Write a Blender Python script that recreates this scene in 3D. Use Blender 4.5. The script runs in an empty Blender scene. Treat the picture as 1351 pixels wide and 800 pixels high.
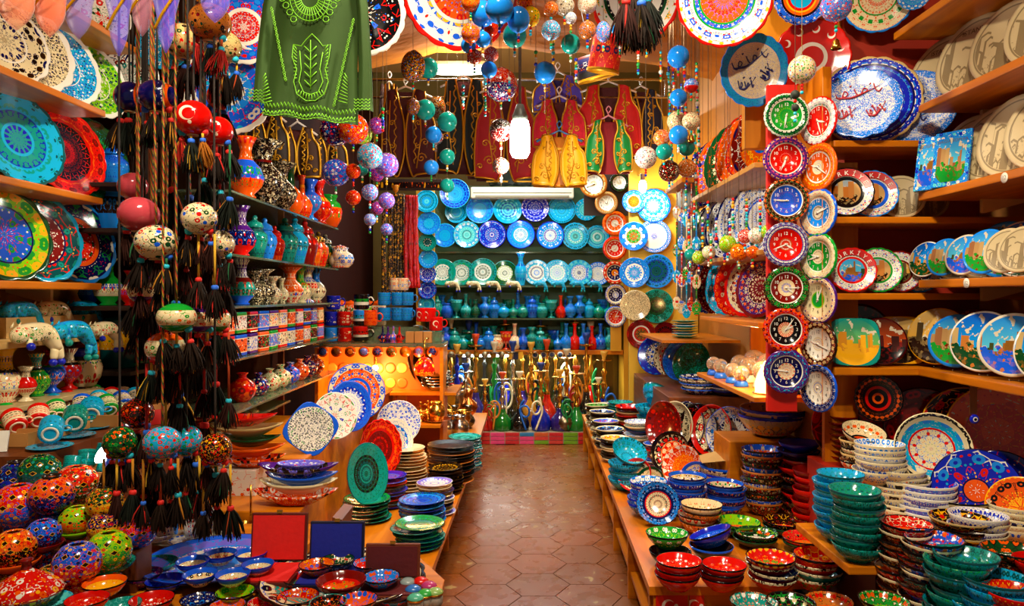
import bpy, bmesh, math, random
from mathutils import Vector, Matrix
random.seed(11)
PI = math.pi
sc = bpy.context.scene
COL = sc.collection
# ---------------------------------------------------------------- camera (level, on the aisle; photo frame 1351 x 800)
F, VX, VY, H = 950.0, 690.0, 390.0, 1.55
cam = bpy.data.cameras.new('camera'); cam.sensor_width = 36.0; cam.lens = F / 1351 * 36
cam.shift_x = -(VX - 675.5) / 1351; cam.shift_y = -(400 - VY) / 1351
cam.clip_start = 0.02
camo = bpy.data.objects.new('camera', cam); COL.objects.link(camo)
camo.location = (0, 0, H); camo.rotation_euler = (PI / 2, 0, 0); sc.camera = camo
# ---------------------------------------------------------------- world: soft warm light of the bazaar hall behind the open shop front
wd = bpy.data.worlds.new('bazaar_hall'); sc.world = wd; wd.use_nodes = True
wd.node_tree.nodes['Background'].inputs[0].default_value = (1.0, 0.86, 0.66, 1)
wd.node_tree.nodes['Background'].inputs[1].default_value = 0.14
sc.view_settings.view_transform = 'Standard'; sc.view_settings.look = 'None'
sc.view_settings.exposure = 0.4; sc.view_settings.gamma = 1.0; sc.view_settings.use_curve_mapping = False
def lamp(kind, name, loc, power, color=(1, .82, .6), size=.1, rot=None, spot=None, sizey=None):
    l = bpy.data.lights.new(name, kind); l.energy = power; l.color = color
    if kind == 'AREA':
        l.size = size
        if sizey: l.shape = 'RECTANGLE'; l.size_y = sizey
    elif kind == 'SPOT':
        l.spot_size = spot or 1.6; l.spot_blend = .6; l.shadow_soft_size = size
    else: l.shadow_soft_size = size
    o = bpy.data.objects.new(name, l); COL.objects.link(o); o.location = loc
    if rot: o.rotation_euler = rot
    return o
def aim(o, tgt):
    o.rotation_euler = (Vector(tgt) - o.location).to_track_quat('-Z', 'Y').to_euler()
WARM = (1, .85, .64); NEUT = (1, .93, .82)
# halogen ceiling spots of the shop (over the two counters, out of frame) and lamps along the vault
for i, (x, y, z, tx, ty, tz, pw) in enumerate([
        (-.5, .9, 3.4, -1.9, 2.9, 1.9, 170), (.6, .9, 3.4, 1.8, 3.0, 1.9, 180),
        (-.35, 1.2, 3.45, -1.3, 2.5, .8, 190), (.45, 1.2, 3.45, 1.25, 2.7, .6, 170),
        (-.2, 2.7, 3.5, -1.4, 4.2, 1.6, 150), (.3, 2.7, 3.5, 1.3, 4.2, 1.3, 160),
        (-.2, 4.6, 3.5, -.9, 5.4, .6, 110), (.3, 4.6, 3.5, 1.2, 6.0, .7, 120),
        (.9, 4.4, 3.3, 1.3, 6.6, 1.8, 36)]):
    aim(lamp('SPOT', 'ceiling_spot', (x, y, z), pw * .74, WARM, .045, spot=1.45), (tx, ty, tz))

# ---------------------------------------------------------------- pixel helpers
def P(px, py, Y): return Vector(((px - VX) * Y / F, Y, H - (py - VY) * Y / F))
def onZ(px, py, z): return P(px, py, (H - z) * F / (py - VY))
def onX(px, py, X): return P(px, py, X * F / (px - VX))
def S(Y): return F / Y                      # pixels per metre at depth Y
def proj(v): return (VX + v[0] * F / v[1], VY + (H - v[2]) * F / v[1]) if v[1] > .05 else (0, 0)
# ---------------------------------------------------------------- colours and materials
def lin(h):
    return tuple((c / 12.92 if c <= .04045 else ((c + .055) / 1.055) ** 2.4) for c in ((int(h[i:i + 2], 16) / 255) for i in (0, 2, 4)))
PAL = dict(k='08060a', w='e2d2a4', W='e6e2d4', r='cf0c04', R='740a06', o='e65406', y='eeac10', g='0c9028', G='04401c',
           t='048c80', T='024c50', c='06a2d4', b='0e54d4', B='0a1eb0', n='050a4c', p='420e70', P='e04068', s='c2a468', S='8a7040',
           m='420408', l='80c40c', a='5ccfce', h='220e04', e='b86820', v='6860d0', d='d4c8ac', u='1480e4')
PALL = {k: lin(v) for k, v in PAL.items()}
class NT:
    def __init__(s, tree): s.t = tree
    def n(s, typ, **kw):
        x = s.t.nodes.new(typ)
        for k, v in kw.items(): setattr(x, k, v)
        return x
    def put(s, sock, v):
        if hasattr(v, 'is_linked'): s.t.links.new(v, sock)
        elif isinstance(v, (tuple, list)) and len(v) == 3 and sock.type == 'RGBA': sock.default_value = (*v, 1)
        else: sock.default_value = v
    def m(s, op, a, b=0.0, c=None, clamp=False):
        x = s.n('ShaderNodeMath', operation=op); x.use_clamp = clamp
        s.put(x.inputs[0], a); s.put(x.inputs[1], b)
        if c is not None: s.put(x.inputs[2], c)
        return x.outputs[0]
    def mix(s, f, a, b):
        x = s.n('ShaderNodeMix', data_type='RGBA'); s.put(x.inputs[0], f); s.put(x.inputs[6], a); s.put(x.inputs[7], b)
        return x.outputs[2]
    def xyz(s, x, y, z):
        c = s.n('ShaderNodeCombineXYZ'); s.put(c.inputs[0], x); s.put(c.inputs[1], y); s.put(c.inputs[2], z); return c.outputs[0]
def make_pattern_group():
    g = bpy.data.node_groups.new('painted_flowers', 'ShaderNodeTree')
    for nm, ty in (('Vec', 'NodeSocketVector'), ('BG', 'NodeSocketColor'), ('C1', 'NodeSocketColor'), ('C2', 'NodeSocketColor'),
                   ('C3', 'NodeSocketColor'), ('Dens', 'NodeSocketFloat')):
        g.interface.new_socket(nm, in_out='INPUT', socket_type=ty)
    g.interface.new_socket('Color', in_out='OUTPUT', socket_type='NodeSocketColor')
    g.interface.new_socket('Mask', in_out='OUTPUT', socket_type='NodeSocketFloat')
    q = NT(g); gi = q.n('NodeGroupInput'); go = q.n('NodeGroupOutput')
    vec, bg, c1, c2, c3, de = gi.outputs[:6]
    v1 = q.n('ShaderNodeTexVoronoi'); q.put(v1.inputs['Vector'], vec); v1.inputs['Scale'].default_value = 1; v1.inputs['Randomness'].default_value = .7
    v2 = q.n('ShaderNodeTexVoronoi', feature='DISTANCE_TO_EDGE'); q.put(v2.inputs['Vector'], vec); v2.inputs['Scale'].default_value = 1.3
    v3 = q.n('ShaderNodeTexVoronoi'); q.put(v3.inputs['Vector'], vec); v3.inputs['Scale'].default_value = 2.3
    def step(a, b): return q.m('LESS_THAN', a, b)
    sp = q.n('ShaderNodeSeparateColor'); q.put(sp.inputs[0], v1.outputs['Color'])
    d = v1.outputs['Distance']
    fc = q.mix(step(sp.outputs[0], .42), q.mix(step(sp.outputs[0], .75), c3, c2), c1)
    line = step(v2.outputs['Distance'], q.m('MULTIPLY', de, .11))
    leaf = step(v3.outputs['Distance'], q.m('MULTIPLY', de, .6))
    fl = step(d, de); core = step(d, q.m('MULTIPLY', de, .38))
    sp3 = q.n('ShaderNodeSeparateColor'); q.put(sp3.inputs[0], v3.outputs['Color'])
    line = q.m('MULTIPLY', line, q.m('GREATER_THAN', sp3.outputs[2], .5))
    col = q.mix(line, bg, c2)
    col = q.mix(leaf, col, q.mix(step(sp3.outputs[1], .5), c3, c1))
    col = q.mix(fl, col, fc); col = q.mix(core, col, bg)
    q.put(go.inputs[0], col)
    q.put(go.inputs[1], q.m('MAXIMUM', q.m('MAXIMUM', line, leaf), fl))
    return g
PATG = make_pattern_group()
MATS = {}
def finish(q, col, rough=.35, metal=0., bump=None, bstr=.3, emit=None, spec=.5, alpha=None, trans=0, coat=0, bdist=.004):
    b = q.t.nodes['Principled BSDF']
    q.put(b.inputs['Base Color'], col); q.put(b.inputs['Roughness'], rough); b.inputs['Metallic'].default_value = metal
    b.inputs['Specular IOR Level'].default_value = spec
    if coat: b.inputs['Coat Weight'].default_value = coat; b.inputs['Coat Roughness'].default_value = .05
    if trans: b.inputs['Transmission Weight'].default_value = trans
    if alpha is not None: q.put(b.inputs['Alpha'], alpha)
    if emit: q.put(b.inputs['Emission Color'], emit[0]); b.inputs['Emission Strength'].default_value = emit[1]
    if bump is not None:
        bn = q.n('ShaderNodeBump'); bn.inputs['Strength'].default_value = bstr; bn.inputs['Distance'].default_value = bdist
        q.put(bn.inputs['Height'], bump); q.put(b.inputs['Normal'], bn.outputs[0])
def newmat(name):
    m = bpy.data.materials.new(name); m.use_nodes = True; return m, NT(m.node_tree)
def cl(c): return PALL[c] if isinstance(c, str) and len(c) == 1 else (lin(c) if isinstance(c, str) else c)
def plain(name, c, rough=.35, metal=0., **kw):
    if name in MATS: return MATS[name]
    m, q = newmat(name); bp = kw.pop('noise', 0)
    col = cl(c); hgt = None
    if bp:
        tc = q.n('ShaderNodeTexCoord'); nz = q.n('ShaderNodeTexNoise'); nz.inputs['Scale'].default_value = kw.pop('ns', 30.); nz.inputs['Detail'].default_value = 4
        q.put(nz.inputs['Vector'], tc.outputs['Object'])
        col = q.mix(nz.outputs['Fac'], tuple(x * (1 - bp) for x in col), tuple(min(1, x * (1 + bp)) for x in col)); hgt = nz.outputs['Fac']
        kw.setdefault('bump', hgt)
    finish(q, col, rough, metal, **kw); MATS[name] = m; return m
def wood(name, c, c2, rough=.4, axis=0, sc_=1.0):
    if name in MATS: return MATS[name]
    m, q = newmat(name); tc = q.n('ShaderNodeTexCoord'); mp = q.n('ShaderNodeMapping')
    q.put(mp.inputs[0], tc.outputs['Object']); s = [18., 18., 18.]; s[axis] = 1.2; mp.inputs['Scale'].default_value = [x * sc_ for x in s]
    nz = q.n('ShaderNodeTexNoise'); nz.inputs['Scale'].default_value = 1; nz.inputs['Detail'].default_value = 6; nz.inputs['Distortion'].default_value = .6
    q.put(nz.inputs['Vector'], mp.outputs[0])
    f = q.m('SMOOTH_MIN', q.m('MULTIPLY_ADD', nz.outputs['Fac'], 2.4, -.7, clamp=True), 1., .1)
    finish(q, q.mix(f, cl(c), cl(c2)), rough, bump=nz.outputs['Fac'], bstr=.12, spec=.3); MATS[name] = m; return m
def cer(spec, rough=.13, bump=.0, metal=0.):
    """painted ceramic: '<axis><sym>s<scale>|t:colours[.dens]|...' axis r = distance from the centre, z = height"""
    key = (spec, rough, bump)
    if key in MATS: return MATS[key]
    m, q = newmat('painted_ceramic'); parts = spec.split('|'); hd = parts[0]
    axis = hd[0]; sym, scale = hd[1:].split('s'); sym = int(sym); scale = float(scale) * .8
    tc = q.n('ShaderNodeTexCoord'); sx = q.n('ShaderNodeSeparateXYZ'); q.put(sx.inputs[0], tc.outputs['Object'])
    x, y, z = sx.outputs
    r = q.m('SQRT', q.m('ADD', q.m('MULTIPLY', x, x), q.m('MULTIPLY', y, y)))
    t = r if axis == 'r' else z
    oi = q.n('ShaderNodeObjectInfo'); seed = q.m('MULTIPLY', oi.outputs['Random'], 40.)
    if sym:
        th = q.m('ARCTAN2', y, x)
        u = q.m('ABSOLUTE', q.m('SUBTRACT', q.m('FRACT', q.m('MULTIPLY_ADD', th, sym / (2 * PI), .5)), .5))
        vec = q.xyz(q.m('MULTIPLY', u, 2 * PI * .62 / sym * scale), q.m('MULTIPLY', t, scale), q.m('FLOOR', seed))
    else:
        s1 = q.m('MULTIPLY', x, scale); s2 = q.m('MULTIPLY', y, scale)
        vec = q.xyz(q.m('ADD', s1, seed), s2, q.m('MULTIPLY', z, scale * (.3 if axis == 'r' else 1)))
    cur = None
    for b in parts[1:]:
        e, cs = b.split(':'); dn = .375
        if '.' in cs: cs, dd = cs.split('.'); dn = float('.' + dd)
        if len(cs) == 1: cs, dn = cs * 4, 0.
        elif len(cs) == 2: cs = cs[0] + cs[1] * 3
        elif len(cs) == 3: cs = cs + cs[2]
        cols = [PALL[c] for c in cs[:4]] + [dn]
        if cur is None: cur = cols; prev = float(e); continue
        f = q.m('GREATER_THAN', t, prev)
        nxt = []
        for i in range(4): nxt.append(cur[i] if cur[i] == cols[i] else q.mix(f, cur[i], cols[i]))
        nxt.append(cur[4] if cur[4] == cols[4] else q.m('ADD', q.m('MULTIPLY', f, cols[4]), q.m('MULTIPLY', q.m('SUBTRACT', 1., f), cur[4])))
        cur = nxt; prev = float(e)
    g = q.n('ShaderNodeGroup'); g.node_tree = PATG
    for i, v in enumerate([vec] + cur): q.put(g.inputs[i], v)
    finish(q, g.outputs[0], rough, metal, bump=g.outputs[1] if bump else None, bstr=bump, bdist=.006)
    MATS[key] = m; return m
# ---------------------------------------------------------------- meshes (cached, shared)
ME = {}
def mesh_from(name, verts, faces, smooth=True):
    me = bpy.data.meshes.new(name); me.from_pydata(verts, [], faces); me.update()
    if smooth: me.shade_smooth()
    me.materials.append(None); return me
def from_bm(name, bm, smooth=False):
    me = bpy.data.meshes.new(name); bmesh.ops.recalc_face_normals(bm, faces=bm.faces); bm.to_mesh(me); bm.free()
    if smooth: me.shade_smooth()
    me.materials.append(None); return me
def lathe(key, prof, seg=28, scal=0, amp=.0, closed=False):
    """prof = [(r,z)...] from bottom axis round to top; scal/amp: scalloped rim where r is near the maximum"""
    if key in ME: return ME[key]
    rm = max(p[0] for p in prof); vs = []; fs = []; idx = []
    for (r, z) in prof:
        if r < 1e-5: idx.append([len(vs)]); vs.append((0, 0, z)); continue
        row = []
        for k in range(seg):
            a = 2 * PI * k / seg; rr = r
            if scal: rr = r * (1 + amp * max(0, (r / rm - .72) / .28) * abs(math.cos(scal * a / 2)))
            row.append(len(vs)); vs.append((rr * math.cos(a), rr * math.sin(a), z))
        idx.append(row)
    pairs = list(zip(idx[:-1], idx[1:])) + ([(idx[-1], idx[0])] if closed else [])
    for A, B in pairs:
        for k in range(seg):
            k2 = (k + 1) % seg
            if len(A) == 1 and len(B) == 1: continue
            if len(A) == 1: fs.append((A[0], B[k2], B[k]))
            elif len(B) == 1: fs.append((A[k], A[k2], B[0]))
            else: fs.append((A[k], A[k2], B[k2], B[k]))
    ME[key] = mesh_from(key, vs, fs); return ME[key]
def sharp(me, ang=35):
    me.set_sharp_from_angle(angle=math.radians(ang)); return me
def box_me(key, sx, sy, sz, bev=0., org=(.5, .5, 0)):
    key = key + '%.3f_%.3f_%.3f' % (sx, sy, sz)
    if key in ME: return ME[key]
    bm = bmesh.new(); bmesh.ops.create_cube(bm, size=1)
    for v in bm.verts: v.co = Vector(((v.co.x + .5 - org[0]) * sx, (v.co.y + .5 - org[1]) * sy, (v.co.z + .5 - org[2]) * sz))
    if bev: bmesh.ops.bevel(bm, geom=list(bm.edges), offset=bev, segments=2, affect='EDGES', profile=.6)
    ME[key] = from_bm('box', bm); return ME[key]
def tube_data(pts, rad, seg=8, vs=None, fs=None, caps=True):
    vs = [] if vs is None else vs; fs = [] if fs is None else fs
    pts = [Vector(p) for p in pts]; n = len(pts); rads = rad if isinstance(rad, (list, tuple)) else [rad] * n
    base = len(vs); up = Vector((0, 0, 1)); nrm = None
    for i, p in enumerate(pts):
        d = (pts[min(i + 1, n - 1)] - pts[max(i - 1, 0)]).normalized()
        if nrm is None: nrm = d.cross(up if abs(d.z) < .9 else Vector((1, 0, 0))).normalized()
        nrm = (nrm - d * nrm.dot(d)); nrm = nrm.normalized() if nrm.length > 1e-6 else d.orthogonal().normalized()
        b = d.cross(nrm)
        for k in range(seg):
            a = 2 * PI * k / seg; o = (nrm * math.cos(a) + b * math.sin(a)) * rads[i]; vs.append(tuple(p + o))
    for i in range(n - 1):
        for k in range(seg):
            k2 = (k + 1) % seg; a = base + i * seg
            fs.append((a + k, a + k2, a + seg + k2, a + seg + k))
    if caps:
        fs.append(tuple(base + k for k in reversed(range(seg)))); fs.append(tuple(base + (n - 1) * seg + k for k in range(seg)))
    return vs, fs
def tube_me(pts, rad, seg=8, key=None, caps=True):
    if key and key in ME: return ME[key]
    me = mesh_from('tube', *tube_data(pts, rad, seg, caps=caps))
    if key: ME[key] = me
    return me
def spline(pts, n=6):
    pts = [Vector(p) for p in pts]; out = []
    for i in range(len(pts) - 1):
        p0, p1, p2, p3 = pts[max(i - 1, 0)], pts[i], pts[i + 1], pts[min(i + 2, len(pts) - 1)]
        for k in range(n):
            t = k / n
            out.append(.5 * ((2 * p1) + (p2 - p0) * t + (2 * p0 - 5 * p1 + 4 * p2 - p3) * t * t + (3 * p1 - p0 - 3 * p2 + p3) * t ** 3))
    out.append(pts[-1]); return out
def prism_me(key, outline, depth, bev=0.):
    """closed outline [(x,z)...] in the XZ plane extruded from y=0 to y=depth"""
    if key and key in ME: return ME[key]
    n = len(outline); vs = [(x, 0, z) for x, z in outline] + [(x, depth, z) for x, z in outline]
    fs = [tuple(range(n)), tuple(reversed(range(n, 2 * n)))] + [(i, i + n, (i + 1) % n + n, (i + 1) % n) for i in range(n)]
    bm = bmesh.new(); bv = [bm.verts.new(v) for v in vs]
    for f in fs:
        try: bm.faces.new([bv[i] for i in f])
        except ValueError: pass
    if bev: bmesh.ops.bevel(bm, geom=list(bm.edges), offset=bev, segments=1, affect='EDGES')
    me = from_bm('prism', bm)
    if key: ME[key] = me
    return me
def text_me(body, size=1.0, depth=.0, align='CENTER'):
    key = ('txt', body, size, depth, align)
    if key in ME: return ME[key]
    cu = bpy.data.curves.new('lettering', 'FONT'); cu.body = body; cu.size = size; cu.align_x = align; cu.align_y = 'CENTER'; cu.extrude = depth
    o = bpy.data.objects.new('lettering', cu); COL.objects.link(o)
    dg = bpy.context.evaluated_depsgraph_get(); me = bpy.data.meshes.new_from_object(o.evaluated_get(dg))
    bpy.data.objects.remove(o); bpy.data.curves.remove(cu)
    me.materials.clear(); me.materials.append(None); ME[key] = me; return me
def join_me(items, name='joined', smooth=True):
    """items = [(mesh, Matrix)] -> one mesh"""
    vs, fs = [], []
    for me, mx in items:
        b = len(vs); vs += [tuple(mx @ v.co) for v in me.vertices]; fs += [tuple(b + i for i in p.vertices) for p in me.polygons]
    return mesh_from(name, vs, fs, smooth)
# ---------------------------------------------------------------- objects
TOP = []
def O(name, me, mat, parent=None, loc=(0, 0, 0), rot=None, scale=1., label=None, cat=None, group=None, kind=None, mw=None):
    o = bpy.data.objects.new(name, me); COL.objects.link(o)
    if mat is not None:
        o.material_slots[0].link = 'OBJECT'; o.material_slots[0].material = mat
    if mw is not None: o.matrix_local = mw
    else:
        o.location = loc
        if rot: o.rotation_euler = rot
        o.scale = (scale,) * 3 if not isinstance(scale, (tuple, list)) else scale
    if parent is not None: o.parent = parent
    if label: o['label'] = label
    if cat: o['category'] = cat; TOP.append(o)
    if group: o['group'] = group
    if kind: o['kind'] = kind
    return o
def T(name, label, cat, group=None, loc=(0, 0, 0), rot=None, scale=1., mw=None):
    o = bpy.data.objects.new(name, None); COL.objects.link(o); o.empty_display_size = .02
    if mw is not None: o.matrix_local = mw
    else:
        o.location = loc
        if rot: o.rotation_euler = rot
        o.scale = (scale,) * 3 if not isinstance(scale, (tuple, list)) else scale
    o['label'] = label; o['category'] = cat; TOP.append(o)
    if group: o['group'] = group
    return o
def struct(name, me, mat, label=None, **kw):
    o = O(name, me, mat, **kw)
    if kw.get('parent') is None: o['kind'] = 'structure'
    if label: o['label'] = label
    return o
def bx(name, p0, p1, mat, bev=0., **kw):
    """axis-aligned box between two corners; object origin at the bottom centre"""
    a = [min(p0[i], p1[i]) for i in range(3)]; b = [max(p0[i], p1[i]) for i in range(3)]
    me = box_me('bx%.3f' % bev, b[0] - a[0], b[1] - a[1], b[2] - a[2], bev)
    return O(name, me, mat, loc=((a[0] + b[0]) / 2, (a[1] + b[1]) / 2, a[2]), **kw)
def stand_mx(base, R, az, lean, roll=0., lift=0.):
    """disc (local z = face) standing on its rim at base, facing azimuth az (0 = towards camera, + = towards +X), leaning back by lean"""
    d = Vector((math.sin(az), -math.cos(az), 0)); n = d * math.cos(lean) + Vector((0, 0, math.sin(lean)))
    u = -d * math.sin(lean) + Vector((0, 0, math.cos(lean))); s = u.cross(n)
    rot = Matrix((s, u, n)).transposed().to_4x4()
    return Matrix.Translation(Vector(base) + u * (R + lift)) @ rot @ Matrix.Rotation(roll, 4, 'Z')
def disc_mx(cen, az=0., lean=0., roll=0.):
    return stand_mx(cen, 0., az, lean, roll)
ORD = ['first', 'second', 'third', 'fourth', 'fifth', 'sixth', 'seventh', 'eighth', 'ninth', 'tenth', 'eleventh', 'twelfth', 'thirteenth',
       'fourteenth', 'fifteenth', 'sixteenth', 'seventeenth', 'eighteenth', 'nineteenth', 'twentieth'] + ['%dth' % i for i in range(21, 99)]
def finalize():
    bpy.context.view_layer.update(); D = {}
    for o in TOP: D.setdefault(o['label'], []).append(o)
    for lab, os_ in D.items():
        if len(os_) == 1: continue
        ps = [proj(o.matrix_world.translation) for o in os_]
        sx = max(p[0] for p in ps) - min(p[0] for p in ps); sy = max(p[1] for p in ps) - min(p[1] for p in ps)
        hor = sx >= sy; od = sorted(range(len(os_)), key=lambda i: ps[i][0 if hor else 1]); n = len(od)
        e1, e2 = ('leftmost', 'rightmost') if hor else ('topmost', 'bottommost')
        w = 'left' if hor else 'top'
        for k, i in enumerate(od):
            os_[i]['label'] = lab + (', ' + e1 if k == 0 else ', ' + e2 if k == n - 1 else ', %s from %s' % (ORD[k], w))
            if 'group' not in os_[i]: os_[i]['group'] = lab
# ================================================================ setting
M_orange = wood('orange_varnished_wood', 'd8800a', 'ae5804', .35, 0)
M_orangeY = wood('orange_varnished_wood_long', 'd8800a', 'ae5804', .35, 1)
M_orangeZ = wood('orange_varnished_wood_tall', 'd07808', 'a65204', .35, 2)
M_brown = wood('brown_wood', '7a3c14', '54260c', .45, 1)
M_dark = plain('dark_brown_panel', '2a1509', .6)
M_redpanel = plain('red_painted_panel', 'a8200c', .45, noise=.15, ns=6)
M_wall = plain('ochre_wall', 'b9741f', .7, noise=.12, ns=4)
M_yellow = plain('yellow_wall', 'dfae2a', .6, noise=.12, ns=5)
M_gold = plain('polished_brass', 'd9a441', .22, 1.)
M_silver = plain('polished_steel', 'c8c8c4', .2, 1.)
M_black = plain('black_cord', 'k', .6)
M_glass = plain('glass', 'W', .03, trans=1.0)
def fabric_mat():
    m, q = newmat('orange_draped_fabric'); tc = q.n('ShaderNodeTexCoord'); mp = q.n('ShaderNodeMapping'); q.put(mp.inputs[0], tc.outputs['Object'])
    mp.inputs['Scale'].default_value = (1.2, 2.6, 1.2)
    nz = q.n('ShaderNodeTexNoise'); nz.inputs['Scale'].default_value = 2.2; nz.inputs['Detail'].default_value = 4; q.put(nz.inputs['Vector'], mp.outputs[0])
    finish(q, q.mix(nz.outputs['Fac'], lin('8e4c04'), lin('aa6006')), .85, spec=.1, bump=nz.outputs['Fac'], bstr=.5, bdist=.05); return m
M_vault = fabric_mat()
# ---- floor: grout bed and one object per hexagonal tile
def floor_mat(name, a, b, r):
    m, q = newmat(name); tc = q.n('ShaderNodeTexCoord'); oi = q.n('ShaderNodeObjectInfo')
    nz = q.n('ShaderNodeTexNoise'); nz.inputs['Scale'].default_value = 9; nz.inputs['Detail'].default_value = 7
    gm = q.n('ShaderNodeNewGeometry'); q.put(nz.inputs['Vector'], gm.outputs['Position'])
    n2 = q.n('ShaderNodeTexNoise'); n2.inputs['Scale'].default_value = 1.6; n2.inputs['Detail'].default_value = 3; q.put(n2.inputs['Vector'], gm.outputs['Position'])
    c = q.mix(n2.outputs['Fac'], lin(a), lin(b)); c = q.mix(q.m('MULTIPLY', oi.outputs['Random'], .35), c, lin('5e3a14'))
    pale = q.m('GREATER_THAN', nz.outputs['Fac'], .66); c = q.mix(q.m('MULTIPLY', pale, .5), c, lin('b09a5c'))
    finish(q, c, q.m('MULTIPLY_ADD', nz.outputs['Fac'], .3, r), bump=nz.outputs['Fac'], bstr=.08); return m
M_tile = floor_mat('worn_brown_tile', '843a0e', '6c4212', .14)
fl = bx('floor', (-3.2, -1.2, -.06), (3.2, 9.2, -.006), plain('dark_grout', '3a2410', .8)); fl['kind'] = 'structure'
hexa = mesh_from('hex_tile', [(.17 * math.cos(k * PI / 3), .17 * math.sin(k * PI / 3), z) for z in (-.006, 0) for k in range(6)],
                 [tuple(range(6, 12))] + [(k, (k + 1) % 6, (k + 1) % 6 + 6, k + 6) for k in range(6)], False)
W_, HT = .2598, .30
for i in range(-4, 6):
    for j in range(-20, 13):
        x = .08 + i * W_; y = 4.76 + (j + (.5 if i % 2 else 0)) * HT
        if -.85 < x < 1.0 and 1.6 < y < 7.5: O('floor_tile', hexa, M_tile, parent=fl, loc=(x, y - 4.0, .06))
# child z is relative to the floor origin (z = -.06): top of tile at 0
# ---- walls
def S_(name, p0, p1, mat, **kw):
    o = bx(name, p0, p1, mat, **kw); o['kind'] = 'structure'; return o
S_('wall_left', (-2.42, -.5, 0), (-2.3, 3.92, 4.2), M_wall)
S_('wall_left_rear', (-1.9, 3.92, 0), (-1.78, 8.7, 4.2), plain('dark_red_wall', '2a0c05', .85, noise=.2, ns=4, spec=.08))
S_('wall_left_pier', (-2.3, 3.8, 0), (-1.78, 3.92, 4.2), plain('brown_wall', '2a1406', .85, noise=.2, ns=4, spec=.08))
S_('wall_right', (2.3, -.5, 0), (2.42, 3.75, 4.2), M_wall)
S_('wall_right_rear', (1.62, 3.75, 0), (1.74, 8.7, 4.2), M_wall)
S_('wall_right_pier', (1.62, 3.63, 0), (2.3, 3.75, 4.2), plain('maroon_wall', '9c2206', .6, noise=.2, ns=3))
S_('wall_back', (-1.9, 8.55, 0), (1.74, 8.67, 4.2), plain('back_wall_green_ochre', '6a5a20', .7, noise=.3, ns=3))
S_('ceiling', (-2.42, -.5, 4.2), (2.42, 8.7, 4.28), plain('ceiling_plaster', 'c9a060', .8))
# ---- draped orange vault, front part of the shop (Y -.3 .. 6.1)
def vault():
    vs, fs = [], []; ny, na = 40, 28; y0, y1 = -.4, 6.15
    for i in range(ny + 1):
        y = y0 + (y1 - y0) * i / ny
        for k in range(na + 1):
            a = PI * k / na; fold = .022 * math.sin(i * 1.9 + 3 * math.sin(a * 2)) * math.sin(a)
            fr = .02 * math.sin(a * 22 + i * .15)
            rx = 2.25; rz = 1.02
            vs.append((rx * -math.cos(a), y, 2.62 + (rz + fold + fr) * math.sin(a) ** .8))
    n = na + 1
    for i in range(ny):
        for k in range(na): fs.append((i * n + k, i * n + k + 1, (i + 1) * n + k + 1, (i + 1) * n + k))
    return mesh_from('vault', vs, fs)
v = vault()
o = struct('ceiling_drape', v, M_vault, label='orange fabric draped as a vault under the ceiling')
md = o.modifiers.new('thickness', 'SOLIDIFY'); md.thickness = .012; md.offset = 1
# ---- step with coloured tiles at the back of the aisle
stp = S_('trim_step', (-1.2, 7.5, 0), (.9, 8.5, .125), plain('step_stone', '9a8a70', .5)); stp['label'] = 'low step across the aisle end faced with coloured tiles'
tm = [plain('step_tile_%d' % i, c, .25, noise=.25, ns=40) for i, c in enumerate(['c02028', '6a9a18', 'c83a30', 'd8407a', 'c02a38', '2a78b0', 'c8582a'])]
tcode = [[0, 1, 0, 3, 0, 5, 6], [0, 1, 2, 3, 4, 3, 2], [2, 1, 0, 3, 0, 3, 1]]
for i in range(11):
    for j in range(3):
        w = .152; x = -.72 + i * w
        o = O('step_tile', box_me('stt', w - .008, .012, .036, .002), tm[tcode[j][i % 7]], parent=stp, loc=(x + .15, -.506, .085 - j * .041))
# ================================================================ shared shapes (radius 1 unless noted; base at z = 0)
PL = [(0, .01), (.5, .0), (.56, .0), (.57, .025), (.97, .115), (1, .13), (.985, .142), (.95, .138), (.66, .062), (.54, .045), (0, .04)]
pl_round = lathe('plate', PL, 40)
pl_scal = lathe('scalloped_plate', PL, 72, 18, .035)
pl_wavy = lathe('wavy_plate', PL, 72, 12, .06)
pl_deep = lathe('deep_plate', [(0, .01), (.5, 0), (.56, 0), (.58, .03), (.9, .2), (1, .3), (.985, .315), (.95, .3), (.7, .12), (.55, .07), (0, .06)], 40)
pl_flat = lathe('flat_plate', [(0, 0), (.92, 0), (.98, .02), (1, .05), (.98, .085), (.9, .09), (.86, .07), (0, .07)], 40)
bowl = lathe('bowl', [(0, .02), (.4, .02), (.42, 0), (.47, 0), (.48, .05), (.72, .2), (.9, .42), (1, .66), (.985, .68), (.955, .66), (.85, .43), (.67, .24), (.45, .12), (0, .09)], 32)
bowl_s = lathe('scalloped_bowl', [(0, .02), (.4, .02), (.42, 0), (.47, 0), (.48, .05), (.72, .18), (.9, .38), (1, .58), (.985, .6), (.955, .58), (.85, .4), (.67, .22), (.45, .12), (0, .09)], 60, 20, .03)
bowl_w = lathe('wide_bowl', [(0, .02), (.36, .02), (.38, 0), (.43, 0), (.44, .04), (.72, .14), (.92, .32), (1, .46), (.985, .475), (.955, .46), (.87, .32), (.67, .18), (.45, .1), (0, .08)], 36)
bowl_d = lathe('deep_bowl', [(0, .02), (.45, .02), (.47, 0), (.54, 0), (.56, .06), (.82, .3), (.95, .6), (1, .86), (.985, .88), (.955, .86), (.9, .6), (.77, .34), (.5, .16), (0, .12)], 32)
HGT = {bowl.name: .68, bowl_s.name: .6, bowl_w.name: .475, bowl_d.name: .88, pl_round.name: .14, pl_scal.name: .14, pl_deep.name: .31, pl_flat.name: .09, pl_wavy.name: .14}
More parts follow.
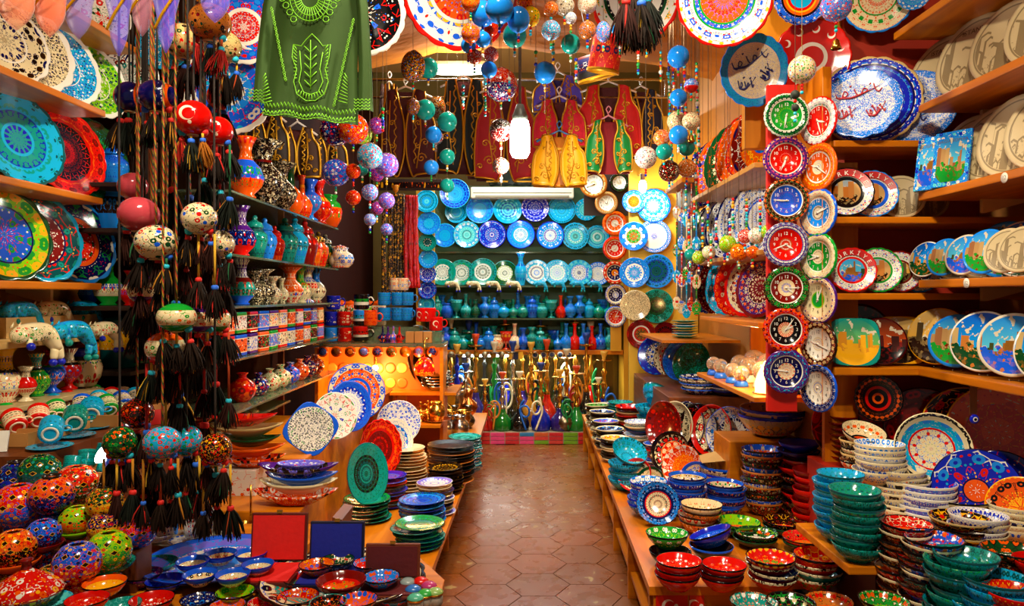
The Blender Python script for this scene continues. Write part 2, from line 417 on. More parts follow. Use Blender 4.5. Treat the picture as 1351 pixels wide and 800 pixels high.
def sphere(key, nu=24, nv=14, sq=1.0):
    return lathe(key, [(math.sin(PI * k / nv) if 0 < k < nv else 0, -sq * math.cos(PI * k / nv)) for k in range(nv + 1)], nu)
ball = sphere('ball'); ball_s = sphere('small_ball', 12, 8); bead_m = sphere('bead', 8, 6)
disc_m = lathe('disc', [(0, 0), (1, 0), (1, .06), (0, .06)], 20)
cyl_m = lathe('cylinder', [(0, 0), (.96, 0), (1, .03), (1, .97), (.96, 1), (0, 1)], 20); sharp(cyl_m)
# vases: unit height
V = {
 'bulb': [(0, 0), (.16, 0), (.17, .02), (.13, .06), (.26, .2), (.3, .34), (.24, .5), (.11, .64), (.09, .78), (.12, .9), (.18, 1), (.165, 1), (.08, .86), (.06, .7)],
 'footed': [(0, 0), (.19, 0), (.19, .03), (.09, .1), (.08, .16), (.22, .3), (.29, .46), (.24, .6), (.12, .7), (.1, .82), (.2, 1), (.18, 1), (.08, .82)],
 'ginger': [(0, 0), (.19, 0), (.2, .02), (.24, .2), (.3, .42), (.28, .56), (.18, .66), (.17, .7), (.2, .7), (.2, .73), (.17, .82), (.07, .88), (.05, .9), (.07, .95), (.04, 1), (0, 1)],
 'bottle': [(0, 0), (.16, 0), (.17, .02), (.23, .15), (.25, .3), (.18, .45), (.08, .55), (.06, .8), (.07, .92), (.1, 1), (.08, 1), (.05, .9)],
 'slim': [(0, 0), (.13, 0), (.12, .03), (.15, .2), (.19, .42), (.16, .58), (.08, .7), (.07, .84), (.13, 1), (.115, 1), (.05, .84)],
 'ruffle': [(0, 0), (.2, 0), (.18, .04), (.28, .18), (.33, .34), (.28, .5), (.15, .64), (.13, .76), (.18, .88), (.32, 1), (.3, 1.0), (.15, .88), (.1, .76)],
 'pot': [(0, 0), (.26, 0), (.28, .03), (.4, .25), (.44, .5), (.36, .74), (.24, .84), (.26, .9), (.3, 1), (.27, 1), (.2, .86)],
 'round': [(0, 0), (.2, 0), (.22, .03), (.4, .2), (.47, .42), (.4, .64), (.2, .78), (.13, .84), (.13, .92), (.2, 1), (.17, 1), (.1, .9)],
 'jar': [(0, 0), (.3, 0), (.33, .04), (.34, .5), (.33, .78), (.26, .84), (.28, .86), (.28, .9), (.16, .96), (.05, .97), (.04, 1), (0, 1)],
 'genie': [(0, 0), (.22, 0), (.2, .03), (.12, .08), (.3, .22), (.34, .32), (.26, .42), (.1, .52), (.06, .62), (.05, .8), (.08, .84), (.05, .9), (.07, .94), (0, 1)],
 'goblet': [(0, 0), (.24, 0), (.22, .04), (.06, .12), (.06, .3), (.2, .42), (.3, .62), (.28, .8), (.36, 1), (.33, 1), (.25, .8), (.24, .62), (0, .45)],
}
VM = {k: lathe('vase_' + k, p, 24, 8 if k == 'ruffle' else 0, .12 if k == 'ruffle' else 0) for k, p in V.items()}
VR = {k: max(r for r, _ in p) for k, p in V.items()}
# handle loop (unit): from (1,0,.8) round to (1,0,.2)
handle_m = tube_me(spline([(0, 0, .85), (.35, 0, .95), (.62, 0, .7), (.6, 0, .4), (.3, 0, .15), (0, 0, .2)], 4), .075, 6)
mug_m = lathe('mug_body', [(0, .0), (.8, 0), (.86, .03), (1, .2), (1, 1.9), (1.02, 2), (.96, 2.02), (.92, 1.9), (.92, .2), (0, .12)], 24)
def hexcol(s): return lin(s)
def tally(lab): return lab
# ---- placing helpers
def stack(px, top, base, z, w, n, specs, lab, grp, me=bowl, name='bowl', cat='bowl', rough=.13, Y=None, bump=0, tilt_top=None, jit=.02, xo=0):
    """stack of n alike pieces; px column, y pixel of the top rim centre, y pixel of the base centre, support height z, rim width in pixels"""
    Y = Y or (H - z) * F / (base - VY); X = (px - VX) * Y / F; R = w / 2 * Y / F; h = HGT[me.name] * R
    zt = H - (top - VY) * Y / F
    dz = max(.02 * 1, (zt - z - h) / (n - 1)) if n > 1 else 0
    if isinstance(specs, str): specs = [specs]
    out = []
    for k in range(n):                          # k = 0 is the top one
        m = specs[k % len(specs)]; m = m if not isinstance(m, str) else cer(m, rough, bump)
        rr = R * random.uniform(.985, 1.01)
        zz = z + (n - 1 - k) * dz + .001
        ry = random.uniform(-jit, jit); rx = random.uniform(-jit, jit)
        if k == 0 and tilt_top: rx, ry = tilt_top; zz += abs(math.sin(rx) + math.sin(ry)) * R * .5
        if k == n - 1: rx = ry = 0
        o = O(name, me, m, loc=(X + random.uniform(-.012, .012) * w / 60, Y + random.uniform(-.01, .01), zz), rot=(rx, ry, random.uniform(0, 6.28)), scale=rr, label=lab, cat=cat, group=grp)
        out.append(o)
    return out
def splate(px, py, Y, w, az, lean, mat, lab, grp=None, me=pl_round, name='plate', cat='plate', z=None, roll=None, parts=None, sx=1.):
    """plate seen with its centre at pixel (px,py) at depth Y, vertical size w pixels; if z is given it stands on that height instead of py"""
    R = w / 2 * Y / F / max(.5, math.cos(lean)); c = P(px, py, Y)
    if z is not None: c.z = z + R * math.cos(lean) + .002
    mat = cer(mat) if isinstance(mat, str) else mat
    mw = disc_mx(c, az, lean, roll if roll is not None else random.uniform(0, 6.28))
    s = Matrix.Diagonal((R * sx, R, R, 1))
    return O(name, me, mat, label=lab, cat=cat, group=grp, mw=mw @ s)
def rowX(items, X, z, az, lean, grp, cat='plate', name='plate'):
    """plates standing along a side shelf: items (px, height px, spec, label[, mesh])"""
    for it in items:
        px, h, sp, lab = it[:4]; me = it[4] if len(it) > 4 else pl_round
        Y = X * F / (px - VX); splate(px, 0, Y, h, az, lean, sp, lab, grp, me, name, cat, z=z)
def vase(kind, px, py, hpx, mat, lab, grp=None, Y=None, z=None, name='vase', cat='vase', X=None, handles=0, rot=0., hm=None, lid=None):
    """vase whose base centre is seen at (px,py); depth from Y, or from the plane X, or from the support height z"""
    if Y is None: Y = X * F / (px - VX) if X is not None else (H - z) * F / (py - VY)
    c = P(px, py, Y)
    if z is not None: c.z = z + .001
    h = hpx * Y / F; mat = cer(mat) if isinstance(mat, str) else mat
    if not handles: return O(name, VM[kind], mat, loc=c, rot=(0, 0, rot), scale=h, label=lab, cat=cat, group=grp)
    t = T(name, lab, cat, grp, loc=c, rot=(0, 0, rot), scale=h); O('body', VM[kind], mat, t)
    for k in range(handles):
        a = PI * k; O('handle', handle_m, hm or mat, t, loc=(.09 * math.cos(a), .09 * math.sin(a), .42), rot=(0, 0, a), scale=(.45, .45, .45))
    return t
def mug(px, py, Y, w, mat, lab, grp, rot=0., z=None, lying=None, flag=False, name='mug', cat='mug', hr=1.):
    c = P(px, py, Y); R = w / 2 * Y / F
    if z is not None: c.z = z
    mat = cer(mat) if isinstance(mat, str) else mat
    t = T(name, lab, cat, grp, loc=c, rot=lying or (0, 0, rot), scale=(R, R, R * hr)); O('body', mug_m, mat, t)
    O('handle', handle_m, mat, t, loc=(.95, 0, .35), scale=(1.1, 1.1, 1.35)); return t
def board(p0, p1, mat, lab, cat='shelf', name='shelf_board', bev=.006, grp=None):
    return bx(name, p0, p1, mat, bev, label=lab, cat=cat, group=grp)
def crescent_ball(zc=0.):
    m, q = newmat('red_ball_crescent_star'); tc = q.n('ShaderNodeTexCoord'); sx = q.n('ShaderNodeSeparateXYZ'); q.put(sx.inputs[0], tc.outputs['Object']); x, y, z = sx.outputs
    def dist(cx, cz): return q.m('SQRT', q.m('ADD', q.m('POWER', q.m('SUBTRACT', x, cx), 2.), q.m('POWER', q.m('SUBTRACT', z, cz), 2.)))
    fr = q.m('LESS_THAN', y, 0.)
    f = q.m('MULTIPLY', q.m('LESS_THAN', dist(-.12, zc + .1), .42), q.m('GREATER_THAN', dist(-.04, zc + .06), .33)); f = q.m('MAXIMUM', f, q.m('LESS_THAN', dist(.02, zc - .42), .1))
    finish(q, q.mix(q.m('MULTIPLY', f, fr), lin('cf0a06'), lin('f0e2c0')), .12); return m
M_cres = crescent_ball()
M_cmug = crescent_ball(1.0)
# ================================================================ right-hand shelves
GS = 'shelf boards on the right wall'
bx('shelf_board', (1.8, 1.2, 2.79), (2.3, 3.5, 2.825), M_orangeY, .006, label='highest orange shelf board at the top right corner', cat='shelf', group=GS)
for z, lab in ((2.415, 'orange shelf board under the upper row of carved stone plates'), (2.015, 'orange shelf board under the city picture tiles and stone plates'),
               (1.62, 'orange shelf board under the small view plates on the right'),):
    t = T('shelf_board', lab, 'shelf', GS, loc=(2.05, 2.2, z)); O('board', box_me('b', .5, 2.16, .035, .006, (.5, .5, 1)), M_orangeY, t)
    for yy in (1.03, .45): O('bracket', prism_me('brk', [(0, 0), (-.2, 0), (-.2, -.012), (-.02, -.06), (0, -.06)], .02), plain('cream_bracket', 'd8b070', .4), t, loc=(-.0, yy, -.035), rot=(0, 0, PI))
t = T('shelf_board', 'orange L-shaped shelf board under the big glossy view plates', 'shelf', GS, loc=(2.05, 2.2, 1.22))
O('board', box_me('b', .5, 2.16, .035, .006, (.5, .5, 1)), M_orangeY, t); O('board', box_me('b', .88, .34, .035, .006, (.5, .5, 1)), M_orange, t, loc=(-.19, 1.25, 0))
for z, lab in ((2.26, 'corner shelf board below the blue calligraphy plates'), (1.91, 'corner shelf board below the two lettered rim plates'), (1.56, 'corner shelf board below the red and green rim view plates')):
    bx('shelf_board', (1.42, 3.29, z - .03), (2.29, 3.62, z), M_orange, .005, label=lab, cat='shelf', group=GS)
o = bx('trim_pier', (1.372, 3.3, 1.02), (1.415, 3.62, 2.6), M_orangeZ, .004); o['kind'] = 'structure'; o['label'] = 'upright wooden side of the corner shelf unit'
# --- stone (relief) and view plate materials
def relief(name, a_, b_):
    if name in MATS: return MATS[name]
    m, q = newmat(name); tc = q.n('ShaderNodeTexCoord'); oi = q.n('ShaderNodeObjectInfo')
    sx = q.n('ShaderNodeSeparateXYZ'); q.put(sx.inputs[0], tc.outputs['Object'])
    r = q.m('SQRT', q.m('ADD', q.m('MULTIPLY', sx.outputs[0], sx.outputs[0]), q.m('MULTIPLY', sx.outputs[1], sx.outputs[1])))
    rnd = q.m('MULTIPLY', oi.outputs['Random'], 30.); ins = q.m('LESS_THAN', r, .82); ring = q.m('LESS_THAN', q.m('ABSOLUTE', q.m('SUBTRACT', r, .85)), .018)
    y = sx.outputs[1]; hgt = 0.; line = ring
    for k, (f, a, b) in enumerate(((3., .75, -.1), (5., .7, -.45), (9., .5, -.75))):
        v = q.n('ShaderNodeTexVoronoi', distance='CHEBYCHEV', voronoi_dimensions='1D'); q.put(v.inputs['W'], q.m('MULTIPLY_ADD', sx.outputs[0], f, q.m('ADD', rnd, k * 7.))); v.inputs['Scale'].default_value = 1.
        sp = q.n('ShaderNodeSeparateColor'); q.put(sp.inputs[0], v.outputs['Color'])
        top = q.m('ADD', q.m('MULTIPLY_ADD', sp.outputs[0], a, b), q.m('MULTIPLY', q.m('SUBTRACT', .4, v.outputs['Distance']), .14))
        bel = q.m('MULTIPLY', q.m('LESS_THAN', y, top), ins); hgt = q.m('ADD', bel, hgt)
        ed = q.m('MULTIPLY', q.m('LESS_THAN', q.m('ABSOLUTE', q.m('SUBTRACT', y, top)), .03), ins); sd = q.m('MULTIPLY', q.m('GREATER_THAN', v.outputs['Distance'], .42), bel); line = q.m('MAXIMUM', line, q.m('MAXIMUM', ed, sd))
    nz = q.n('ShaderNodeTexNoise'); q.put(nz.inputs['Vector'], tc.outputs['Object']); nz.inputs['Scale'].default_value = 14.; nz.inputs['Detail'].default_value = 4.
    spk = q.m('MULTIPLY', q.m('GREATER_THAN', nz.outputs['Fac'], .58), q.m('LESS_THAN', y, -.2)); spk = q.m('MULTIPLY', spk, ins)
    c = q.mix(q.m('MAXIMUM', q.m('MULTIPLY', line, .68), q.m('MULTIPLY', spk, .5)), lin(a_), lin(b_))
    finish(q, c, .4, bump=q.m('SUBTRACT', q.m('MULTIPLY', hgt, .5), q.m('ADD', line, q.m('MULTIPLY', spk, .6))), bstr=.7, bdist=.006); MATS[name] = m; return m
STONE = relief('carved_cream_stone', 'c4b084', '5a4420'); STONE2 = relief('carved_brown_stone', '96703c', '3e240c')
def view(name, sky, sky2, land, c1, c2, rim, rimw=.86, tower=0):
    """plate printed with a town view: sky over buildings over trees or water, coloured rim"""
    if name in MATS: return MATS[name]
    m, q = newmat('printed_view_' + name); tc = q.n('ShaderNodeTexCoord'); sx = q.n('ShaderNodeSeparateXYZ'); q.put(sx.inputs[0], tc.outputs['Object'])
    x, y = sx.outputs[0], sx.outputs[1]
    r = q.m('SQRT', q.m('ADD', q.m('MULTIPLY', x, x), q.m('MULTIPLY', y, y)))
    nz = q.n('ShaderNodeTexNoise', noise_dimensions='2D'); q.put(nz.inputs['Vector'], tc.outputs['Object']); nz.inputs['Scale'].default_value = 3.5; nz.inputs['Detail'].default_value = 5
    c = q.mix(q.m('MULTIPLY_ADD', y, .6, .4, clamp=True), cl(sky2), cl(sky))
    c = q.mix(q.m('GREATER_THAN', nz.outputs['Fac'], .6), c, cl('d'))
    mp = q.xyz(q.m('MULTIPLY', x, 5.), 0., 3. + tower); v = q.n('ShaderNodeTexVoronoi', distance='CHEBYCHEV'); q.put(v.inputs['Vector'], mp); v.inputs['Scale'].default_value = 1.
    sp = q.n('ShaderNodeSeparateColor'); q.put(sp.inputs[0], v.outputs['Color'])
    sky_line = q.m('MULTIPLY_ADD', sp.outputs[0], .75, -.25); bl = q.m('LESS_THAN', y, sky_line)
    c = q.mix(bl, c, q.mix(sp.outputs[1], cl(c1), cl(c2)))
    tr = q.m('LESS_THAN', y, q.m('MULTIPLY_ADD', nz.outputs['Fac'], 1.0, -.75))
    v4 = q.n('ShaderNodeTexVoronoi'); q.put(v4.inputs['Vector'], tc.outputs['Object']); v4.inputs['Scale'].default_value = 9.
    s4 = q.n('ShaderNodeSeparateColor'); q.put(s4.inputs[0], v4.outputs['Color'])
    c = q.mix(tr, c, q.mix(s4.outputs[0], cl(land), q.mix(q.m('GREATER_THAN', s4.outputs[1], .7), cl(land), cl(c1))))
    c = q.mix(q.m('GREATER_THAN', r, rimw), c, cl(rim))
    finish(q, c, .12); MATS[name] = m; return m
view_rim_cache = {}
def viewrim(name, vm, spec):
    """view in the middle, painted band around"""
    k = 'vr_' + name
    if k in MATS: return MATS[k]
    a = vm.copy(); a.name = 'printed_view_' + name; q = NT(a.node_tree); b = a.node_tree.nodes['Principled BSDF']
    src = b.inputs['Base Color'].links[0].from_socket; ce = cer(spec)
    # rebuild the band pattern in this tree
    tc = q.n('ShaderNodeTexCoord'); sx = q.n('ShaderNodeSeparateXYZ'); q.put(sx.inputs[0], tc.outputs['Object'])
    r = q.m('SQRT', q.m('ADD', q.m('MULTIPLY', sx.outputs[0], sx.outputs[0]), q.m('MULTIPLY', sx.outputs[1], sx.outputs[1])))
    th = q.m('ARCTAN2', sx.outputs[1], sx.outputs[0]); parts = spec.split('|'); sym = int(parts[0][1:].split('s')[0]); scl = float(parts[0].split('s')[1])
    vec = q.xyz(q.m('MULTIPLY', q.m('ABSOLUTE', q.m('SUBTRACT', q.m('FRACT', q.m('MULTIPLY', th, sym / (2 * PI))), .5)), 2 * PI * .62 / sym * scl), q.m('MULTIPLY', r, scl), 0.)
    cur = src; prev = None
    for p in parts[1:]:
        e, cs = p.split(':')
        if prev is not None:
            if len(cs) == 1: col = PALL[cs]
            else:
                g = q.n('ShaderNodeGroup'); g.node_tree = PATG; cs = (cs + cs[-1] * 3)[:4]
                for i, vv in enumerate([vec] + [PALL[x] for x in cs] + [.36]): q.put(g.inputs[i], vv)
                col = g.outputs[0]
            cur = q.mix(q.m('GREATER_THAN', r, prev), cur, col)
        prev = float(e)
    q.put(b.inputs['Base Color'], cur); MATS[k] = a; return a
VW = dict(a=view('bay', 'u', 'a', 'b', 'e', 'G', 'd', .9), b=view('tower', 'b', 'c', 'G', 'e', 's', 'W', .93, 2), c=view('mosque', 'c', 'y', 'h', 's', 'e', 'k', .95, 4),
          d=view('dusk', 'h', 'o', 'k', 'R', 'h', 'm', .92, 6), e=view('red_roofs', 'u', 'a', 'g', 'R', 's', 'u', .88, 8), f=view('teal_mosque', 't', 'l', 'y', 'y', 'e', 't', .97, 9),
          g=view('cream_sky', 's', 'y', 'h', 'S', 'k', 'y', .96, 10))
def lettered(o, txt, size=.26, rad=.78, mat=None, spread=.36):
    """letters set round the top of the rim, one flat print"""
    its = []
    for i, ch in enumerate(txt):
        a = (len(txt) - 1) / 2 * spread - i * spread
        its.append((text_me(ch, size), Matrix.Rotation(a, 4, 'Z') @ Matrix.Translation((0, rad, .15))))
    vs = [(r * math.sin(a), r * math.cos(a), .1 + (r - .68) * .14) for r in (.68, .97) for a in [(-.5 + k / 12) * spread * (len(txt) + .6) for k in range(13)]]
    O('rim_banner', mesh_from('rim_banner', vs, [(k, k + 1, 14 + k, 13 + k) for k in range(12)][::1]), plain('red_banner', 'b80c08', .25), o, loc=(0, 0, .012))
    me = join_me(its, 'rim_lettering', False); return O('rim_lettering', me, mat or plain('white_print', 'W', .4), o)
GR = 'souvenir plates on the right shelves'
AZ = math.radians
# upper stone plates, shelf A and B, C rear
for px, h, lab in ((1243, 102, 'cream carved stone plate, nearest the corner on the upper right shelf'), (1287, 112, 'cream carved stone plate with tall minaret relief, middle of upper shelf'),
                   (1333, 112, 'cream carved stone plate partly cut by the right picture edge, upper shelf')):
    X = 2.0; Y = X * F / (px - VX); o = splate(px, 0, Y, h, AZ(-72), AZ(14), STONE, lab, GR, pl_flat, z=2.417, roll=0)
    if px < 1300: O('lettering', text_me('ISTANBUL', .17), plain('dark_print', '5a4420', .5), o, loc=(0, .62, .092))
for px, h, lab, tx in ((1284, 98, 'cream carved plate right of the two city tiles, middle right shelf', 'MOSQUE'), (1314, 104, 'cream carved plate second along the middle right shelf', 'HAGIA'), (1343, 112, 'cream carved plate cut off at the right edge, middle shelf', '')):
    X = 1.98; Y = X * F / (px - VX); o = splate(px, 0, Y, h, AZ(-72), AZ(14), STONE, lab, GR, pl_flat, z=2.017, roll=0)
    if tx: O('lettering', text_me(tx, .15), plain('dark_print', '5a4420', .5), o, loc=(0, .62, .092))
for px, h, m, lab in ((1243, 52, STONE2, 'brown carved plate at the left of the rear row, right shelf'), (1262, 56, STONE2, 'brown carved plate second in rear row, right shelf'), (1296, 66, STONE2, 'tall brown carved plate in rear row behind view plates'),
                      (1327, 76, VW['e'], 'blue rim red roof view plate in the rear row'), (1350, 76, VW['b'], 'blue sky tower plate at the far right of the rear row')):
    X = 2.14; Y = X * F / (px - VX); o = splate(px, 0, Y, h, AZ(-58), AZ(12), m, lab, GR, pl_flat, z=1.622, roll=0)
    if px == 1327: O('lettering', text_me('ISTANBUL', .2), plain('dark_print', '5a4420', .5), o, loc=(0, .72, .092))
stand_m = join_me([(tube_me([(-.5, .1, .02), (-.5, .0, .04), (-.5, -.35, .02), (-.5, -.42, .2)], .05, 6), Matrix()), (tube_me([(.5, .1, .02), (.5, 0, .04), (.5, -.35, .02), (.5, -.42, .2)], .05, 6), Matrix()),
                   (tube_me([(-.5, .1, .02), (.5, .1, .02)], .05, 6), Matrix())])
M_clear = plain('clear_plastic', 'd8d0c0', .15, trans=.6)
for px, h, m, lab in ((1222, 47, VW['b'], 'small blue view plate with bay, first of the front row'), (1247, 50, VW['e'], 'small red roof view plate, second of the front row'), (1274, 54, VW['a'], 'small view plate with blue bay, third of front row'),
                      (1301, 60, VW['e'], 'small view plate with green field, fourth of front row'), (1329, 60, STONE, 'cream carved small plate near the right end of front row'), (1349, 62, STONE, 'cream carved small plate last at the right edge')):
    X = 1.86; Y = X * F / (px - VX); o = splate(px, 0, Y, h, AZ(-66), AZ(14), m, lab, GR, pl_flat, z=1.632, roll=0)
    O('plate_stand', stand_m, M_clear, loc=(X - .01, Y - .02, 1.6215), rot=(0, 0, AZ(-55)), scale=.032, label='clear plastic stand under a small view plate', cat='plate stand', group='plate stands')
# red lace plates (rear) and large view plates (front) on shelf D
for px, h, sp, lab in ((1247, 46, 'r16s12|.5:Roky|.55:k|.9:orky|1:R', 'red and black lace plate at rear left of bottom shelf'), (1281, 58, 'r16s12|.5:orky|.55:k|.9:Roky|1:R', 'orange and black lace plate in rear of bottom shelf'),
                       (1318, 56, 'r24s14|.3:oe|.9:eoRo|1:R', 'copper ringed plate in rear of bottom shelf'), (1346, 62, 'r14s10|.4:Rkyo|.9:kRoy|1:R', 'dark red lace plate at the right end of bottom shelf rear')):
    X = 2.14; Y = X * F / (px - VX); splate(px, 0, Y, h * 1.25, AZ(-55), AZ(10), sp, lab, GR, pl_flat, z=1.222)
for px, h, m, lab in ((1238, 74, VW['g'], 'cream glass plate with mosque view, left of blue view plates'), (1263, 70, VW['e'], 'blue view plate with red roofs behind the cream glass plate'), (1298, 80, VW['b'], 'large glossy blue sky tower plate on the bottom shelf'), (1338, 84, VW['a'], 'large blue bay plate at the right edge of bottom shelf')):
    X = 1.9; Y = X * F / (px - VX); splate(px, 0, Y, h, AZ(-50), AZ(14), m, lab, GR, pl_flat, z=1.232, roll=0)
    O('plate_stand', stand_m, M_clear, loc=(X - .01, Y - .02, 1.2215), rot=(0, 0, AZ(-50)), scale=.032, label='clear plastic stand under a large view plate', cat='plate stand', group='plate stands')
# the rows go on past the right picture edge
for X, zz, h, m_, me_ in ((2.0, 2.417, 112, STONE, 'cream carved stone plate on the upper shelf past the right edge'), (1.98, 2.017, 112, STONE, 'cream carved stone plate on the middle shelf past the right edge'), (1.9, 1.232, 88, VW['b'], 'blue view plate on the bottom shelf past the right edge'), (1.86, 1.632, 62, VW['a'], 'small bay view plate on the shelf past the right edge')):
    for px in (1385, 1432, 1482): splate(px, 0, X * F / (px - VX), h * (1 + (px - 1351) / 900), AZ(-70), AZ(14), m_, me_, GR, pl_flat, z=zz, roll=0)
# picture tiles on shelf B
for px, lab, m, tx, Y in ((1228, 'blue bordered picture tile of a bridge, standing on the right shelf', VW['a'], 'BOSPHORUS', 3.2), (1252, 'blue bordered picture tile of a mosque, right of the bridge tile', VW['e'], 'HAGIA SOPHIA', 3.1)):
    c = P(px, 205, Y); c.z = 2.018; t = T('picture_tile', lab, 'tile', 'picture tiles', mw=Matrix.Translation(c) @ Matrix.Rotation(AZ(-56), 4, 'Z') @ Matrix.Rotation(AZ(-12), 4, 'X'))
    O('tile_border', box_me('pt', .15, .018, .25, .003), cer('z0s60|.5:uWaB|1:uWaB'), t)
    p = O('picture', disc_m, m, t, loc=(0, -.0095, .12), rot=(PI / 2, 0, 0), scale=(.085, .125, .05))
    p.data = mesh_from('tile_picture', [(-.7, -.8, 0), (.7, -.8, 0), (.7, .8, 0), (-.7, .8, 0)], [(0, 1, 2, 3)], False); p.material_slots[0].link = 'OBJECT'; p.material_slots[0].material = m
    O('lettering', text_me(tx, .019 if len(tx) > 10 else .023), plain('dark_print', '5a4420', .5), t, loc=(0, -.0105, .205), rot=(PI / 2, 0, 0))
# corner shelf rows (facing the camera)
def front_row(items, Y, z, grp, az=-14, lean=12):
    for px, h, m, lab, me in items:
        o = splate(px, 0, Y, h, AZ(az), AZ(lean), m, lab, grp, me, z=z, roll=0); Y += .045
        if 'lettered rim' in lab or 'white lettered' in lab: lettered(o, 'TÜRKİYE')
front_row([(1117, 64, viewrim('blk', VW['c'], 'r9s12|.52:k|.66:k|.7:W|.96:Wrgb|1:k'), 'black ring mosque plate with white lettered rim on corner shelf', pl_scal),
           (1150, 62, viewrim('blu', VW['c'], 'r9s12|.5:k|.64:b|.68:W|.96:Wrgb|1:u'), 'blue ring ship plate with lettered rim on corner shelf', pl_scal),
           (1189, 58, STONE, 'cream carved plate beside the lettered plates', pl_flat) , (1222, 54, STONE2, 'dim carved plate half hidden in the corner', pl_flat)], 3.34, 1.912, GR)
front_row([(1124, 58, viewrim('red', VW['a'], 'r11s12|.52:k|.62:r|.66:W|.94:Wrgb|1:r'), 'red ring harbour plate with lettered rim on lower corner shelf', pl_scal),
           (1158, 58, viewrim('grn', VW['c'], 'r11s12|.52:k|.6:g|.66:W|.94:Wrgb|1:g'), 'green ring mosque plate on lower corner shelf', pl_scal),
           (1186, 54, viewrim('brn', VW['g'], 'r11s12|.52:k|.6:R|.66:W|.94:Wrgb|1:R'), 'brown ring view plate with floral rim, lower corner shelf', pl_scal),
           (1211, 52, viewrim('blw', VW['a'], 'r11s12|.52:k|.6:u|.66:W|.94:Wubg|1:u'), 'blue floral rim plate in the corner, lower corner shelf', pl_scal)], 3.33, 1.562, GR)
sq_pl = None
def squircle():
    vs, fs = [], []; n = 40
    rings = [(0., .0), (.6, 0.), (.95, .1), (1., .14), (.97, .15), (.6, .05), (.3, .045)]
    for r, z in rings[1:]:
        for k in range(n):
            a = 2 * PI * k / n; q = (abs(math.cos(a)) ** 4 + abs(math.sin(a)) ** 4) ** -.25
            vs.append((r * q * math.cos(a), r * q * math.sin(a), z))
    for i in range(len(rings) - 2):
        for k in range(n): fs.append((i * n + k, i * n + (k + 1) % n, (i + 1) * n + (k + 1) % n, (i + 1) * n + k))
    fs.append(tuple(reversed(range(n)))); fs.append(tuple(range((len(rings) - 2) * n, (len(rings) - 1) * n)))
    return mesh_from('square_plate', vs, fs)
sqp = squircle(); HGT[sqp.name] = .15
front_row([(1126, 62, VW['f'], 'rounded square teal glass plate with mosque picture', sqp), (1163, 62, VW['d'], 'dark red dusk view plate beside the teal square plate', pl_flat),
           (1187, 62, VW['g'], 'brown oval glass plate with mosque view', sqp), (1212, 60, VW['d'], 'reddish dusk plate deep in the corner, bottom shelf', pl_flat)], 3.33, 1.222, GR)
o = splate(1100, 0, 3.55, 76, AZ(-14), AZ(10), VW['d'], 'dark lettered plate behind the teal square plate', GR, pl_flat, z=1.222)
o.location.x = 1.66; lettered(o, 'ISTANBUL', .2, .8, plain('gold_print', 'd8b070', .4), .3)
# calligraphy plates on top of the corner shelf
CAL = 'r0s40|.84:WubW.5|.9:uWbW|1:uWbB'
def scribble(seed, w=1.2, n=7):
    """sweeping pen strokes, loops and dots of a calligraphic line"""
    random.seed(seed); vs, fs = [], []; x = -w / 2
    tube_data(spline([(-w * .5, -.02, 0), (-w * .2, -.1, 0), (w * .1, -.02, 0), (w * .35, .08, 0), (w * .55, .2, 0)], 6), [.02 + .012 * math.sin(k * .26) for k in range(25)], 4, vs, fs)
    for k in range(n):
        h = random.uniform(.1, .24); d = w / n
        if k % 3 == 0: tube_data(spline([(x, h, 0), (x + .02, 0, 0), (x + d * .5, -.08, 0), (x + d, .0, 0)], 4), .018, 4, vs, fs)
        elif k % 3 == 1: tube_data(spline([(x, 0, 0), (x + d * .4, h * .6, 0), (x + d * .8, .04, 0), (x + d * .3, -.04, 0), (x, 0.02, 0)], 4), .016, 4, vs, fs)
        else: tube_data([(x + d * .3, h + .02, 0), (x + d * .3 + .05, h + .05, 0)], .022, 4, vs, fs)
        x += d * .9
    me = mesh_from('calligraphy', vs, fs); random.seed(seed + 5); return me
def callig(o, mat, rows):
    for (x, y, w, rot, sd) in rows: O('calligraphy', scribble(sd, w), mat, o, loc=(x, y, .07), rot=(0, 0, rot))
M_navyprint = plain('navy_print', '101a70', .3); M_redprint = plain('red_print', 'b01020', .3)
o = splate(1147, 0, 3.5, 120, AZ(-22), AZ(12), 'r28s12|.6:BuWu|.64:W|.82:Bua.2|.86:n|.97:BWuW|1:s', 'large cobalt blue lacy plate behind the calligraphy plates', GR, pl_scal, z=2.262)
o = splate(1136, 142, 3.30, 92, AZ(-22), AZ(12), CAL, 'blue speckled plate with red calligraphy on top of corner shelf', GR, pl_wavy, z=2.262, roll=0); callig(o, M_redprint, [(0, .35, 1.3, .15, 1), (-.42, -.3, .5, 0, 2), (.4, -.25, .5, .3, 3)])
o = splate(1206, 0, 3.45, 100, AZ(-30), AZ(12), CAL, 'blue speckled plate with large navy monogram in the top corner', GR, pl_round, z=2.262, roll=0); callig(o, M_navyprint, [(-.1, .1, 1.2, .9, 4), (.1, -.1, 1.1, .3, 5), (-.1, -.3, .9, 0, 6)])
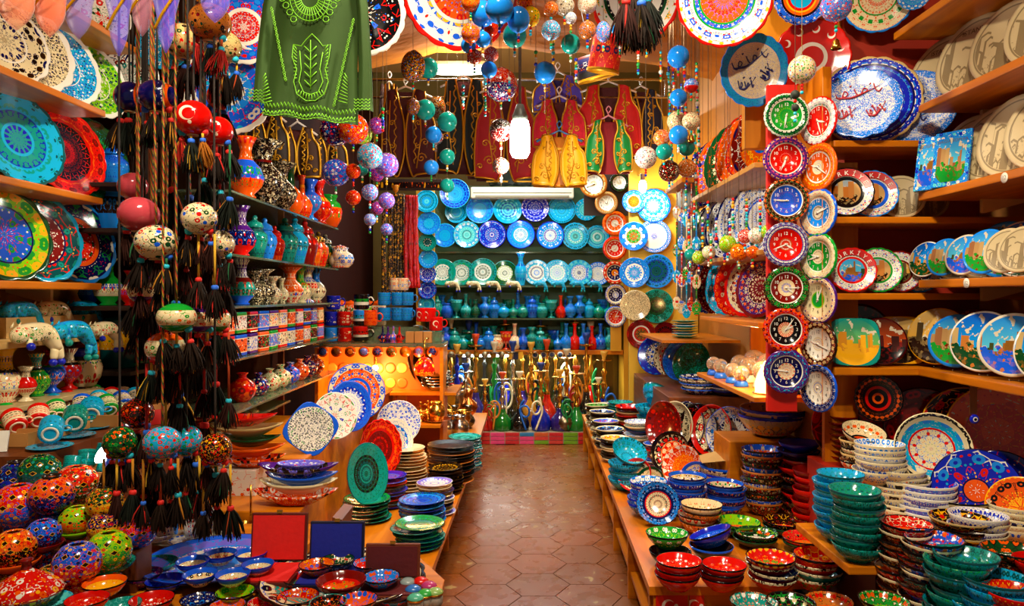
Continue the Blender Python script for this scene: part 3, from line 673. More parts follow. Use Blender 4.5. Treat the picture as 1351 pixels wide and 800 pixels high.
# plates hung above: on the sloping panel
pan = bx('trim_panel', (1.13, 3.66, 2.3), (2.3, 3.72, 3.4), wood('golden_panel', 'd88c1c', 'c07210', .4, 2)); pan['kind'] = 'structure'; pan['label'] = 'golden wooden panel behind the hung plates'
GH = 'plates hung near the ceiling'
def nail(o): return o
o = splate(994, 94, 3.55, 92, AZ(-8), AZ(-6), 'r0s40|.78:wsbs.3|.8:u|.98:cuBu|1:u', 'blue rim plate with navy calligraphy hung below the ceiling', GH, pl_scal, roll=0, sx=.92); callig(o, M_navyprint, [(-.05, .3, 1.2, .35, 11), (-.2, -.4, .5, .1, 12), (.42, -.1, .4, .9, 13)])
def crescent_plate():
    m, q = newmat('red_crescent_print'); tc = q.n('ShaderNodeTexCoord'); sx = q.n('ShaderNodeSeparateXYZ'); q.put(sx.inputs[0], tc.outputs['Object']); x, y = sx.outputs[:2]
    r = q.m('SQRT', q.m('ADD', q.m('MULTIPLY', x, x), q.m('MULTIPLY', y, y))); th = q.m('ARCTAN2', y, x)
    a = q.m('MULTIPLY', q.m('SUBTRACT', q.m('FRACT', q.m('MULTIPLY', th, 11 / (2 * PI))), .5), 2 * PI / 11)
    u = q.m('SUBTRACT', q.m('MULTIPLY', r, q.m('COSINE', a)), .76); v = q.m('MULTIPLY', r, q.m('SINE', a))
    def circ(u, v, du, dv, R): return q.m('LESS_THAN', q.m('SQRT', q.m('ADD', q.m('POWER', q.m('SUBTRACT', u, du), 2.), q.m('POWER', q.m('SUBTRACT', v, dv), 2.))), R)
    cre = q.m('MULTIPLY', circ(u, v, 0., 0., .1), q.m('SUBTRACT', 1., circ(u, v, .035, .025, .085)))
    big = q.m('MULTIPLY', circ(x, y, 0., 0., .42), q.m('SUBTRACT', 1., circ(x, y, .02, .02, .3)))
    finish(q, q.mix(q.m('MAXIMUM', cre, big), lin('c8140a'), lin('f0e8d8')), .15); return m
splate(1070, 77, 3.6, 96, AZ(-12), AZ(-4), crescent_plate(), 'red plate with ring of white crescents hung below ceiling', GH, pl_scal, roll=0)
splate(955, -2, 3.3, 120, AZ(-6), AZ(-12), 'r12s10|.5:oubr|.54:g|.62:bWyo|.66:g|.7:W|.96:Wbry|1:r', 'large white and red rimmed plate with green ring, top right', GH, pl_scal)
splate(1057, -4, 3.5, 70, AZ(-6), AZ(-10), 'r10s10|.4:c|.5:r|.56:y|.66:o|.74:k|1:buwn', 'plate of blue, orange and red rings cut by the top edge', GH, pl_scal)
splate(1158, -5, 3.5, 88, AZ(-16), AZ(-14), 'r16s12|.5:worg|.54:g|.96:wgor|1:u', 'cream floral plate cut by the top edge near the shelves', GH, pl_scal)
splate(1205, -8, 3.42, 40, AZ(-16), AZ(-10), 'r12s9|.6:uWab|1:uWab', 'turquoise plate rim peeking at the top edge', GH, pl_scal)
# --- clocks made from plates
M_white = plain('white_enamel', 'W', .3)
nums_me = join_me([(text_me(str(k), .2), Matrix.Translation((.5 * math.sin(2 * PI * k / 12), .5 * math.cos(2 * PI * k / 12), 0))) for k in range(1, 13)], 'numerals', False)
hand_l = mesh_from('hand', [(-.02, -.1, 0), (.02, -.1, 0), (.03, .35, 0), (0, .62, 0), (-.03, .35, 0), (-.02, -.1, .012), (.02, -.1, .012), (.03, .35, .012), (0, .62, .012), (-.03, .35, .012)],
                   [(5, 6, 7, 8, 9), (4, 3, 2, 1, 0)] + [(i, (i + 1) % 5, (i + 1) % 5 + 5, i + 5) for i in range(5)], False)
clk_pl = lathe('clock_plate', [(0, 0), (.9, 0), (.97, .03), (1, .08), (.96, .13), (.72, .12), (.7, .08), (0, .08)], 64, 28, .03)
def clock(px, py, Y, h, az, spec, lab, grp, t1, t2, nm=None):
    R = h / 2 * Y / F; mw = disc_mx(P(px, py, Y), AZ(az), 0) @ Matrix.Diagonal((R, R, R, 1))
    t = T('plate_clock', lab, 'clock', grp, mw=mw); p = O('dial_plate', clk_pl, cer(spec), t)
    O('numerals', nums_me, nm or M_white, t, loc=(0, 0, .086)); O('hour_hand', hand_l, M_white, t, loc=(0, 0, .095), rot=(0, 0, t1), scale=(1.3, .65, 1)); O('minute_hand', hand_l, M_white, t, loc=(0, 0, .11), rot=(0, 0, t2))
    O('hand_cap', disc_m, M_white, t, loc=(0, 0, .09), scale=(.05, .05, .6))
o = bx('trim_clock_strip', (1.16, 3.415, 1.0), (1.3, 3.44, 2.55), plain('red_strip', 'c8180a', .4)); o['kind'] = 'structure'; o['label'] = 'red painted strip carrying the front column of clocks'
G1 = 'plate clocks in the front column'; G2 = 'plate clocks in the angled column'
for i, (py, sp, lab) in enumerate([(153, 'r24s12|.5:gWlG.2|.68:g|.72:W|1:GgWn', 'all green plate clock at the top of the front column'), (210, 'r24s12|.3:rWor|.68:r|.72:W|1:pPyu', 'red dial clock with purple floral rim under the green clock'),
        (265, 'r24s12|.68:burn.2|.72:W|1:hosg', 'blue dial clock with brown floral rim'), (323, 'r24s12|.3:rWgr|.68:r|.72:r|1:pcWu', 'red dial clock with purple and teal rim below blue clock'),
        (380, 'r12s9|.38:wrob|.68:R|.72:W|1:hRgs', 'dark red dial clock with star centre and brown rim'), (435, 'r12s9|.34:wkrb|.68:k|.72:W|1:rkoc', 'black dial clock with bright red rim'),
        (490, 'r12s9|.38:wrob|.68:n|.72:W|1:pRcr', 'navy dial clock with maroon rim at the bottom')]):
    clock(1037 - (i % 2), py, 3.37, 58, -6, sp, lab, G1, random.uniform(0, 6), random.uniform(0, 6))
for i, (py, sp, lab, nm) in enumerate([(160, 'r20s12|.3:r|.55:r|.62:r|.96:Wrbg|1:r', 'red dial clock with white floral rim topping the angled column', None), (221, 'r20s12|.3:wnbr|.6:o|.66:W|.94:ogyr|1:o', 'orange clock in the angled column', None),
        (281, 'r20s12|.3:wnbr|.58:u|.64:W|.94:wurb|1:b', 'blue clock with white rim in the angled column', None), (339, 'r20s12|.3:wnbr|.6:g|.64:W|.94:wgrb|1:g', 'bright green clock in the angled column', None),
        (396, 'r20s12|.3:g|.35:l|.66:w|.94:wprb|1:p', 'purple rim clock with green ring in the angled column', 'k'), (454, 'r20s12|.3:wrb|.66:W|.94:hwrs|1:h', 'brown rim white dial clock in the angled column', 'k'), (512, 'r20s12|.3:wrb|.66:W|.94:nwus|1:b', 'navy lace rim white clock at the foot of the angled column', 'k')]):
    clock(1081, py, 3.33, 63, -66, sp, lab, G2, random.uniform(0, 6), random.uniform(0, 6), plain('black_print', 'k', .4) if nm else None)
def price(loc, txt, lab, rz=0):
    t = T('price_tag', 'round white price tag reading %s %s' % (txt, lab), 'price tag', 'round price tags', loc=loc, rot=(PI / 2, 0, rz)); O('tag', disc_m, plain('tag_white', 'e8e0d0', .6), t, scale=(.02, .02, .02)); O('lettering', text_me(txt, .022), plain('black_print', 'k', .4), t, loc=(0, 0, .0016))
price((1.7985, 2.69, 1.99), '12', 'on the shelf of stone plates', -PI / 2); price((1.7985, 2.92, 1.6), '12', 'on the shelf of small view plates', -PI / 2)
# --- right mid shelves (run along the wall behind the clocks)
GM = 'shelf boards behind the clock columns'
bx('shelf_board', (1.11, 3.46, 2.165), (1.61, 4.75, 2.19), wood('pine_board', 'c8934a', 'a8702c', .4, 1), .004, label='pine shelf board under the leaning orange plates behind the clocks', cat='shelf', group=GM)
bx('shelf_board', (1.13, 3.46, 1.745), (1.61, 4.72, 1.77), wood('pine_board', 'c8934a', 'a8702c', .4, 1), .004, label='pine shelf board under the blue white plates behind the clocks', cat='shelf', group=GM)
bx('shelf_board', (1.13, 3.46, 1.395), (1.61, 4.6, 1.42), M_orangeY, .004, label='orange shelf board under the leaning red plates behind the clocks', cat='shelf', group=GM)
bx('shelf_board', (1.11, 3.46, 1.035), (1.61, 4.6, 1.06), M_orangeY, .004, label='orange shelf board under the snow globes', cat='shelf', group=GM)
for yy, yb in ((3.46, 3.49), (4.58, 4.61)):
    o = bx('trim_upright', (1.45, yy, 0), (1.61, yb, 2.165), M_orangeZ); o['kind'] = 'structure'
GP = 'plates on the shelves behind the clocks'
def lean_row(items, X, z, az, lean, place):
    for px, h, sp, d in items:
        Y = X * F / (px - VX); splate(px, 0, Y, h, AZ(az), AZ(lean), sp, d + ' ' + place, GP, pl_scal, z=z)
lean_row([(1008, 108, 'r6s7|.32:bgcu|.4:o|.7:oRyg|.96:RoWn|1:o', 'orange plate with blue peacock centre'), (985, 100, 'r6s7|.3:ogWy|.7:roky|.96:oyWG|1:r', 'red and orange floral plate'), (967, 94, 'r12s8|.5:GowR|.9:Growy|1:G', 'green and orange floral plate'),
          (952, 88, 'r12s9|.4:oyR|.9:orwb|1:o', 'orange lace plate'), (938, 84, 'r12s9|.5:nbWR|.95:nrWu|1:n', 'navy floral plate'), (926, 74, 'r12s9|.5:oRyk|1:Rkoy', 'dark orange plate')], 1.36, 2.192, -62, 8, 'leaning on the pine shelf')
lean_row([(px, h, 'r%ds16|.4:Wnbu.4|.45:b|.95:Wnub.4|1:n' % s, 'blue and white lace plate') for px, h, s in ((1004, 104, 16), (985, 100, 20), (968, 92, 14), (953, 86, 18), (940, 78, 12), (929, 72, 16))], 1.36, 1.772, -62, 8, 'on the middle shelf behind the clocks')
lean_row([(1004, 78, 'r12s9|.5:Rwkp|.9:pRwo|1:R', 'maroon lace plate'), (990, 82, 'r12s9|.5:wrbk|.9:wRrb|1:r', 'cream and red plate'), (975, 80, 'r12s9|.5:rkwo|1:rwko', 'red floral plate'), (962, 78, 'r12s9|.5:wkgr|1:cWrb', 'turquoise rim floral plate'), (950, 76, 'r12s9|.5:Wrnb|1:Rwrk', 'white centred red plate'), (938, 72, 'r12s9|.5:bWu|1:BbWn', 'cobalt plate')], 1.34, 1.422, -62, 8, 'on the third shelf behind the clocks')
# snow globes, dolls and small lit souvenirs
GSN = 'souvenirs on the snow globe shelf'
M_gl2 = plain('globe_glass', 'e8f0f0', .02, trans=.9)
random.seed(6)
for i in range(13):
    X = 1.17 + .1 * (i % 3); Y = 3.62 + .2 * (i // 3) + .04 * (i % 2)
    if i == 0: X, Y = 1.34, 3.58
    t = T('snow_globe', 'small glass snow globe on the orange shelf behind the clocks', 'snow globe', GSN, loc=(X, Y, 1.061), scale=1.25 + .3 * (i % 3)); R = .035
    O('base', lathe('globe_base', [(0, 0), (.03, 0), (.032, .004), (.026, .022), (.022, .026), (0, .026)], 16), plain('globe_base_%d' % (i % 3), ['1a62d8', 'W', 'a0300c'][i % 3], .3), t)
    O('glass_dome', sphere('gdome', 16, 12), M_gl2, t, loc=(0, 0, .056), scale=R); O('miniature_mosque', VM['genie'], M_gold, t, loc=(0, 0, .0265), scale=.045)
for i, (px, col, Y) in enumerate([(978, 'd4160a', 4.1), (1000, 'e8b020', 3.66), (990, '0a8f60', 3.88)]):
    t = T('doll_figurine', ['red dressed', 'yellow dressed', 'green dressed'][i] + ' doll figurine standing behind the snow globes', 'figurine', GSN, loc=(1.5, Y, 1.061), scale=1.5)
    O('robe', lathe('robe', [(0, 0), (.05, 0), (.045, .05), (.022, .13), (.026, .15), (.012, .165), (0, .165)], 14), plain('robe%d' % i, col, .5), t)
    O('head', ball_s, plain('doll_skin', 'e0a878', .5), t, loc=(0, 0, .182), scale=.02); O('hat', lathe('fez', [(0, 0), (.016, 0), (.012, .025), (0, .026)], 12), plain('fez_red', 'a01008', .6), t, loc=(0, 0, .197))
    for s in (-1, 1): O('arm', tube_me([(0, 0, 0), (.03, 0, -.03), (.045, -.01, -.07)], .009, 6, key='dollarm'), plain('robe%d' % i, col, .5), t, loc=(s * .015, 0, .145), rot=(0, 0, 0 if s > 0 else PI))
t = T('lit_souvenir_lamp', 'glowing yellow lamp house beside the lower clocks', 'lamp', None, loc=(1.22, 3.6, 1.061))
O('shade', lathe('lamphouse', [(0, 0), (.06, 0), (.062, .05), (.05, .09), (.03, .13), (.012, .16), (0, .165)], 10), plain('lit_yellow', 'ffb020', .4, emit=((1, .55, .12), 6.)), t); O('base', disc_m, M_gold, t, loc=(0, 0, -.0), scale=(.07, .07, .08))
lamp('POINT', 'souvenir_lamp_light', (1.2, 3.75, 1.33), 14, (1, .6, .2), .03)
# ================================================================ right counter: low tier along the aisle and risers
def slab_me(poly, z0, z1):
    n = len(poly); vs = [(x, y, z0) for x, y in poly] + [(x, y, z1) for x, y in poly]
    bm = bmesh.new(); bv = [bm.verts.new(v) for v in vs]
    bm.faces.new(bv[:n]); bm.faces.new(bv[n:][::-1])
    for i in range(n): bm.faces.new((bv[i], bv[(i + 1) % n], bv[(i + 1) % n + n], bv[i + n]))
    return from_bm('slab', bm)
t = T('display_counter', 'low orange wooden display counter along the right of the aisle', 'counter', loc=(0, 0, 0))
pr = [(.515, 2.94), (.59, 7.2), (1.6, 7.2), (1.6, 3.76), (1.36, 3.76), (1.36, 3.0), (1.1, 3.0), (1.1, 2.94)]
O('counter_top', slab_me(pr, .325, .36), M_orangeY, t)
O('lower_shelf', slab_me([(.535, 2.98), (.61, 7.18), (1.3, 7.18), (1.3, 3.0)], .12, .14), M_orangeY, t)
O('back_panel', slab_me([(.95, 2.98), (1.0, 7.18), (1.03, 7.18), (.98, 2.98)], .0, .325), M_redpanel, t)
O('front_panel', box_me('fp', .56, .03, .325, .004), M_orange, t, loc=(.815, 2.965, 0))
for i in range(7):
    y = 3.0 + i * .69; O('upright', box_me('up', .4, .025, .325), M_orange, t, loc=(.725 + i * .012, y, 0))
M_paper = plain('white_paper', 'd8d4c8', .7, noise=.15, ns=20); M_redpack = cer('z0s30|.5:rWRW.2|1:rWRW.2', .4)
for i in range(6):
    y = 3.28 + i * .69; x = .56 + i * .012
    for k in range(2):
        O('paper_bundle', box_me('pb', .05, .16, .13, .012), M_paper, loc=(x + .05, y - .13 + .2 * k, .141), rot=(0, random.uniform(-.12, .12), random.uniform(-.1, .1)), label='white paper bundle on the shelf inside the right counter', cat='paper bundle', group='bundles in the right counter')
    O('red_packet', box_me('rp', .14, .3, .1, .008), M_redpack, loc=(x + .12, y, .001), rot=(0, 0, random.uniform(-.06, .06)), label='red printed packet at floor level inside the right counter', cat='packet', group='packets in the right counter')
def flag_mat():
    m, q = newmat('crescent_star_print'); tc = q.n('ShaderNodeTexCoord'); sx = q.n('ShaderNodeSeparateXYZ'); q.put(sx.inputs[0], tc.outputs['Object']); x, z = sx.outputs[0], sx.outputs[2]
    def dist(cx, cz): return q.m('SQRT', q.m('ADD', q.m('POWER', q.m('SUBTRACT', x, cx), 2.), q.m('POWER', q.m('SUBTRACT', z, cz), 2.)))
    f = q.m('MULTIPLY', q.m('LESS_THAN', dist(-.015, .045), .026), q.m('GREATER_THAN', dist(-.008, .045), .02))
    f = q.m('MAXIMUM', f, q.m('LESS_THAN', dist(.018, .045), .008))
    finish(q, q.mix(f, lin('c8100a'), lin('f4efe2')), .35); return m
M_flag = flag_mat()
for px, w, lab in ((886, .13, 'red flag card with white crescent and star on the counter front'), (919, .06, 'small red flag card at the right of the larger one')):
    O('flag_card', box_me('fc', w, .006, .09), M_flag, loc=((px - VX) * 2.95 / F, 2.947, .235), label=lab, cat='sign')
bx('low_ledge', (.7, 2.35, 0), (1.22, 2.92, .27), M_orange, .005, label='low wooden ledge in front of the right counter', cat='ledge')
t = T('display_riser', 'orange topped step carrying the teal bowl stacks', 'display step', None, loc=(1.71, 2.765, 0))
O('step_top', box_me('st', 1.14, .49, .03, .005), M_orange, t, loc=(0, 0, .57)); O('step_body', box_me('sbd', 1.0, .4, .569), plain('dark_red_box', '3a0a06', .6), t, loc=(.06, .03, 0))
bx('display_riser', (1.22, 1.3, 0), (2.28, 2.5, .5), M_brown, .006, label='brown step under the front right bowl stacks', cat='display step')
bx('display_riser', (1.42, 3.02, 0), (2.28, 3.6, .75), M_redpanel, .006, label='red step below the corner shelves', cat='display step')
bx('display_riser', (1.17, 4.08, .361), (1.6, 4.42, .72), M_orange, .006, label='orange crate under the big nested bowls', cat='crate')
bx('display_riser', (.98, 4.5, .361), (1.6, 4.94, .5), M_brown, .006, label='brown crate under the leaning bowls', cat='crate')
bx('display_riser', (1.0, 4.95, .361), (1.6, 6.5, .85), M_brown, .006, label='tall brown crate under the standing blue plates', cat='crate')
# ---- bowl stacks
GB = 'bowls stacked on the right counter'; RC = ' on the right counter'
LACE = {'red': 'r12s9|.42:Wkrs|.48:k|.82:rWow.3|.965:r|1:k', 'blue': 'r12s9|.42:Wkbu|.48:n|.86:bWu.3|.965:B|1:k'}
stack(895, 738, 777, .36, 60, 3, [LACE['red'], 'r12s8|.965:r|1:k', 'r0s5|.965:r|1:k'], 'red bowl with white lace centre in the front left stack', GB)
stack(955, 743, 777, .36, 58, 3, ['r12s9|.42:cWu|.48:k|.82:rWow.3|.965:r|1:k', 'r0s5|.965:R|1:k', 'r0s5|.965:r|1:k'], 'red bowl of the stack with turquoise centre on the counter front', GB)
stack(1017, 733, 777, .36, 62, 4, ['r10s6|.4:rugo|.46:r|.965:royg|1:k', 'r0s4|.965:R|1:wk', 'r0s6|.965:n|1:wk', 'r0s5|.965:r|1:wk'], 'bowl of the red and navy stack on the counter front', GB, bowl_s)
stack(1077, 730, 777, .36, 63, 4, ['r5s5|.5:orwg|.965:royw|1:k', 'r0s5|.965:r|1:wk', 'r0s5|.965:t|1:wk', 'r0s6|.965:rog|1:wk'], 'bowl of the red stack with one teal bowl at the counter front', GB, bowl_s)
stack(881, 703, 745, .36, 56, 2, ['r12s9|.42:Wkrs|.46:k|.6:g|.965:gWl.3|1:k', 'r0s5|1:k'], 'green lace bowl set on a black bowl near the aisle', GB)
stack(941, 704, 738, .36, 58, 2, [LACE['blue'], 'r0s5|.965:k|1:b'], 'blue lace bowl tilted on a black bowl' + RC, GB, tilt_top=(.35, -.1))
splate(868, 688, 3.75, 50, AZ(-10), AZ(28), 'r14s10|.55:wrkR|.6:r|.7:n|.965:ubnW|1:n', 'small plate with red cream centre and navy rim leaning near the aisle', GB, pl_deep, z=.36)
for px, top, base, sp, lab in ((974, 688, 706, 'r6s5|.5:oyrk|.965:lgor|1:G', 'shallow lime green dish with orange flowers'), (999, 703, 722, 'r6s5|.5:WgrG|.965:GWlo|1:k', 'green white flower dish behind the red bowls'),
                               (1034, 690, 706, 'r8s6|.5:royw|.965:hkyr|1:k', 'dark floral dish with orange centre'), (1058, 711, 727, 'r8s6|.5:orgy|.965:rokg|1:k', 'red orange dish behind the front right bowls')):
    stack(px, top, base, .36, 57, 2, [sp, 'r0s5|.965:k|1:G'], lab + RC, GB, bowl_w)
BW = 'r10s9|.5:Wubn.4|.54:b|.965:uWnW.4|1:B'; CB = 'r10s9|.5:wkrs|.55:w|.88:wkbs|.965:b|1:n'
stack(855, 634, 680, .36, 51, 5, [BW, 'r0s9|.965:uWnW|1:B'], 'blue white lace bowl in the stack nearest the aisle', GB)
stack(905, 627, 681, .36, 51, 7, [CB, 'r0s9|.965:BWes|1:b'], 'cream and blue bowl of the tall stack second from aisle', GB)
stack(957, 637, 683, .36, 51, 6, ['r10s8|.5:wgrb|.55:w|.88:wkrg|.965:b|1:n', 'r0s9|.965:nsob|1:b'], 'floral cream bowl of the navy stack' + RC, GB)
stack(923, 664, 703, .36, 54, 4, ['r8s6|.5:wrgb|.965:wrsk|1:h', 'r0s9|.965:ewhr|1:h'], 'cream red flower bowl stacked in front of the blue stacks', GB)
stack(1005, 592, 677, .36, 55, 11, ['r10s7|.4:rbyo|.45:y|.965:brwo|1:h', 'r0s12|.965:hsrw|1:e', 'r0s12|.965:hogs|1:h'], 'dark floral bowl of the tallest stack beside the blue bowls', GB)
stack(1056, 583, 684, .36, 54, 9, ['r0s4|1:B', 'r0s4|1:n', 'r0s4|1:R', 'r0s4|1:r', 'r0s9|1:kwor', 'r0s4|1:k', 'r0s4|1:r', 'r0s9|1:hsrw', 'r0s9|1:hsrw'], 'glossy bowl of the stack topped by a plain cobalt bowl', GB, bowl_w)
stack(1072, 620, 700, .36, 50, 9, ['r0s3|1:R', 'r0s4|1:r'], 'plain red bowl of the stack left of the turquoise bowls', GB)
stack(1105, 624, 712, .6, 61, 8, ['r20s14|.965:cTtu|1:T', 'r0s16|1:cuTt'], 'turquoise bowl of the stack left of the green one', GB, bump=.3)
stack(1131, 644, 738, .6, 66, 8, ['r20s14|.965:tTgG|1:T', 'r0s16|1:tGTT'], 'sea green bowl of the stack on the orange step edge', GB, bump=.3)
stack(1160, 584, 641, .75, 63, 6, ['r14s9|.45:uWba|.5:W|.965:Wubu|1:w', 'r0s16|.5:w|.75:w|.965:wubB|1:w'], 'cream bowl with blue band in the rear stack below shelves', GB)
stack(1186, 617, 690, .6, 66, 8, ['r10s7|.5:wkbr|.965:wkbn|1:w', 'r0s16|.6:w|.965:whbo|1:w'], 'cream and black dotted bowl right of the sea green stack', GB)
stack(1224, 636, 697, .6, 74, 6, ['r18s14|.2:W|.965:vWuW.4|1:W', 'r0s16|.6:W|.965:Wvb|1:W'], 'pale blue spiral bowl of the white stack' + RC, GB)
stack(1266, 656, 700, .6, 80, 4, ['r12s8|.6:khyw|.85:kws|.965:w|1:k', 'r0s16|.6:h|.965:wrkh|1:w'], 'wide cream bowl with dark lattice inside right of the spiral bowl', GB, bowl_w)
stack(1266, 682, 716, .6, 74, 4, ['r8s6|.6:hyrg|.965:kryo|1:s', 'r0s9|.965:khos|1:k'], 'dark floral bowl below the lattice bowl', GB, bowl_w, Y=2.66)
stack(1194, 690, 789, .5, 64, 9, ['r8s6|.6:oubg|.965:rowk|1:k', 'r0s9|.965:hwoy|1:w', 'r0s9|.965:ewhr|1:k'], 'orange floral bowl of the tall front stack', GB, bowl_s)
stack(1226, 708, 806, .5, 71, 10, ['r8s7|.3:Wrb|.6:ruWB|.965:bWro|1:k', 'r0s9|.965:nwor|1:w', 'r0s9|.965:twoh|1:k', 'r0s9|.965:rwyk|1:k'], 'blue red patterned bowl of the tall front stack', GB, bowl_s)
stack(1267, 730, 832, .5, 80, 8, ['r20s12|.965:tcTG|1:T', 'r0s14|1:tTgG'], 'jade green bowl of the front right stack', GB, bump=.3)
stack(1309, 760, 850, .5, 86, 6, ['r20s12|.965:caTu|1:T', 'r0s14|1:cuTt'], 'pale turquoise bowl of the front right stack', GB, bump=.3)
stack(1342, 779, 862, .5, 76, 5, ['r16s7|.965:royR|1:r'], 'orange red bowl cut by the bottom right corner', GB)
stack(1290, 682, 731, .6, 70, 5, ['r18s14|.2:W|.965:WbvB.4|1:W', 'r0s16|.6:s|.965:wsv|1:w'], 'blue white swirl bowl of the cream stack near right edge', GB)
stack(1338, 676, 727, .6, 64, 5, ['r12s6|.5:wnrb|.965:wnb|1:w', 'r0s16|.6:o|.965:wsoe|1:w'], 'cream navy bowl of the stack at the right edge', GB, Y=2.78)
stack(1330, 724, 790, .5, 76, 5, ['r8s6|.6:GrWg|.965:GokW|1:k', 'r0s9|.965:khos|1:k'], 'dark green floral bowl right of the jade stack', GB, bowl_w, Y=2.36)
stack(1372, 741, 830, .5, 70, 5, ['r0s3|1:r'], 'plain red bowl at the right edge', GB)
stack(1139, 572, 626, .75, 56, 5, ['r14s8|.4:roky|.5:k|.965:wokr|1:k', 'r0s9|.965:hwsk|1:s'], 'floral rim bowl tilted on top of the rear cream stack', GB, tilt_top=(.35, .1))
stack(1110, 548, 610, .75, 46, 8, ['r0s3|1:R'], 'glossy dark red dish in the rear stack beside the clocks', GB, pl_deep, name='dish', cat='dish', Y=3.5)
for px, sp in ((991, 'r10s6|.5:ctWr|.965:tWok|1:h'), (1042, 'r10s6|.5:wgrk|.965:kwgo|1:h'), (1098, 'r10s6|.5:oyrw|.965:eokr|1:h')):
    stack(px, 792, 846, .27, 62, 3, [sp, 'r0s8|1:hwok'], 'floral bowl cut by the bottom edge before the red stacks', GB, bowl_s)
stack(1166, 790, 870, .5, 62, 3, ['r10s6|.5:lwgo|.965:gwko|1:h'], 'green floral bowl cut by the bottom edge', GB, bowl_s, Y=2.1)
# leaning big plates below the corner shelves
GL = 'large plates leaning below the corner shelves'
splate(1158, 526, 3.4, 60, AZ(-8), AZ(6), 'r24s10|.14:k|.24:o|.42:k|.54:r|.62:k|.965:hkoR|1:k', 'round black and red target plate below the corner shelves', GL, pl_scal)
splate(1218, 0, 3.45, 96, AZ(-20), AZ(12), 'r8s5|.3:Rmr|.965:RrmR|1:m', 'plain dark red plate below the corner shelves', GL, z=.752)
splate(1275, 0, 3.33, 104, AZ(-28), AZ(12), 'r8s6|.5:kryw|.965:hryo|1:y', 'dark floral plate with yellow rim leaning at the rear', GL, z=.752)
splate(1316, 0, 3.16, 118, AZ(-30), AZ(12), 'r6s5|.3:oWry|.6:royb|.965:orWy|1:y', 'big red orange floral plate at the right edge', GL, z=.752)
splate(1228, 0, 3.06, 88, AZ(-22), AZ(16), 'r10s7|.35:wrug|.55:wrb|.6:r|.8:cuwn|.9:w|.965:kw|1:w', 'cream bowl with red sprays and blue band leaning upright', GL, bowl_w, z=.752, name='bowl', cat='bowl')
splate(1320, 0, 2.98, 94, AZ(-32), AZ(16), 'r6s5|.5:BrWy|.965:BbrW|1:n', 'cobalt floral plate leaning behind the largest cobalt plate', GL, z=.602)
splate(1288, 0, 2.9, 104, AZ(-26), AZ(16), 'r5s4|.26:oWr|.3:n|.7:Byrc|.965:BrWu|1:n', 'largest cobalt plate with orange star flower leaning upright', GL, z=.602)
splate(1348, 0, 2.8, 78, AZ(-38), AZ(20), 'r8s5|.965:orky|1:y', 'orange plate behind the bowls at the right edge', GL, z=.602)
for i, (px, py, w) in enumerate(((1110, 528, 80), (1128, 545, 60))):
    splate(px, py, 3.56, w, AZ(-6), AZ(8), 'r3s3|.5:R|.6:mRo|.62:R|1:Rmr', 'dim red plate in the dark recess right of the clocks', GL, pl_round, z=.752)
# price label hanging from shelf and the evil eye pendant
t = T('price_tag', 'silver pendant with blue eye bead hanging before the corner plates', 'pendant', loc=P(1284, 500, 2.95)); t.location.z = 1.184
O('strip', box_me('pst', .03, .004, .12, org=(.5, .5, 1)), M_silver, t); O('bead', ball_s, cer('r0s3|.3:k|.5:W|1:B'), t, loc=(0, -.008, -.14), rot=(PI / 2, 0, 0), scale=(.02, .02, .008))
# ---- far half of the counter
GF = 'bowls and plates on the far right counter'
sm = ['r12s9|.5:Worb|.965:orWb|1:w', 'r0s9|1:kwos']
for Y, px, w, n in ((6.55, 789, 33, 9), (6.2, 795, 34, 9), (5.85, 799, 36, 8), (5.5, 804, 38, 8), (5.15, 812, 40, 8), (6.75, 801, 30, 8)):
    b = VY + 1.19 * F / Y; a, c = random.choice([('Worb', 'or'), ('Wbuk', 'bw'), ('orWy', 'or'), ('wrkg', 'rw')])
    stack(px, b - 21 - n * .3, b, .36, w, n, ['r12s9|.5:%s|.9:%s|1:w' % (a, a[::-1]), 'r0s9|1:k', 'r0s9|1:h', 'r0s9|1:w'], 'small plate of a low stack along the far aisle edge, right counter', GF, pl_deep, name='plate', cat='plate')
stack(819, 530, 565, .36, 34, 9, ['r12s9|1:tcTT', 'r0s9|1:tT'], 'teal plate of the far stack beside the small plates', GF, pl_deep, name='plate', cat='plate')
stack(831, 536, 580, .36, 38, 12, ['r8s6|.5:rkwo|1:rkr', 'r0s5|1:h', 'r0s5|1:s'], 'dark red plate of the far stack', GF, pl_deep, name='plate', cat='plate')
stack(842, 556, 604, .36, 38, 9, ['r12s9|.5:Wubn|1:Wub', 'r0s9|1:w', 'r0s6|1:n'], 'white blue plate of the mid stack beside aisle', GF, pl_deep, name='plate', cat='plate')
stack(862, 521, 592, .36, 46, 5, ['r16s10|.965:cuTt|1:T', 'r0s9|1:cT'], 'large turquoise bowl of the far stack', GF, bowl, tilt_top=(.8, -.25), bump=.3)
stack(826, 599, 646, .36, 47, 4, ['r16s10|.965:ctTT|1:T', 'r0s9|1:cT'], 'turquoise bowl of the near aisle stack', GF, bowl, tilt_top=(.6, .25), bump=.3)
stack(868, 585, 620, .36, 36, 5, ['r12s8|.5:Wubn|.965:bWn|1:W', 'r0s5|1:r', 'r0s5|1:R'], 'blue white plate on red dishes mid counter', GF, pl_deep, name='plate', cat='plate')
L = lambda px, py, Y, h, az, ln, sp, lab, z, me=bowl_w: splate(px, py, Y, h, AZ(az), AZ(ln), sp, lab + ', right counter', 'leaning bowls on the right counter', me, z=z, name='bowl' if me is bowl_w else 'plate', cat='bowl' if me is bowl_w else 'plate')
L(841, 617, 4.35, 38, -35, 35, 'r10s6|.6:wkrs|.85:wks|.965:r|1:R', 'red rimmed cream bowl leaning at the aisle', .36)
L(860, 622, 4.28, 32, -35, 35, 'r10s6|.6:wkgs|.85:wks|.965:G|1:k', 'black green rimmed cream bowl leaning', .36)
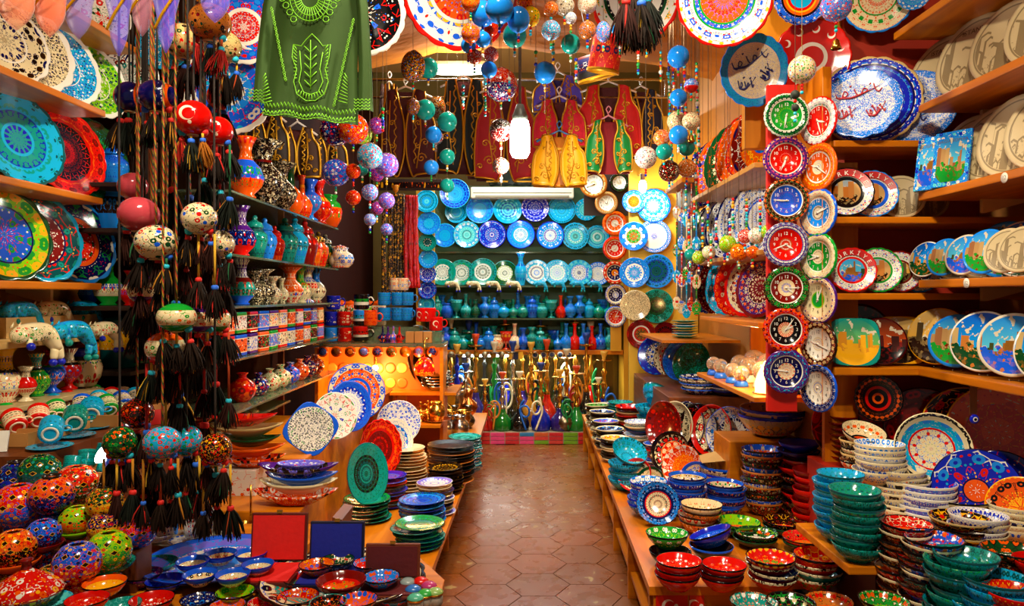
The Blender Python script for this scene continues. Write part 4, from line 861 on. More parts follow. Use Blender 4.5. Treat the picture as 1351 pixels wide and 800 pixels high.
L(889, 596, 4.55, 52, -40, 22, 'r8s6|.6:orwk|.85:krw|.965:k|1:h', 'black bowl with red inside leaning upright', .42)
L(904, 612, 4.4, 50, -40, 24, 'r8s6|.6:ory|.965:orW|1:o', 'orange bowl with red sprays leaning upright', .38)
L(921, 622, 4.28, 40, -40, 26, 'r8s6|.6:wkrs|.85:wkb|.965:b|1:b', 'cream lace bowl with blue rim leaning', .36)
L(884, 0, 4.9, 62, -55, 10, 'r8s6|.965:RrmR|1:R', 'dark red bowl standing on edge', .502)
L(899, 0, 4.89, 62, -55, 10, 'r8s6|.6:whks|.965:wkhs|1:w', 'cream lace bowl standing on edge', .502)
L(914, 0, 4.88, 62, -55, 10, 'r8s6|.6:nwry|.965:noWr|1:n', 'navy floral bowl standing on edge', .502)
L(930, 0, 4.78, 64, -55, 10, 'r8s6|.6:krwy|.965:khro|1:k', 'black floral bowl standing on edge', .502)
L(947, 0, 4.68, 66, -55, 12, 'r8s6|.6:wrks|.85:wrk|.965:r|1:r', 'red rimmed cream bowl standing on edge', .502)
L(970, 0, 4.58, 68, -48, 12, 'r10s8|.6:Wbnu.4|.965:Wubn.4|1:b', 'blue white lace oval bowl standing on edge', .502)
L(868, 0, 6.3, 52, -28, 14, 'r8s6|.6:Wbgn|.965:BWug|1:B', 'white plate with blue flowers standing behind', .852, pl_round)
L(886, 0, 6.2, 48, -40, 14, 'r8s6|.6:wkRs|.965:wRkr|1:R', 'cream plate with maroon lace standing behind', .852, pl_round)
L(904, 0, 6.42, 52, -30, 14, 'r8s6|.6:Wrbn|.965:WbRn|1:n', 'white blue and red plate standing at the rear', .852, pl_round)
L(896, 0, 5.95, 50, -45, 14, 'r8s6|.965:RrmR|1:R', 'plain dark red plate standing on edge', .852, pl_round)
L(906, 0, 5.75, 56, -45, 16, 'r0s16|.965:buTB|1:T', 'blue glazed bowl standing on edge', .852)
L(918, 0, 5.6, 54, -45, 16, 'r0s16|.965:GTtk|1:G', 'dark green bowl standing on edge', .852)
stack(922, 497, 522, .85, 50, 5, ['r12s8|.5:wrbk|.965:nWur|1:b', 'r0s8|1:wnR'], 'navy and cream plate stacked on the tall brown crate', GF, pl_deep, name='plate', cat='plate', Y=5.12)
stack(941, 500, 522, .85, 46, 4, ['r12s8|.5:Wubn|.965:WbuW|1:W', 'r0s4|1:w'], 'white blue plate of the stack below the snow globes', GF, pl_deep, name='plate', cat='plate', Y=5.35)
stack(961, 509, 530, .85, 52, 4, ['r12s8|.5:nWub|.965:Wnub|1:n', 'r0s4|1:n'], 'navy white dish of the stack below the snow globes', GF, pl_deep, name='dish', cat='dish', Y=5.05)
stack(956, 613, 655, .36, 66, 3, ['r10s8|.6:wbkn|.965:wsnb|1:b', 'r0s12|.965:swBn|1:B'], 'blue lace bowl under the kraft paper', GF, bowl)
O('kraft_paper', mesh_from('paper', [(-.16, -.1, .0), (.0, -.12, .02), (.17, -.08, -.01), (.15, .1, .02), (.0, .11, .03), (-.14, .09, .0)] + [(-.16, -.1, .002), (.0, -.12, .022), (.17, -.08, -.008), (.15, .1, .022), (.0, .11, .032), (-.14, .09, .002)],
   [(0, 1, 4, 5), (1, 2, 3, 4), (11, 10, 7, 6), (10, 9, 8, 7)], False), plain('kraft', 'c89a50', .8), loc=(1.2, 4.28, .575), label='sheet of kraft paper laid over the blue lace bowls', cat='paper')
stack(1018, 538, 588, .72, 85, 3, ['r12s8|.5:hyos|.965:syho|1:B', 'r0s14|.965:Wnos|1:B'], 'big nested bowl with gold lace and blue rim on the crate', GF, bowl, Y=4.25)
stack(968, 560, 580, .5, 30, 2, ['r0s3|1:r'], 'small red tray behind the leaning bowls', GF, pl_flat, name='tray', cat='tray', Y=4.72)
# ================================================================ left-hand shelves
GS2 = 'shelf boards on the left wall'
M_cream = wood('cream_board', 'd8b478', 'c09850', .4, 1)
for z, y1, lab, m in ((2.77, 3.56, 'highest orange shelf board on the left', M_orangeY), (2.39, 3.28, 'orange shelf board under the floral scalloped plates on the left', M_orangeY), (1.99, 3.26, 'orange shelf board under the embossed turquoise and red plates', M_orangeY),
                      (1.605, 3.25, 'orange shelf board under the blue and red rimmed plates on the left', M_orangeY)):
    t = T('shelf_board', lab, 'shelf', GS2, loc=(-2.1, 2.3, z)); O('board', box_me('b', .4, (y1 - 2.3) * 2, .03, .006, (.5, .5, 1)), m, t)
    for yy in (y1 - 2.35, .35): O('bracket', prism_me('brk', [(0, 0), (-.2, 0), (-.2, -.012), (-.02, -.06), (0, -.06)], .02), plain('cream_bracket', 'd8b070', .4), t, loc=(0, yy, -.03))
bx('shelf_board', (-2.28, 1.6, 1.352), (-1.9, 3.24, 1.376), M_cream, .004, label='cream shelf board under the sleeping animal figurines', cat='shelf', group=GS2)
bx('shelf_board', (-2.28, 1.6, 1.118), (-1.86, 3.2, 1.14), plain('pale_board', 'a89060', .4), .004, label='pale shelf board under the little vases on the left', cat='shelf', group=GS2)
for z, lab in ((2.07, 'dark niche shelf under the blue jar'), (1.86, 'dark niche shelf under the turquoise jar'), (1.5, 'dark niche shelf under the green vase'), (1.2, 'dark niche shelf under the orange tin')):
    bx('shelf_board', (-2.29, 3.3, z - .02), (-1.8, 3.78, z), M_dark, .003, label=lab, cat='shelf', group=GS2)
GLP = 'plates on the left shelves'
rowX([(4, 112, 'r7s6|.5:wknS|.54:W|.95:wknh|1:W', 'white plate with dark flowers and wavy rim, front of upper left shelf', pl_wavy), (34, 120, 'r0s20|.5:Wknw|.52:W|.9:wnkh|1:W', 'white speckled wavy plate in the upper left shelf', pl_wavy), (78, 108, 'r0s20|.5:cWbn|.52:W|.9:cWbn|1:W', 'pale blue speckled scalloped plate on the upper left shelf', pl_scal),
      (120, 100, 'r0s12|.5:lgWn|.52:W|.9:lgnW|1:W', 'pale green scalloped plate with blue dots', pl_scal)], -2.06, 2.39, AZ(72), AZ(14), GLP)
rowX([(22, 124, 'r14s6|.3:tTB|.36:c|.62:tTBc|.66:c|.95:cTta|1:T', 'turquoise embossed plate with dark petals on the left', pl_scal), (82, 118, 'r16s8|.4:Rkrm|.66:kRrR|.7:r|.95:rRoR|1:r', 'red embossed plate with dark lace centre', pl_scal), (119, 110, 'r20s9|.4:tGTg|.66:gTtG|.95:GtTT|1:G', 'dark green embossed lace plate', pl_scal)], -2.06, 1.99, AZ(74), AZ(12), GLP)
rowX([(4, 122, 'r6s5|.6:bgrW|.64:n|.94:lgyo|1:G', 'blue plate with lime green floral wavy rim', pl_wavy), (50, 116, 'r10s7|.4:RrWo|.6:RrWo|.64:n|.94:Ttry|1:c', 'red centred plate with teal floral wavy rim', pl_wavy), (100, 108, 'r10s7|.5:rGoW|.6:o|.64:n|.95:nWgr|1:u', 'red plate with navy flower border', pl_wavy)], -2.06, 1.605, AZ(74), AZ(12), GLP)
for o in TOP[-3:]: pass
# embossed look for the middle row
for z_, sp_, d_ in ((2.39, 'r0s20|.5:Wknw|.52:W|.9:wnkh|1:W', 'white speckled plate past the left picture edge'), (1.99, 'r14s6|.3:tTB|.36:c|.62:tTBc|.66:c|.95:cTta|1:T', 'turquoise embossed plate past the left picture edge'), (1.605, 'r6s5|.6:rgbW|.64:n|.94:uyor|1:G', 'red and blue plate past the left picture edge')):
    rowX([(-95, 130, sp_, d_, pl_wavy), (-170, 142, sp_, d_, pl_wavy)], -2.06, z_, AZ(73), AZ(13), GLP)
# ---- sleeping animal figurines draped over the shelf edge
def animal_me():
    bm = bmesh.new(); me = bpy.data.meshes.new('animal'); 
    pts = [(-.0, 0, .34, .26), (.3, 0, .36, .28), (.62, -.02, .34, .29), (.78, -.1, .12, .2), (.87, -.16, -.16, .12), (.93, -.17, -.46, .1),   # body and first dangling leg
           (.7, -.17, -.16, .12), (.62, -.19, -.46, .1), (-.26, -.03, .36, .23), (-.5, -.1, .28, .25), (-.66, -.18, .18, .16),  # head, muzzle
           (-.2, -.14, .16, .1), (-.26, -.24, .02, .08)]
    edges = [(0, 1), (1, 2), (2, 3), (3, 4), (4, 5), (3, 6), (6, 7), (0, 8), (8, 9), (9, 10), (0, 11), (11, 12)]
    me.from_pydata([p[:3] for p in pts], edges, []); o = bpy.data.objects.new('tmp', me); COL.objects.link(o)
    sk = o.modifiers.new('s', 'SKIN'); su = o.modifiers.new('u', 'SUBSURF'); su.levels = 2
    for i, p in enumerate(pts): me.skin_vertices[0].data[i].radius = (p[3], p[3]); 
    me.skin_vertices[0].data[0].use_root = True
    dg = bpy.context.evaluated_depsgraph_get(); r = bpy.data.meshes.new_from_object(o.evaluated_get(dg)); bpy.data.objects.remove(o)
    r.shade_smooth(); r.materials.clear(); r.materials.append(None); return r
ANI = animal_me()
ear_m = mesh_from('ear', [(-.08, 0, 0), (.08, 0, 0), (.02, -.03, .16), (-.07, .05, 0), (.07, .05, 0)], [(0, 1, 2), (4, 3, 2), (1, 4, 2), (3, 0, 2), (0, 3, 4, 1)])
def animal(px, Y, z, s, mat, mat2, lab, X=-1.86):
    Xx = X; t = T('animal_figurine', lab, 'figurine', 'sleeping animal figurines', loc=(Xx, Y, z - .1 * s), rot=(0, 0, AZ(84)), scale=s)
    O('body', ANI, mat, t)
    for dx in (-.52, -.36): O('ear', ear_m, mat, t, loc=(dx, -.02 - (dx + .36) * .4, .49), rot=(0, 0, .3))
    for x, y, zz in ((.94, -.17, -.52), (.61, -.19, -.52), (-.28, -.28, -.02)): O('paw', ball_s, mat2, t, loc=(x, y, zz), scale=.11)
    return t
AW = cer('z0s9|.1:w|.5:wrgk.3|1:w'); AT = cer('z0s14|.5:cTtu|1:cu', bump=.3); PB = plain('blue_paw', 'B', .2); PT = plain('teal_paw', 't', .2)
def Yp(px, X): return X * F / (px - VX)
animal(0, Yp(32, -1.88), 1.376, .14, AW, PB, 'white floral animal figurine with blue paws draped over shelf, nearest')
animal(0, Yp(82, -1.88), 1.376, .14, AT, PT, 'turquoise embossed animal figurine between the two white ones')
animal(0, Yp(127, -1.88), 1.376, .115, AW, PB, 'white floral animal figurine at the far end of the shelf')
for px, m, p, lab in ((14, AT, PT, 'turquoise animal figurine in the rear row, nearest'), (58, AW, PB, 'white animal figurine in the rear row'), (100, AT, PT, 'turquoise animal figurine in the rear row, farthest')):
    y = Yp(px, -2.12); bx('small_block', (-2.27, y - .11, 1.377), (-2.06, y + .11, 1.46), M_cream, label='small cream riser under a rear animal figurine', cat='block', group='risers behind the animal figurines')
    animal(0, y, 1.46, .13, m, p, lab, X=-2.1)
GV = 'little vases on the left shelf'
for px, k, h, sp, lab, X in ((8, 'bulb', 72, 'z12s9|.3:wgrb|.55:wbrg|.6:k|.85:yknb|1:y', 'yellow necked white floral vase', -1.98), (34, 'footed', 46, 'z12s9|.2:w|.4:wrGk|.7:r|1:wrk', 'small red and white vase', -1.92), (48, 'bulb', 56, 'z12s9|.62:gGly|.66:k|1:tyrk', 'green vase with teal neck', -1.98),
                             (69, 'footed', 56, 'z10s7|.2:b|.62:bowy|.66:g|1:Rr', 'blue vase with orange flowers', -1.98), (91, 'footed', 54, 'z10s7|.2:r|.6:rWby|.66:k|1:wnR', 'red footed vase', -1.98), (111, 'pot', 50, 'z8s5|.1:w|.7:wrgB|.8:k|1:B', 'white vase with red roses', -1.98)):
    vase(k, px, 0, h, sp, lab + ' on the left shelf below the animals', GV, X=X, z=1.14)
for px, k, h, sp, lab, z in ((150, 'ginger', 62, 'z16s9|.5:uTbB|.7:bTuB|1:bu', 'cobalt blue lidded jar in the dark niche', 2.07), (148, 'ginger', 74, 'z12s8|.2:u|.3:u|.6:hwus|.7:u|1:wku', 'turquoise and brown jar in the niche', 1.86), (127, 'pot', 40, 'z12s8|1:wksh', 'cream dark patterned pot in the niche', 1.86),
                             (143, 'bulb', 62, 'z12s8|.2:g|.26:w|.46:wrgb|.5:g|.9:g|1:wgk', 'green necked vase in the niche', 1.5), (118, 'bulb', 46, 'z12s8|.3:b|.6:ubWT|1:T', 'dim blue vase in the niche', 1.5), (172, 'bulb', 46, 'z12s8|.3:r|.6:rwbk|1:R', 'red vase behind the tassels', 1.5),
                             (136, 'jar', 36, 'z12s8|1:oyRk', 'orange printed tin in the niche', 1.2), (158, 'jar', 70, 'z12s6|.2:T|.35:T|.7:ywrg|.8:T|1:T', 'teal and yellow pot with bird painting', 1.2), (112, 'jar', 34, 'z12s8|1:rkyo', 'red tin in the niche', 1.2)):
    vase(k, px, 0, h, sp, lab, 'jars in the left niche', Y=3.5 if px > 130 else 3.62, z=z, name='jar' if k in ('ginger', 'jar', 'pot') else 'vase', cat='jar' if k in ('ginger', 'jar', 'pot') else 'vase')
# plates hung on the pier above
splate(136, 0, 3.5, 66, AZ(30), AZ(10), 'r3s4|.9:WrgG|1:W', 'white plate with red tulips high on the left', GLP, pl_round, z=2.771)
splate(166, 104, 3.7, 84, AZ(14), AZ(0), 'r4s5|.5:Wrtk|.9:WknR|1:W', 'white plate with teal leaves behind the navy ornaments', GLP, pl_round)
splate(322, 36, 3.6, 100, AZ(10), AZ(0), 'r8s7|.4:ruWc|.5:W|.9:burW|1:W', 'blue and white plate with red tulips behind the tunic', GLP, pl_scal)
splate(302, 118, 3.62, 118, AZ(10), AZ(-4), 'r6s6|.5:urWc|.9:bWrc|1:W', 'bright blue tulip plate hanging left of the tunic', GLP, pl_scal)
splate(217, 58, 3.72, 70, AZ(10), AZ(0), 'r0s20|.9:cWnu|1:c', 'turquoise speckled plate behind the cream ornaments', GLP, pl_round)
# ================================================================ left counter tiers
M_card = plain('cardboard', 'b07838', .8, noise=.1, ns=12)
t = T('display_counter', 'low orange wooden display counter along the left of the aisle', 'counter', loc=(0, 0, 0))
O('counter_top', slab_me([(-.4, 2.86), (-.36, 5.2), (-.36, 7.3), (-1.75, 7.3), (-1.75, 3.28), (-1.4, 3.28), (-1.4, 2.86)], .325, .36), M_orangeY, t)
O('lower_shelf', slab_me([(-.45, 2.9), (-.49, 7.28), (-1.2, 7.28), (-1.2, 2.9)], .12, .14), M_orangeY, t)
O('back_panel', slab_me([(-.9, 2.9), (-.93, 7.28), (-.97, 7.28), (-.94, 2.9)], 0, .325), M_redpanel, t)
for i in range(7): O('upright', box_me('up', .4, .025, .325), M_orange, t, loc=(-.64 - i * .006, 2.95 + i * .71, 0))
for i in range(6):
    for k in range(2):
        O('paper_bundle', box_me('pb', .05, .16, .13, .012), M_paper, loc=(-.51, 3.22 + i * .71 + .19 * k, .141), rot=(0, random.uniform(-.12, .12), random.uniform(-.1, .1)), label='grey paper bundle on the shelf inside the left counter', cat='paper bundle', group='bundles in the left counter')
tf = T('front_table', 'front left wooden table carrying the small bowls and open boxes', 'table')
O('table_top', slab_me([(-1.19, 1.2), (-.24, 1.2), (-.24, 2.2), (-.36, 2.42), (-.75, 2.42), (-.75, 2.74), (-1.4, 2.74), (-1.4, 2.21), (-1.19, 2.21)], .65, .68), M_orange, tf); O('table_body', slab_me([(-1.17, 1.22), (-.27, 1.22), (-.27, 2.18), (-.39, 2.4), (-.78, 2.4), (-.78, 2.7), (-1.17, 2.7)], 0, .65), M_brown, tf)
for y0, y1, zz, xr, lab in ((1.2, 2.095, .77, -1.2, 'lowest wooden step carrying the front lanterns'), (2.1, 2.195, .8, -1.13, 'middle wooden step carrying the lanterns'), (2.2, 3.25, .89, -1.42, 'rear wooden step behind the lanterns')):
    bx('lantern_step', (-2.28, y0, 0), (xr, y1, zz), M_brown, .006, label=lab, cat='display step')
O('cup_step', slab_me([(-2.28, 2.32), (-1.56, 2.32), (-1.56, 2.6), (-1.46, 2.8), (-1.46, 3.0), (-1.6, 3.25), (-2.28, 3.25)], .891, 1.03), M_brown, label='wooden step under the cup boxes', cat='display step')
# ---- cup boxes
GC = 'cups lying in the boxes on the left'
def cup_at(px, py, z, w, sp, lab, yaw, tilt=1.25):
    p = onZ(px, py, z); R = w / 2 * p.y / F * .82; mat = cer(sp, bump=.2 if 't' in sp[5:9] else 0)
    t = T('cup', lab, 'cup', GC, loc=(p.x, p.y, z + R * .9), rot=(tilt, 0, yaw), scale=R)
    O('body', mug_m, mat, t); O('handle', handle_m, mat, t, loc=(.95, 0, .35), rot=(0, 0, 0), scale=(1.0, 1.2, 1.3)); O('foot_ring', lathe('footring', [(.5, 0), (.7, 0), (.7, -.08), (.5, -.08)], 18, closed=True), plain('bare_clay', 'e0d4bc', .6), t)
def card_tray(name, c0, c1, z, rows, lab):
    """open cardboard tray with dividers between rows"""
    t = T(name, lab, 'box', 'cardboard cup boxes', loc=((c0[0] + c1[0]) / 2, (c0[1] + c1[1]) / 2, z)); w = c1[0] - c0[0]; l = c1[1] - c0[1]
    O('base', box_me('cb', w, l, .006), M_card, t)
    for s in (-1, 1):
        O('side', box_me('cs', .006, l, .045), M_card, t, loc=(s * w / 2, 0, .006)); O('side', box_me('cs', w, .006, .045), M_card, t, loc=(0, s * l / 2, .006))
    for k in range(1, rows): O('divider', box_me('cs', w - .01, .005, .04), M_card, t, loc=(0, -l / 2 + l * k / rows, .006))
card_tray('cup_box', (-2.2, 2.44), (-1.68, 2.79), 1.031, 3, 'cardboard box with floral cups on the left step'); card_tray('cup_box', (-2.2, 2.81), (-1.58, 3.22), 1.031, 3, 'rear cardboard box with floral cups')
card_tray('cup_box', (-1.54, 2.31), (-1.3, 2.57), .931, 3, 'cardboard box with small turquoise cups behind the lanterns')
bx('box_block', (-1.55, 2.305, .891), (-1.43, 2.58, .93), M_brown, label='thin brown block under the small turquoise cup box', cat='block')
FL = 'z16s7|.25:%s|.3:w|1.5:wk%ss|1.7:%s|2.1:%s'
cc = [('b', 'blue'), ('r', 'red'), ('g', 'green'), ('c', 'turquoise'), ('k', 'black')]
random.seed(41)
for jr, y in enumerate((2.5, 2.61, 2.72, 2.86, 2.97, 3.07, 3.16)):
    for i in range(5):
        if y < 2.8 and i > 3: continue
        c, nm_ = cc[(i * 2 + jr * 3) % 5 if jr > 1 else [0, 1, 2, 1, 2][i]]; p = proj((-2.1 + i * .115, y, 1.06)); cup_at(p[0], p[1], 1.05, 31 * 2.6 / y, FL % (c, c, c, c), 'white floral cup with %s bands lying in the left boxes' % nm_, random.uniform(.4, .95), -1.05)
for i in range(2):
    for j in range(3):
        p = proj((-1.48 + i * .11, 2.355 + j * .085, .945)); cup_at(p[0], p[1], .945, 26, 'z16s9|2.1:tcTT', 'small turquoise cup in the box behind the lanterns', random.uniform(-.4, .4), -.4)
# teal cups on saucers at the edge of the boxes
for px, py, lab in ((66, 592, 'teal embossed cup lying on a saucer at the box corner'), (98, 577, 'sea green embossed cup lying on a saucer'), (120, 566, 'turquoise embossed cup lying on a saucer beside the red card')):
    p = onZ(px, py, 1.031); p.x = p.x
    O('saucer', pl_round, cer('r12s6|1:ctTT', bump=.2), loc=(p.x, p.y, 1.0315), scale=.07, label='saucer under the ' + lab.split(' lying')[0], cat='saucer', group='teal saucers')
    q_ = proj((p.x, p.y, 1.045)); cup_at(q_[0], q_[1], 1.045, 36, 'z16s9|2.1:%s' % ('tGTg' if 'sea' in lab else 'cTtu'), lab, .5, -1.3)
O('red_card', box_me('rc', .16, .006, .06), plain('red_card', 'd01008', .5), loc=(-1.52, 2.86, 1.032), rot=(-.3, 0, .5), label='red card standing at the end of the cup box', cat='card')
for x, y, w in ((-1.78, 2.37, .14), (-1.98, 2.4, .1)):
    O('white_card', box_me('wc', w, .008, .07), M_paper, loc=(x, y, 1.031), rot=(-.35, 0, .3), label='white card flap propped before the cups', cat='card', group='white card flaps')
# ---- pierced lanterns
GLN = 'pierced ceramic lanterns'
lan_top = lathe('lantern_body', [(0, 0), (.5, 0), (.62, .06), (.92, .4), (1, .8), (.92, 1.2), (.62, 1.55), (.42, 1.66), (.3, 1.66), (.28, 1.6), (.55, 1.45), (.84, 1.15), (.9, .8), (.8, .4), (.5, .16), (0, .12)], 32)
def pierced(c1, c2, c3, band):
    """painted lantern: diamond holes in rows above, flowers below"""
    k = ('pierced', c1, c2, c3, band)
    if k in MATS: return MATS[k]
    m = cer('z0s6|.5:%s%s%s%s|.95:%s%s%s%s|1.7:%s%s%s%s' % (band, c2, c3, c1, band, c3, c1, c2, c1, c2, band, c3)).copy(); m.name = 'pierced_lantern_glaze'
    q = NT(m.node_tree); b = m.node_tree.nodes['Principled BSDF']; src = b.inputs['Base Color'].links[0].from_socket
    tc = q.n('ShaderNodeTexCoord'); sx = q.n('ShaderNodeSeparateXYZ'); q.put(sx.inputs[0], tc.outputs['Object']); th = q.m('ARCTAN2', sx.outputs[1], sx.outputs[0])
    u = q.m('MULTIPLY', th, 10 / (2 * PI)); v = q.m('MULTIPLY', sx.outputs[2], 2.6); sh = q.m('MULTIPLY', q.m('FLOOR', v), .5)
    fu = q.m('ABSOLUTE', q.m('SUBTRACT', q.m('FRACT', q.m('ADD', u, sh)), .5)); fv = q.m('ABSOLUTE', q.m('SUBTRACT', q.m('FRACT', v), .5))
    dm = q.m('ADD', fu, fv); up = q.m('GREATER_THAN', sx.outputs[2], .75)
    hole = q.m('MULTIPLY', q.m('LESS_THAN', dm, .24), up); rim = q.m('MULTIPLY', q.m('LESS_THAN', dm, .29), up)
    c = q.mix(hole, q.mix(rim, src, cl('y')), cl('1c0c06')); q.put(b.inputs['Base Color'], c); MATS[k] = m; return m
saucer_d = bowl_w
def lantern(px, py, w, c, lab, Y=2.2, dish=None, crown=False):
    """(px,py) pixel of the body centre, w width in pixels; stands on the step at depth Y"""
    Y = 2.15 if px > 160 else 2.27 if py < 645 else 2.17 if py < 690 else 2.13 if py < 700 else 2.05 if py < 720 else 1.98 if py < 735 else 1.9; z = .77 if Y < 2.096 else .8 if Y < 2.196 else .89
    R = w / 2 * Y / F; zc = H - (py - VY) * Y / F; p = P(px, py, Y); lift = max(0., zc - .8 * R - (.2 * R if dish else 0) - z)
    t = T('pierced_lantern', lab, 'lantern', GLN, loc=(p.x, p.y, z + .001), scale=R)
    zz = .2 if dish else 0; O('body', lan_top, pierced(*c), t, loc=(0, 0, zz + lift / R), rot=(0, 0, random.uniform(0, 6)))
    if lift > .01: O('stand', lathe('lstand', [(0, 0), (.6, 0), (.62, .1), (.5, .5), (.55, .95), (.5, 1), (0, 1)], 20), cer('z0s6|1:%s%s%s' % (c[3], c[1], c[2])), t, scale=(1, 1, lift / R))
    if dish: O('saucer', bowl_w, cer(dish), t, loc=(0, 0, lift / R), scale=1.12)
    if crown: O('crown', lathe('crown', [(.34, 0), (.42, .18), (.38, .18), (.3, 0)], 16, closed=True), plain('dark_glaze', '20140a', .2), t, loc=(0, 0, zz + lift / R + 1.6))
    return t
lantern(22, 633, 50, 'nuTB', 'navy blue pierced lantern behind at the left edge', 2.42, crown=True)
lantern(52, 624, 52, 'GgtT', 'green pierced lantern with cut leaf holes', 2.45)
lantern(24, 668, 64, 'royb', 'big red and green pierced lantern at the left edge', 2.3)
lantern(68, 655, 56, 'orbn', 'orange and navy pierced lantern beside the largest', 2.34, crown=True)
lantern(100, 640, 56, 'rowG', 'red floral pierced lantern at the back', 2.44)
lantern(139, 664, 48, 'Groy', 'dark green and red lantern with crown', 2.38, crown=True)
lantern(137, 696, 42, 'nory', 'navy based red lantern', 2.3)
lantern(101, 688, 44, 'lgro', 'lime green and orange lantern on a green saucer', 2.25, dish='r0s5|.9:g|1:l')
lantern(57, 706, 44, 'burn', 'blue topped lantern on a red saucer', 2.17, dish='r0s5|1:R')
lantern(18, 726, 56, 'oyrk', 'orange lantern on an orange saucer at the left edge', 2.08, dish='r0s5|1:o')
lantern(143, 728, 58, 'lyrg', 'yellow green lantern with red lattice', 2.12); lantern(182, 710, 46, 'roGb', 'red floral lantern beside the yellow one', 2.28)
lantern(102, 744, 60, 'bnyr', 'blue round lantern with yellow dots', 2.0); lantern(66, 764, 38, 'GoRy', 'dark green floral lantern lying low', 2.0)
# small red domed dish at the bottom left
t = T('lidded_dish', 'red floral domed dish with chimney at the bottom left', 'dish', None, loc=onZ(35, 800, .771), scale=.085)
O('dish', bowl_w, cer('r0s5|1:RoyW'), t); O('lid', lathe('domed_lid', [(0, .4), (.98, .4), (1, .45), (.8, .7), (.3, 1.0), (.14, 1.1), (.12, 1.3), (.2, 1.36), (.14, 1.4), (0, 1.4)], 28), cer('z0s5|1.1:roWy|2:R'), t)
# ================================================================ front-left table: small bowls, open boxes, trinkets
GTB = 'small bowls on the front left table'; TZ = .68
def tb(px, py, w, sp, lab, me=bowl, z=TZ, name='bowl', cat='bowl', tilt=0, grp=GTB):
    """bowl whose rim centre is seen at (px,py)"""
    hh = HGT[me.name]; Y = 2.2
    for _ in range(25): R = w / 2 * Y / F; Y = (H - z - hh * R) * F / (py - VY)
    p = P(px, py, Y); return O(name, me, cer(sp), loc=(p.x, p.y, z + .001), rot=(tilt, 0, random.uniform(0, 6.28) if not tilt else 0), scale=R, label=lab, cat=cat, group=grp)
p = onZ(285, 748, TZ); O('serving_platter', pl_round, cer('r16s8|.5:ubWc|.85:vWub|.965:b|1:n'), loc=(p.x, p.y, TZ + .001), scale=.225, label='pale blue platter under the blue rimmed bowls', cat='platter')
p = onZ(452, 775, TZ); O('serving_platter', pl_scal, cer('r16s8|.8:tWor|.965:wkbr|1:h'), loc=(p.x, p.y, TZ + .001), scale=.24, label='floral platter under the round red bowls', cat='platter')
BR = 'r9s6|.4:wkrg|.82:wkyr|.965:b|1:B'
for px, py, w in ((254, 740, 42), (291, 730, 42), (331, 729, 42), (264, 757, 44), (307, 757, 45), (340, 744, 42)):
    tb(px, py, w, BR, 'cream bowl with blue rim on the pale blue platter', z=TZ + .032)
for px, py, w, sp, lab in ((138, 768, 54, 'r10s6|.45:wkys|.5:k|.85:yWo.25|.965:o|1:k', 'yellow lace bowl'), (188, 757, 50, 'r10s6|.45:wkps|.5:k|.965:pWP.25|1:k', 'purple lace bowl'), (218, 765, 50, 'r10s6|.45:wkbs|.5:k|.965:BWu.25|1:k', 'blue lace bowl'),
                           (115, 790, 54, LACE['red'], 'red lace bowl cut by bottom edge'), (200, 790, 56, LACE['red'], 'red lace bowl right of the teal one'), (160, 797, 50, 'r10s6|.45:Wkts|.5:k|.965:tWa.25|1:k', 'teal lace bowl at the bottom edge')):
    tb(px, py, w, sp, lab + ' on the table front left', z=TZ if px > 150 else 0.771)
for px, py, w, sp, lab in ((450, 765, 64, 'r5s4|.4:oygr|.7:orlg|.78:r|1:R', 'largest red bowl with orange floral inside'), (418, 744, 46, 'r6s5|.965:oryb|1:k', 'orange floral small bowl'), (398, 762, 48, 'r6s5|.965:roub|1:k', 'red floral small bowl behind'), (352, 752, 48, 'r6s5|.6:orub|.965:uorg|1:k', 'bowl with turquoise outside'), (393, 786, 54, 'r6s5|.965:royu|1:k', 'red small bowl at the front'),
                           (473, 790, 50, 'r6s5|.965:orbu|1:k', 'orange red small bowl at the front edge'), (433, 794, 48, 'r6s5|.965:kroy|1:t', 'dark small bowl at the bottom edge'), (445, 738, 44, 'r6s5|.965:Grwo|1:k', 'dark green small bowl'), (488, 742, 44, 'r6s5|.965:ruoc|1:k', 'red small bowl beside the maroon box'), (503, 760, 48, 'r6s5|.965:uory|1:k', 'turquoise red small bowl'),
                           (310, 780, 50, 'r6s5|.965:lgro|1:k', 'green small bowl at the bottom'), (520, 785, 46, 'r6s5|.965:uroc|1:k', 'blue floral small bowl by the trinkets'), (352, 794, 50, 'r6s5|.965:rowb|1:k', 'red small bowl at the bottom edge'), (262, 790, 46, 'r6s5|.965:nWub|1:k', 'navy white small bowl'), (300, 798, 46, 'r6s5|.965:orub|1:k', 'orange small bowl at the bottom edge')):
    tb(px, py, w, sp, lab + ' on the front left table', bowl_s, z=TZ + (.034 if 400 < px < 512 else 0))
for px, py, w, sp, lab in ((140, 742, 70, 'r16s8|1:tTGg', 'teal embossed dish behind the yellow bowl'), (205, 742, 56, 'r16s8|1:tTcT', 'teal embossed dish behind the purple bowl'), (378, 733, 52, 'r16s8|.965:tTkG|1:t', 'green glazed bowl before the red box')):
    tb(px, py, w, sp, lab, bowl_w, z=TZ if px > 180 else 0.771)
for px, py in ((18, 790), (60, 792)): tb(px, py, 64, 'r16s8|.965:aTct|1:T', 'pale turquoise dish at the bottom left corner', bowl_w, z=0.771)
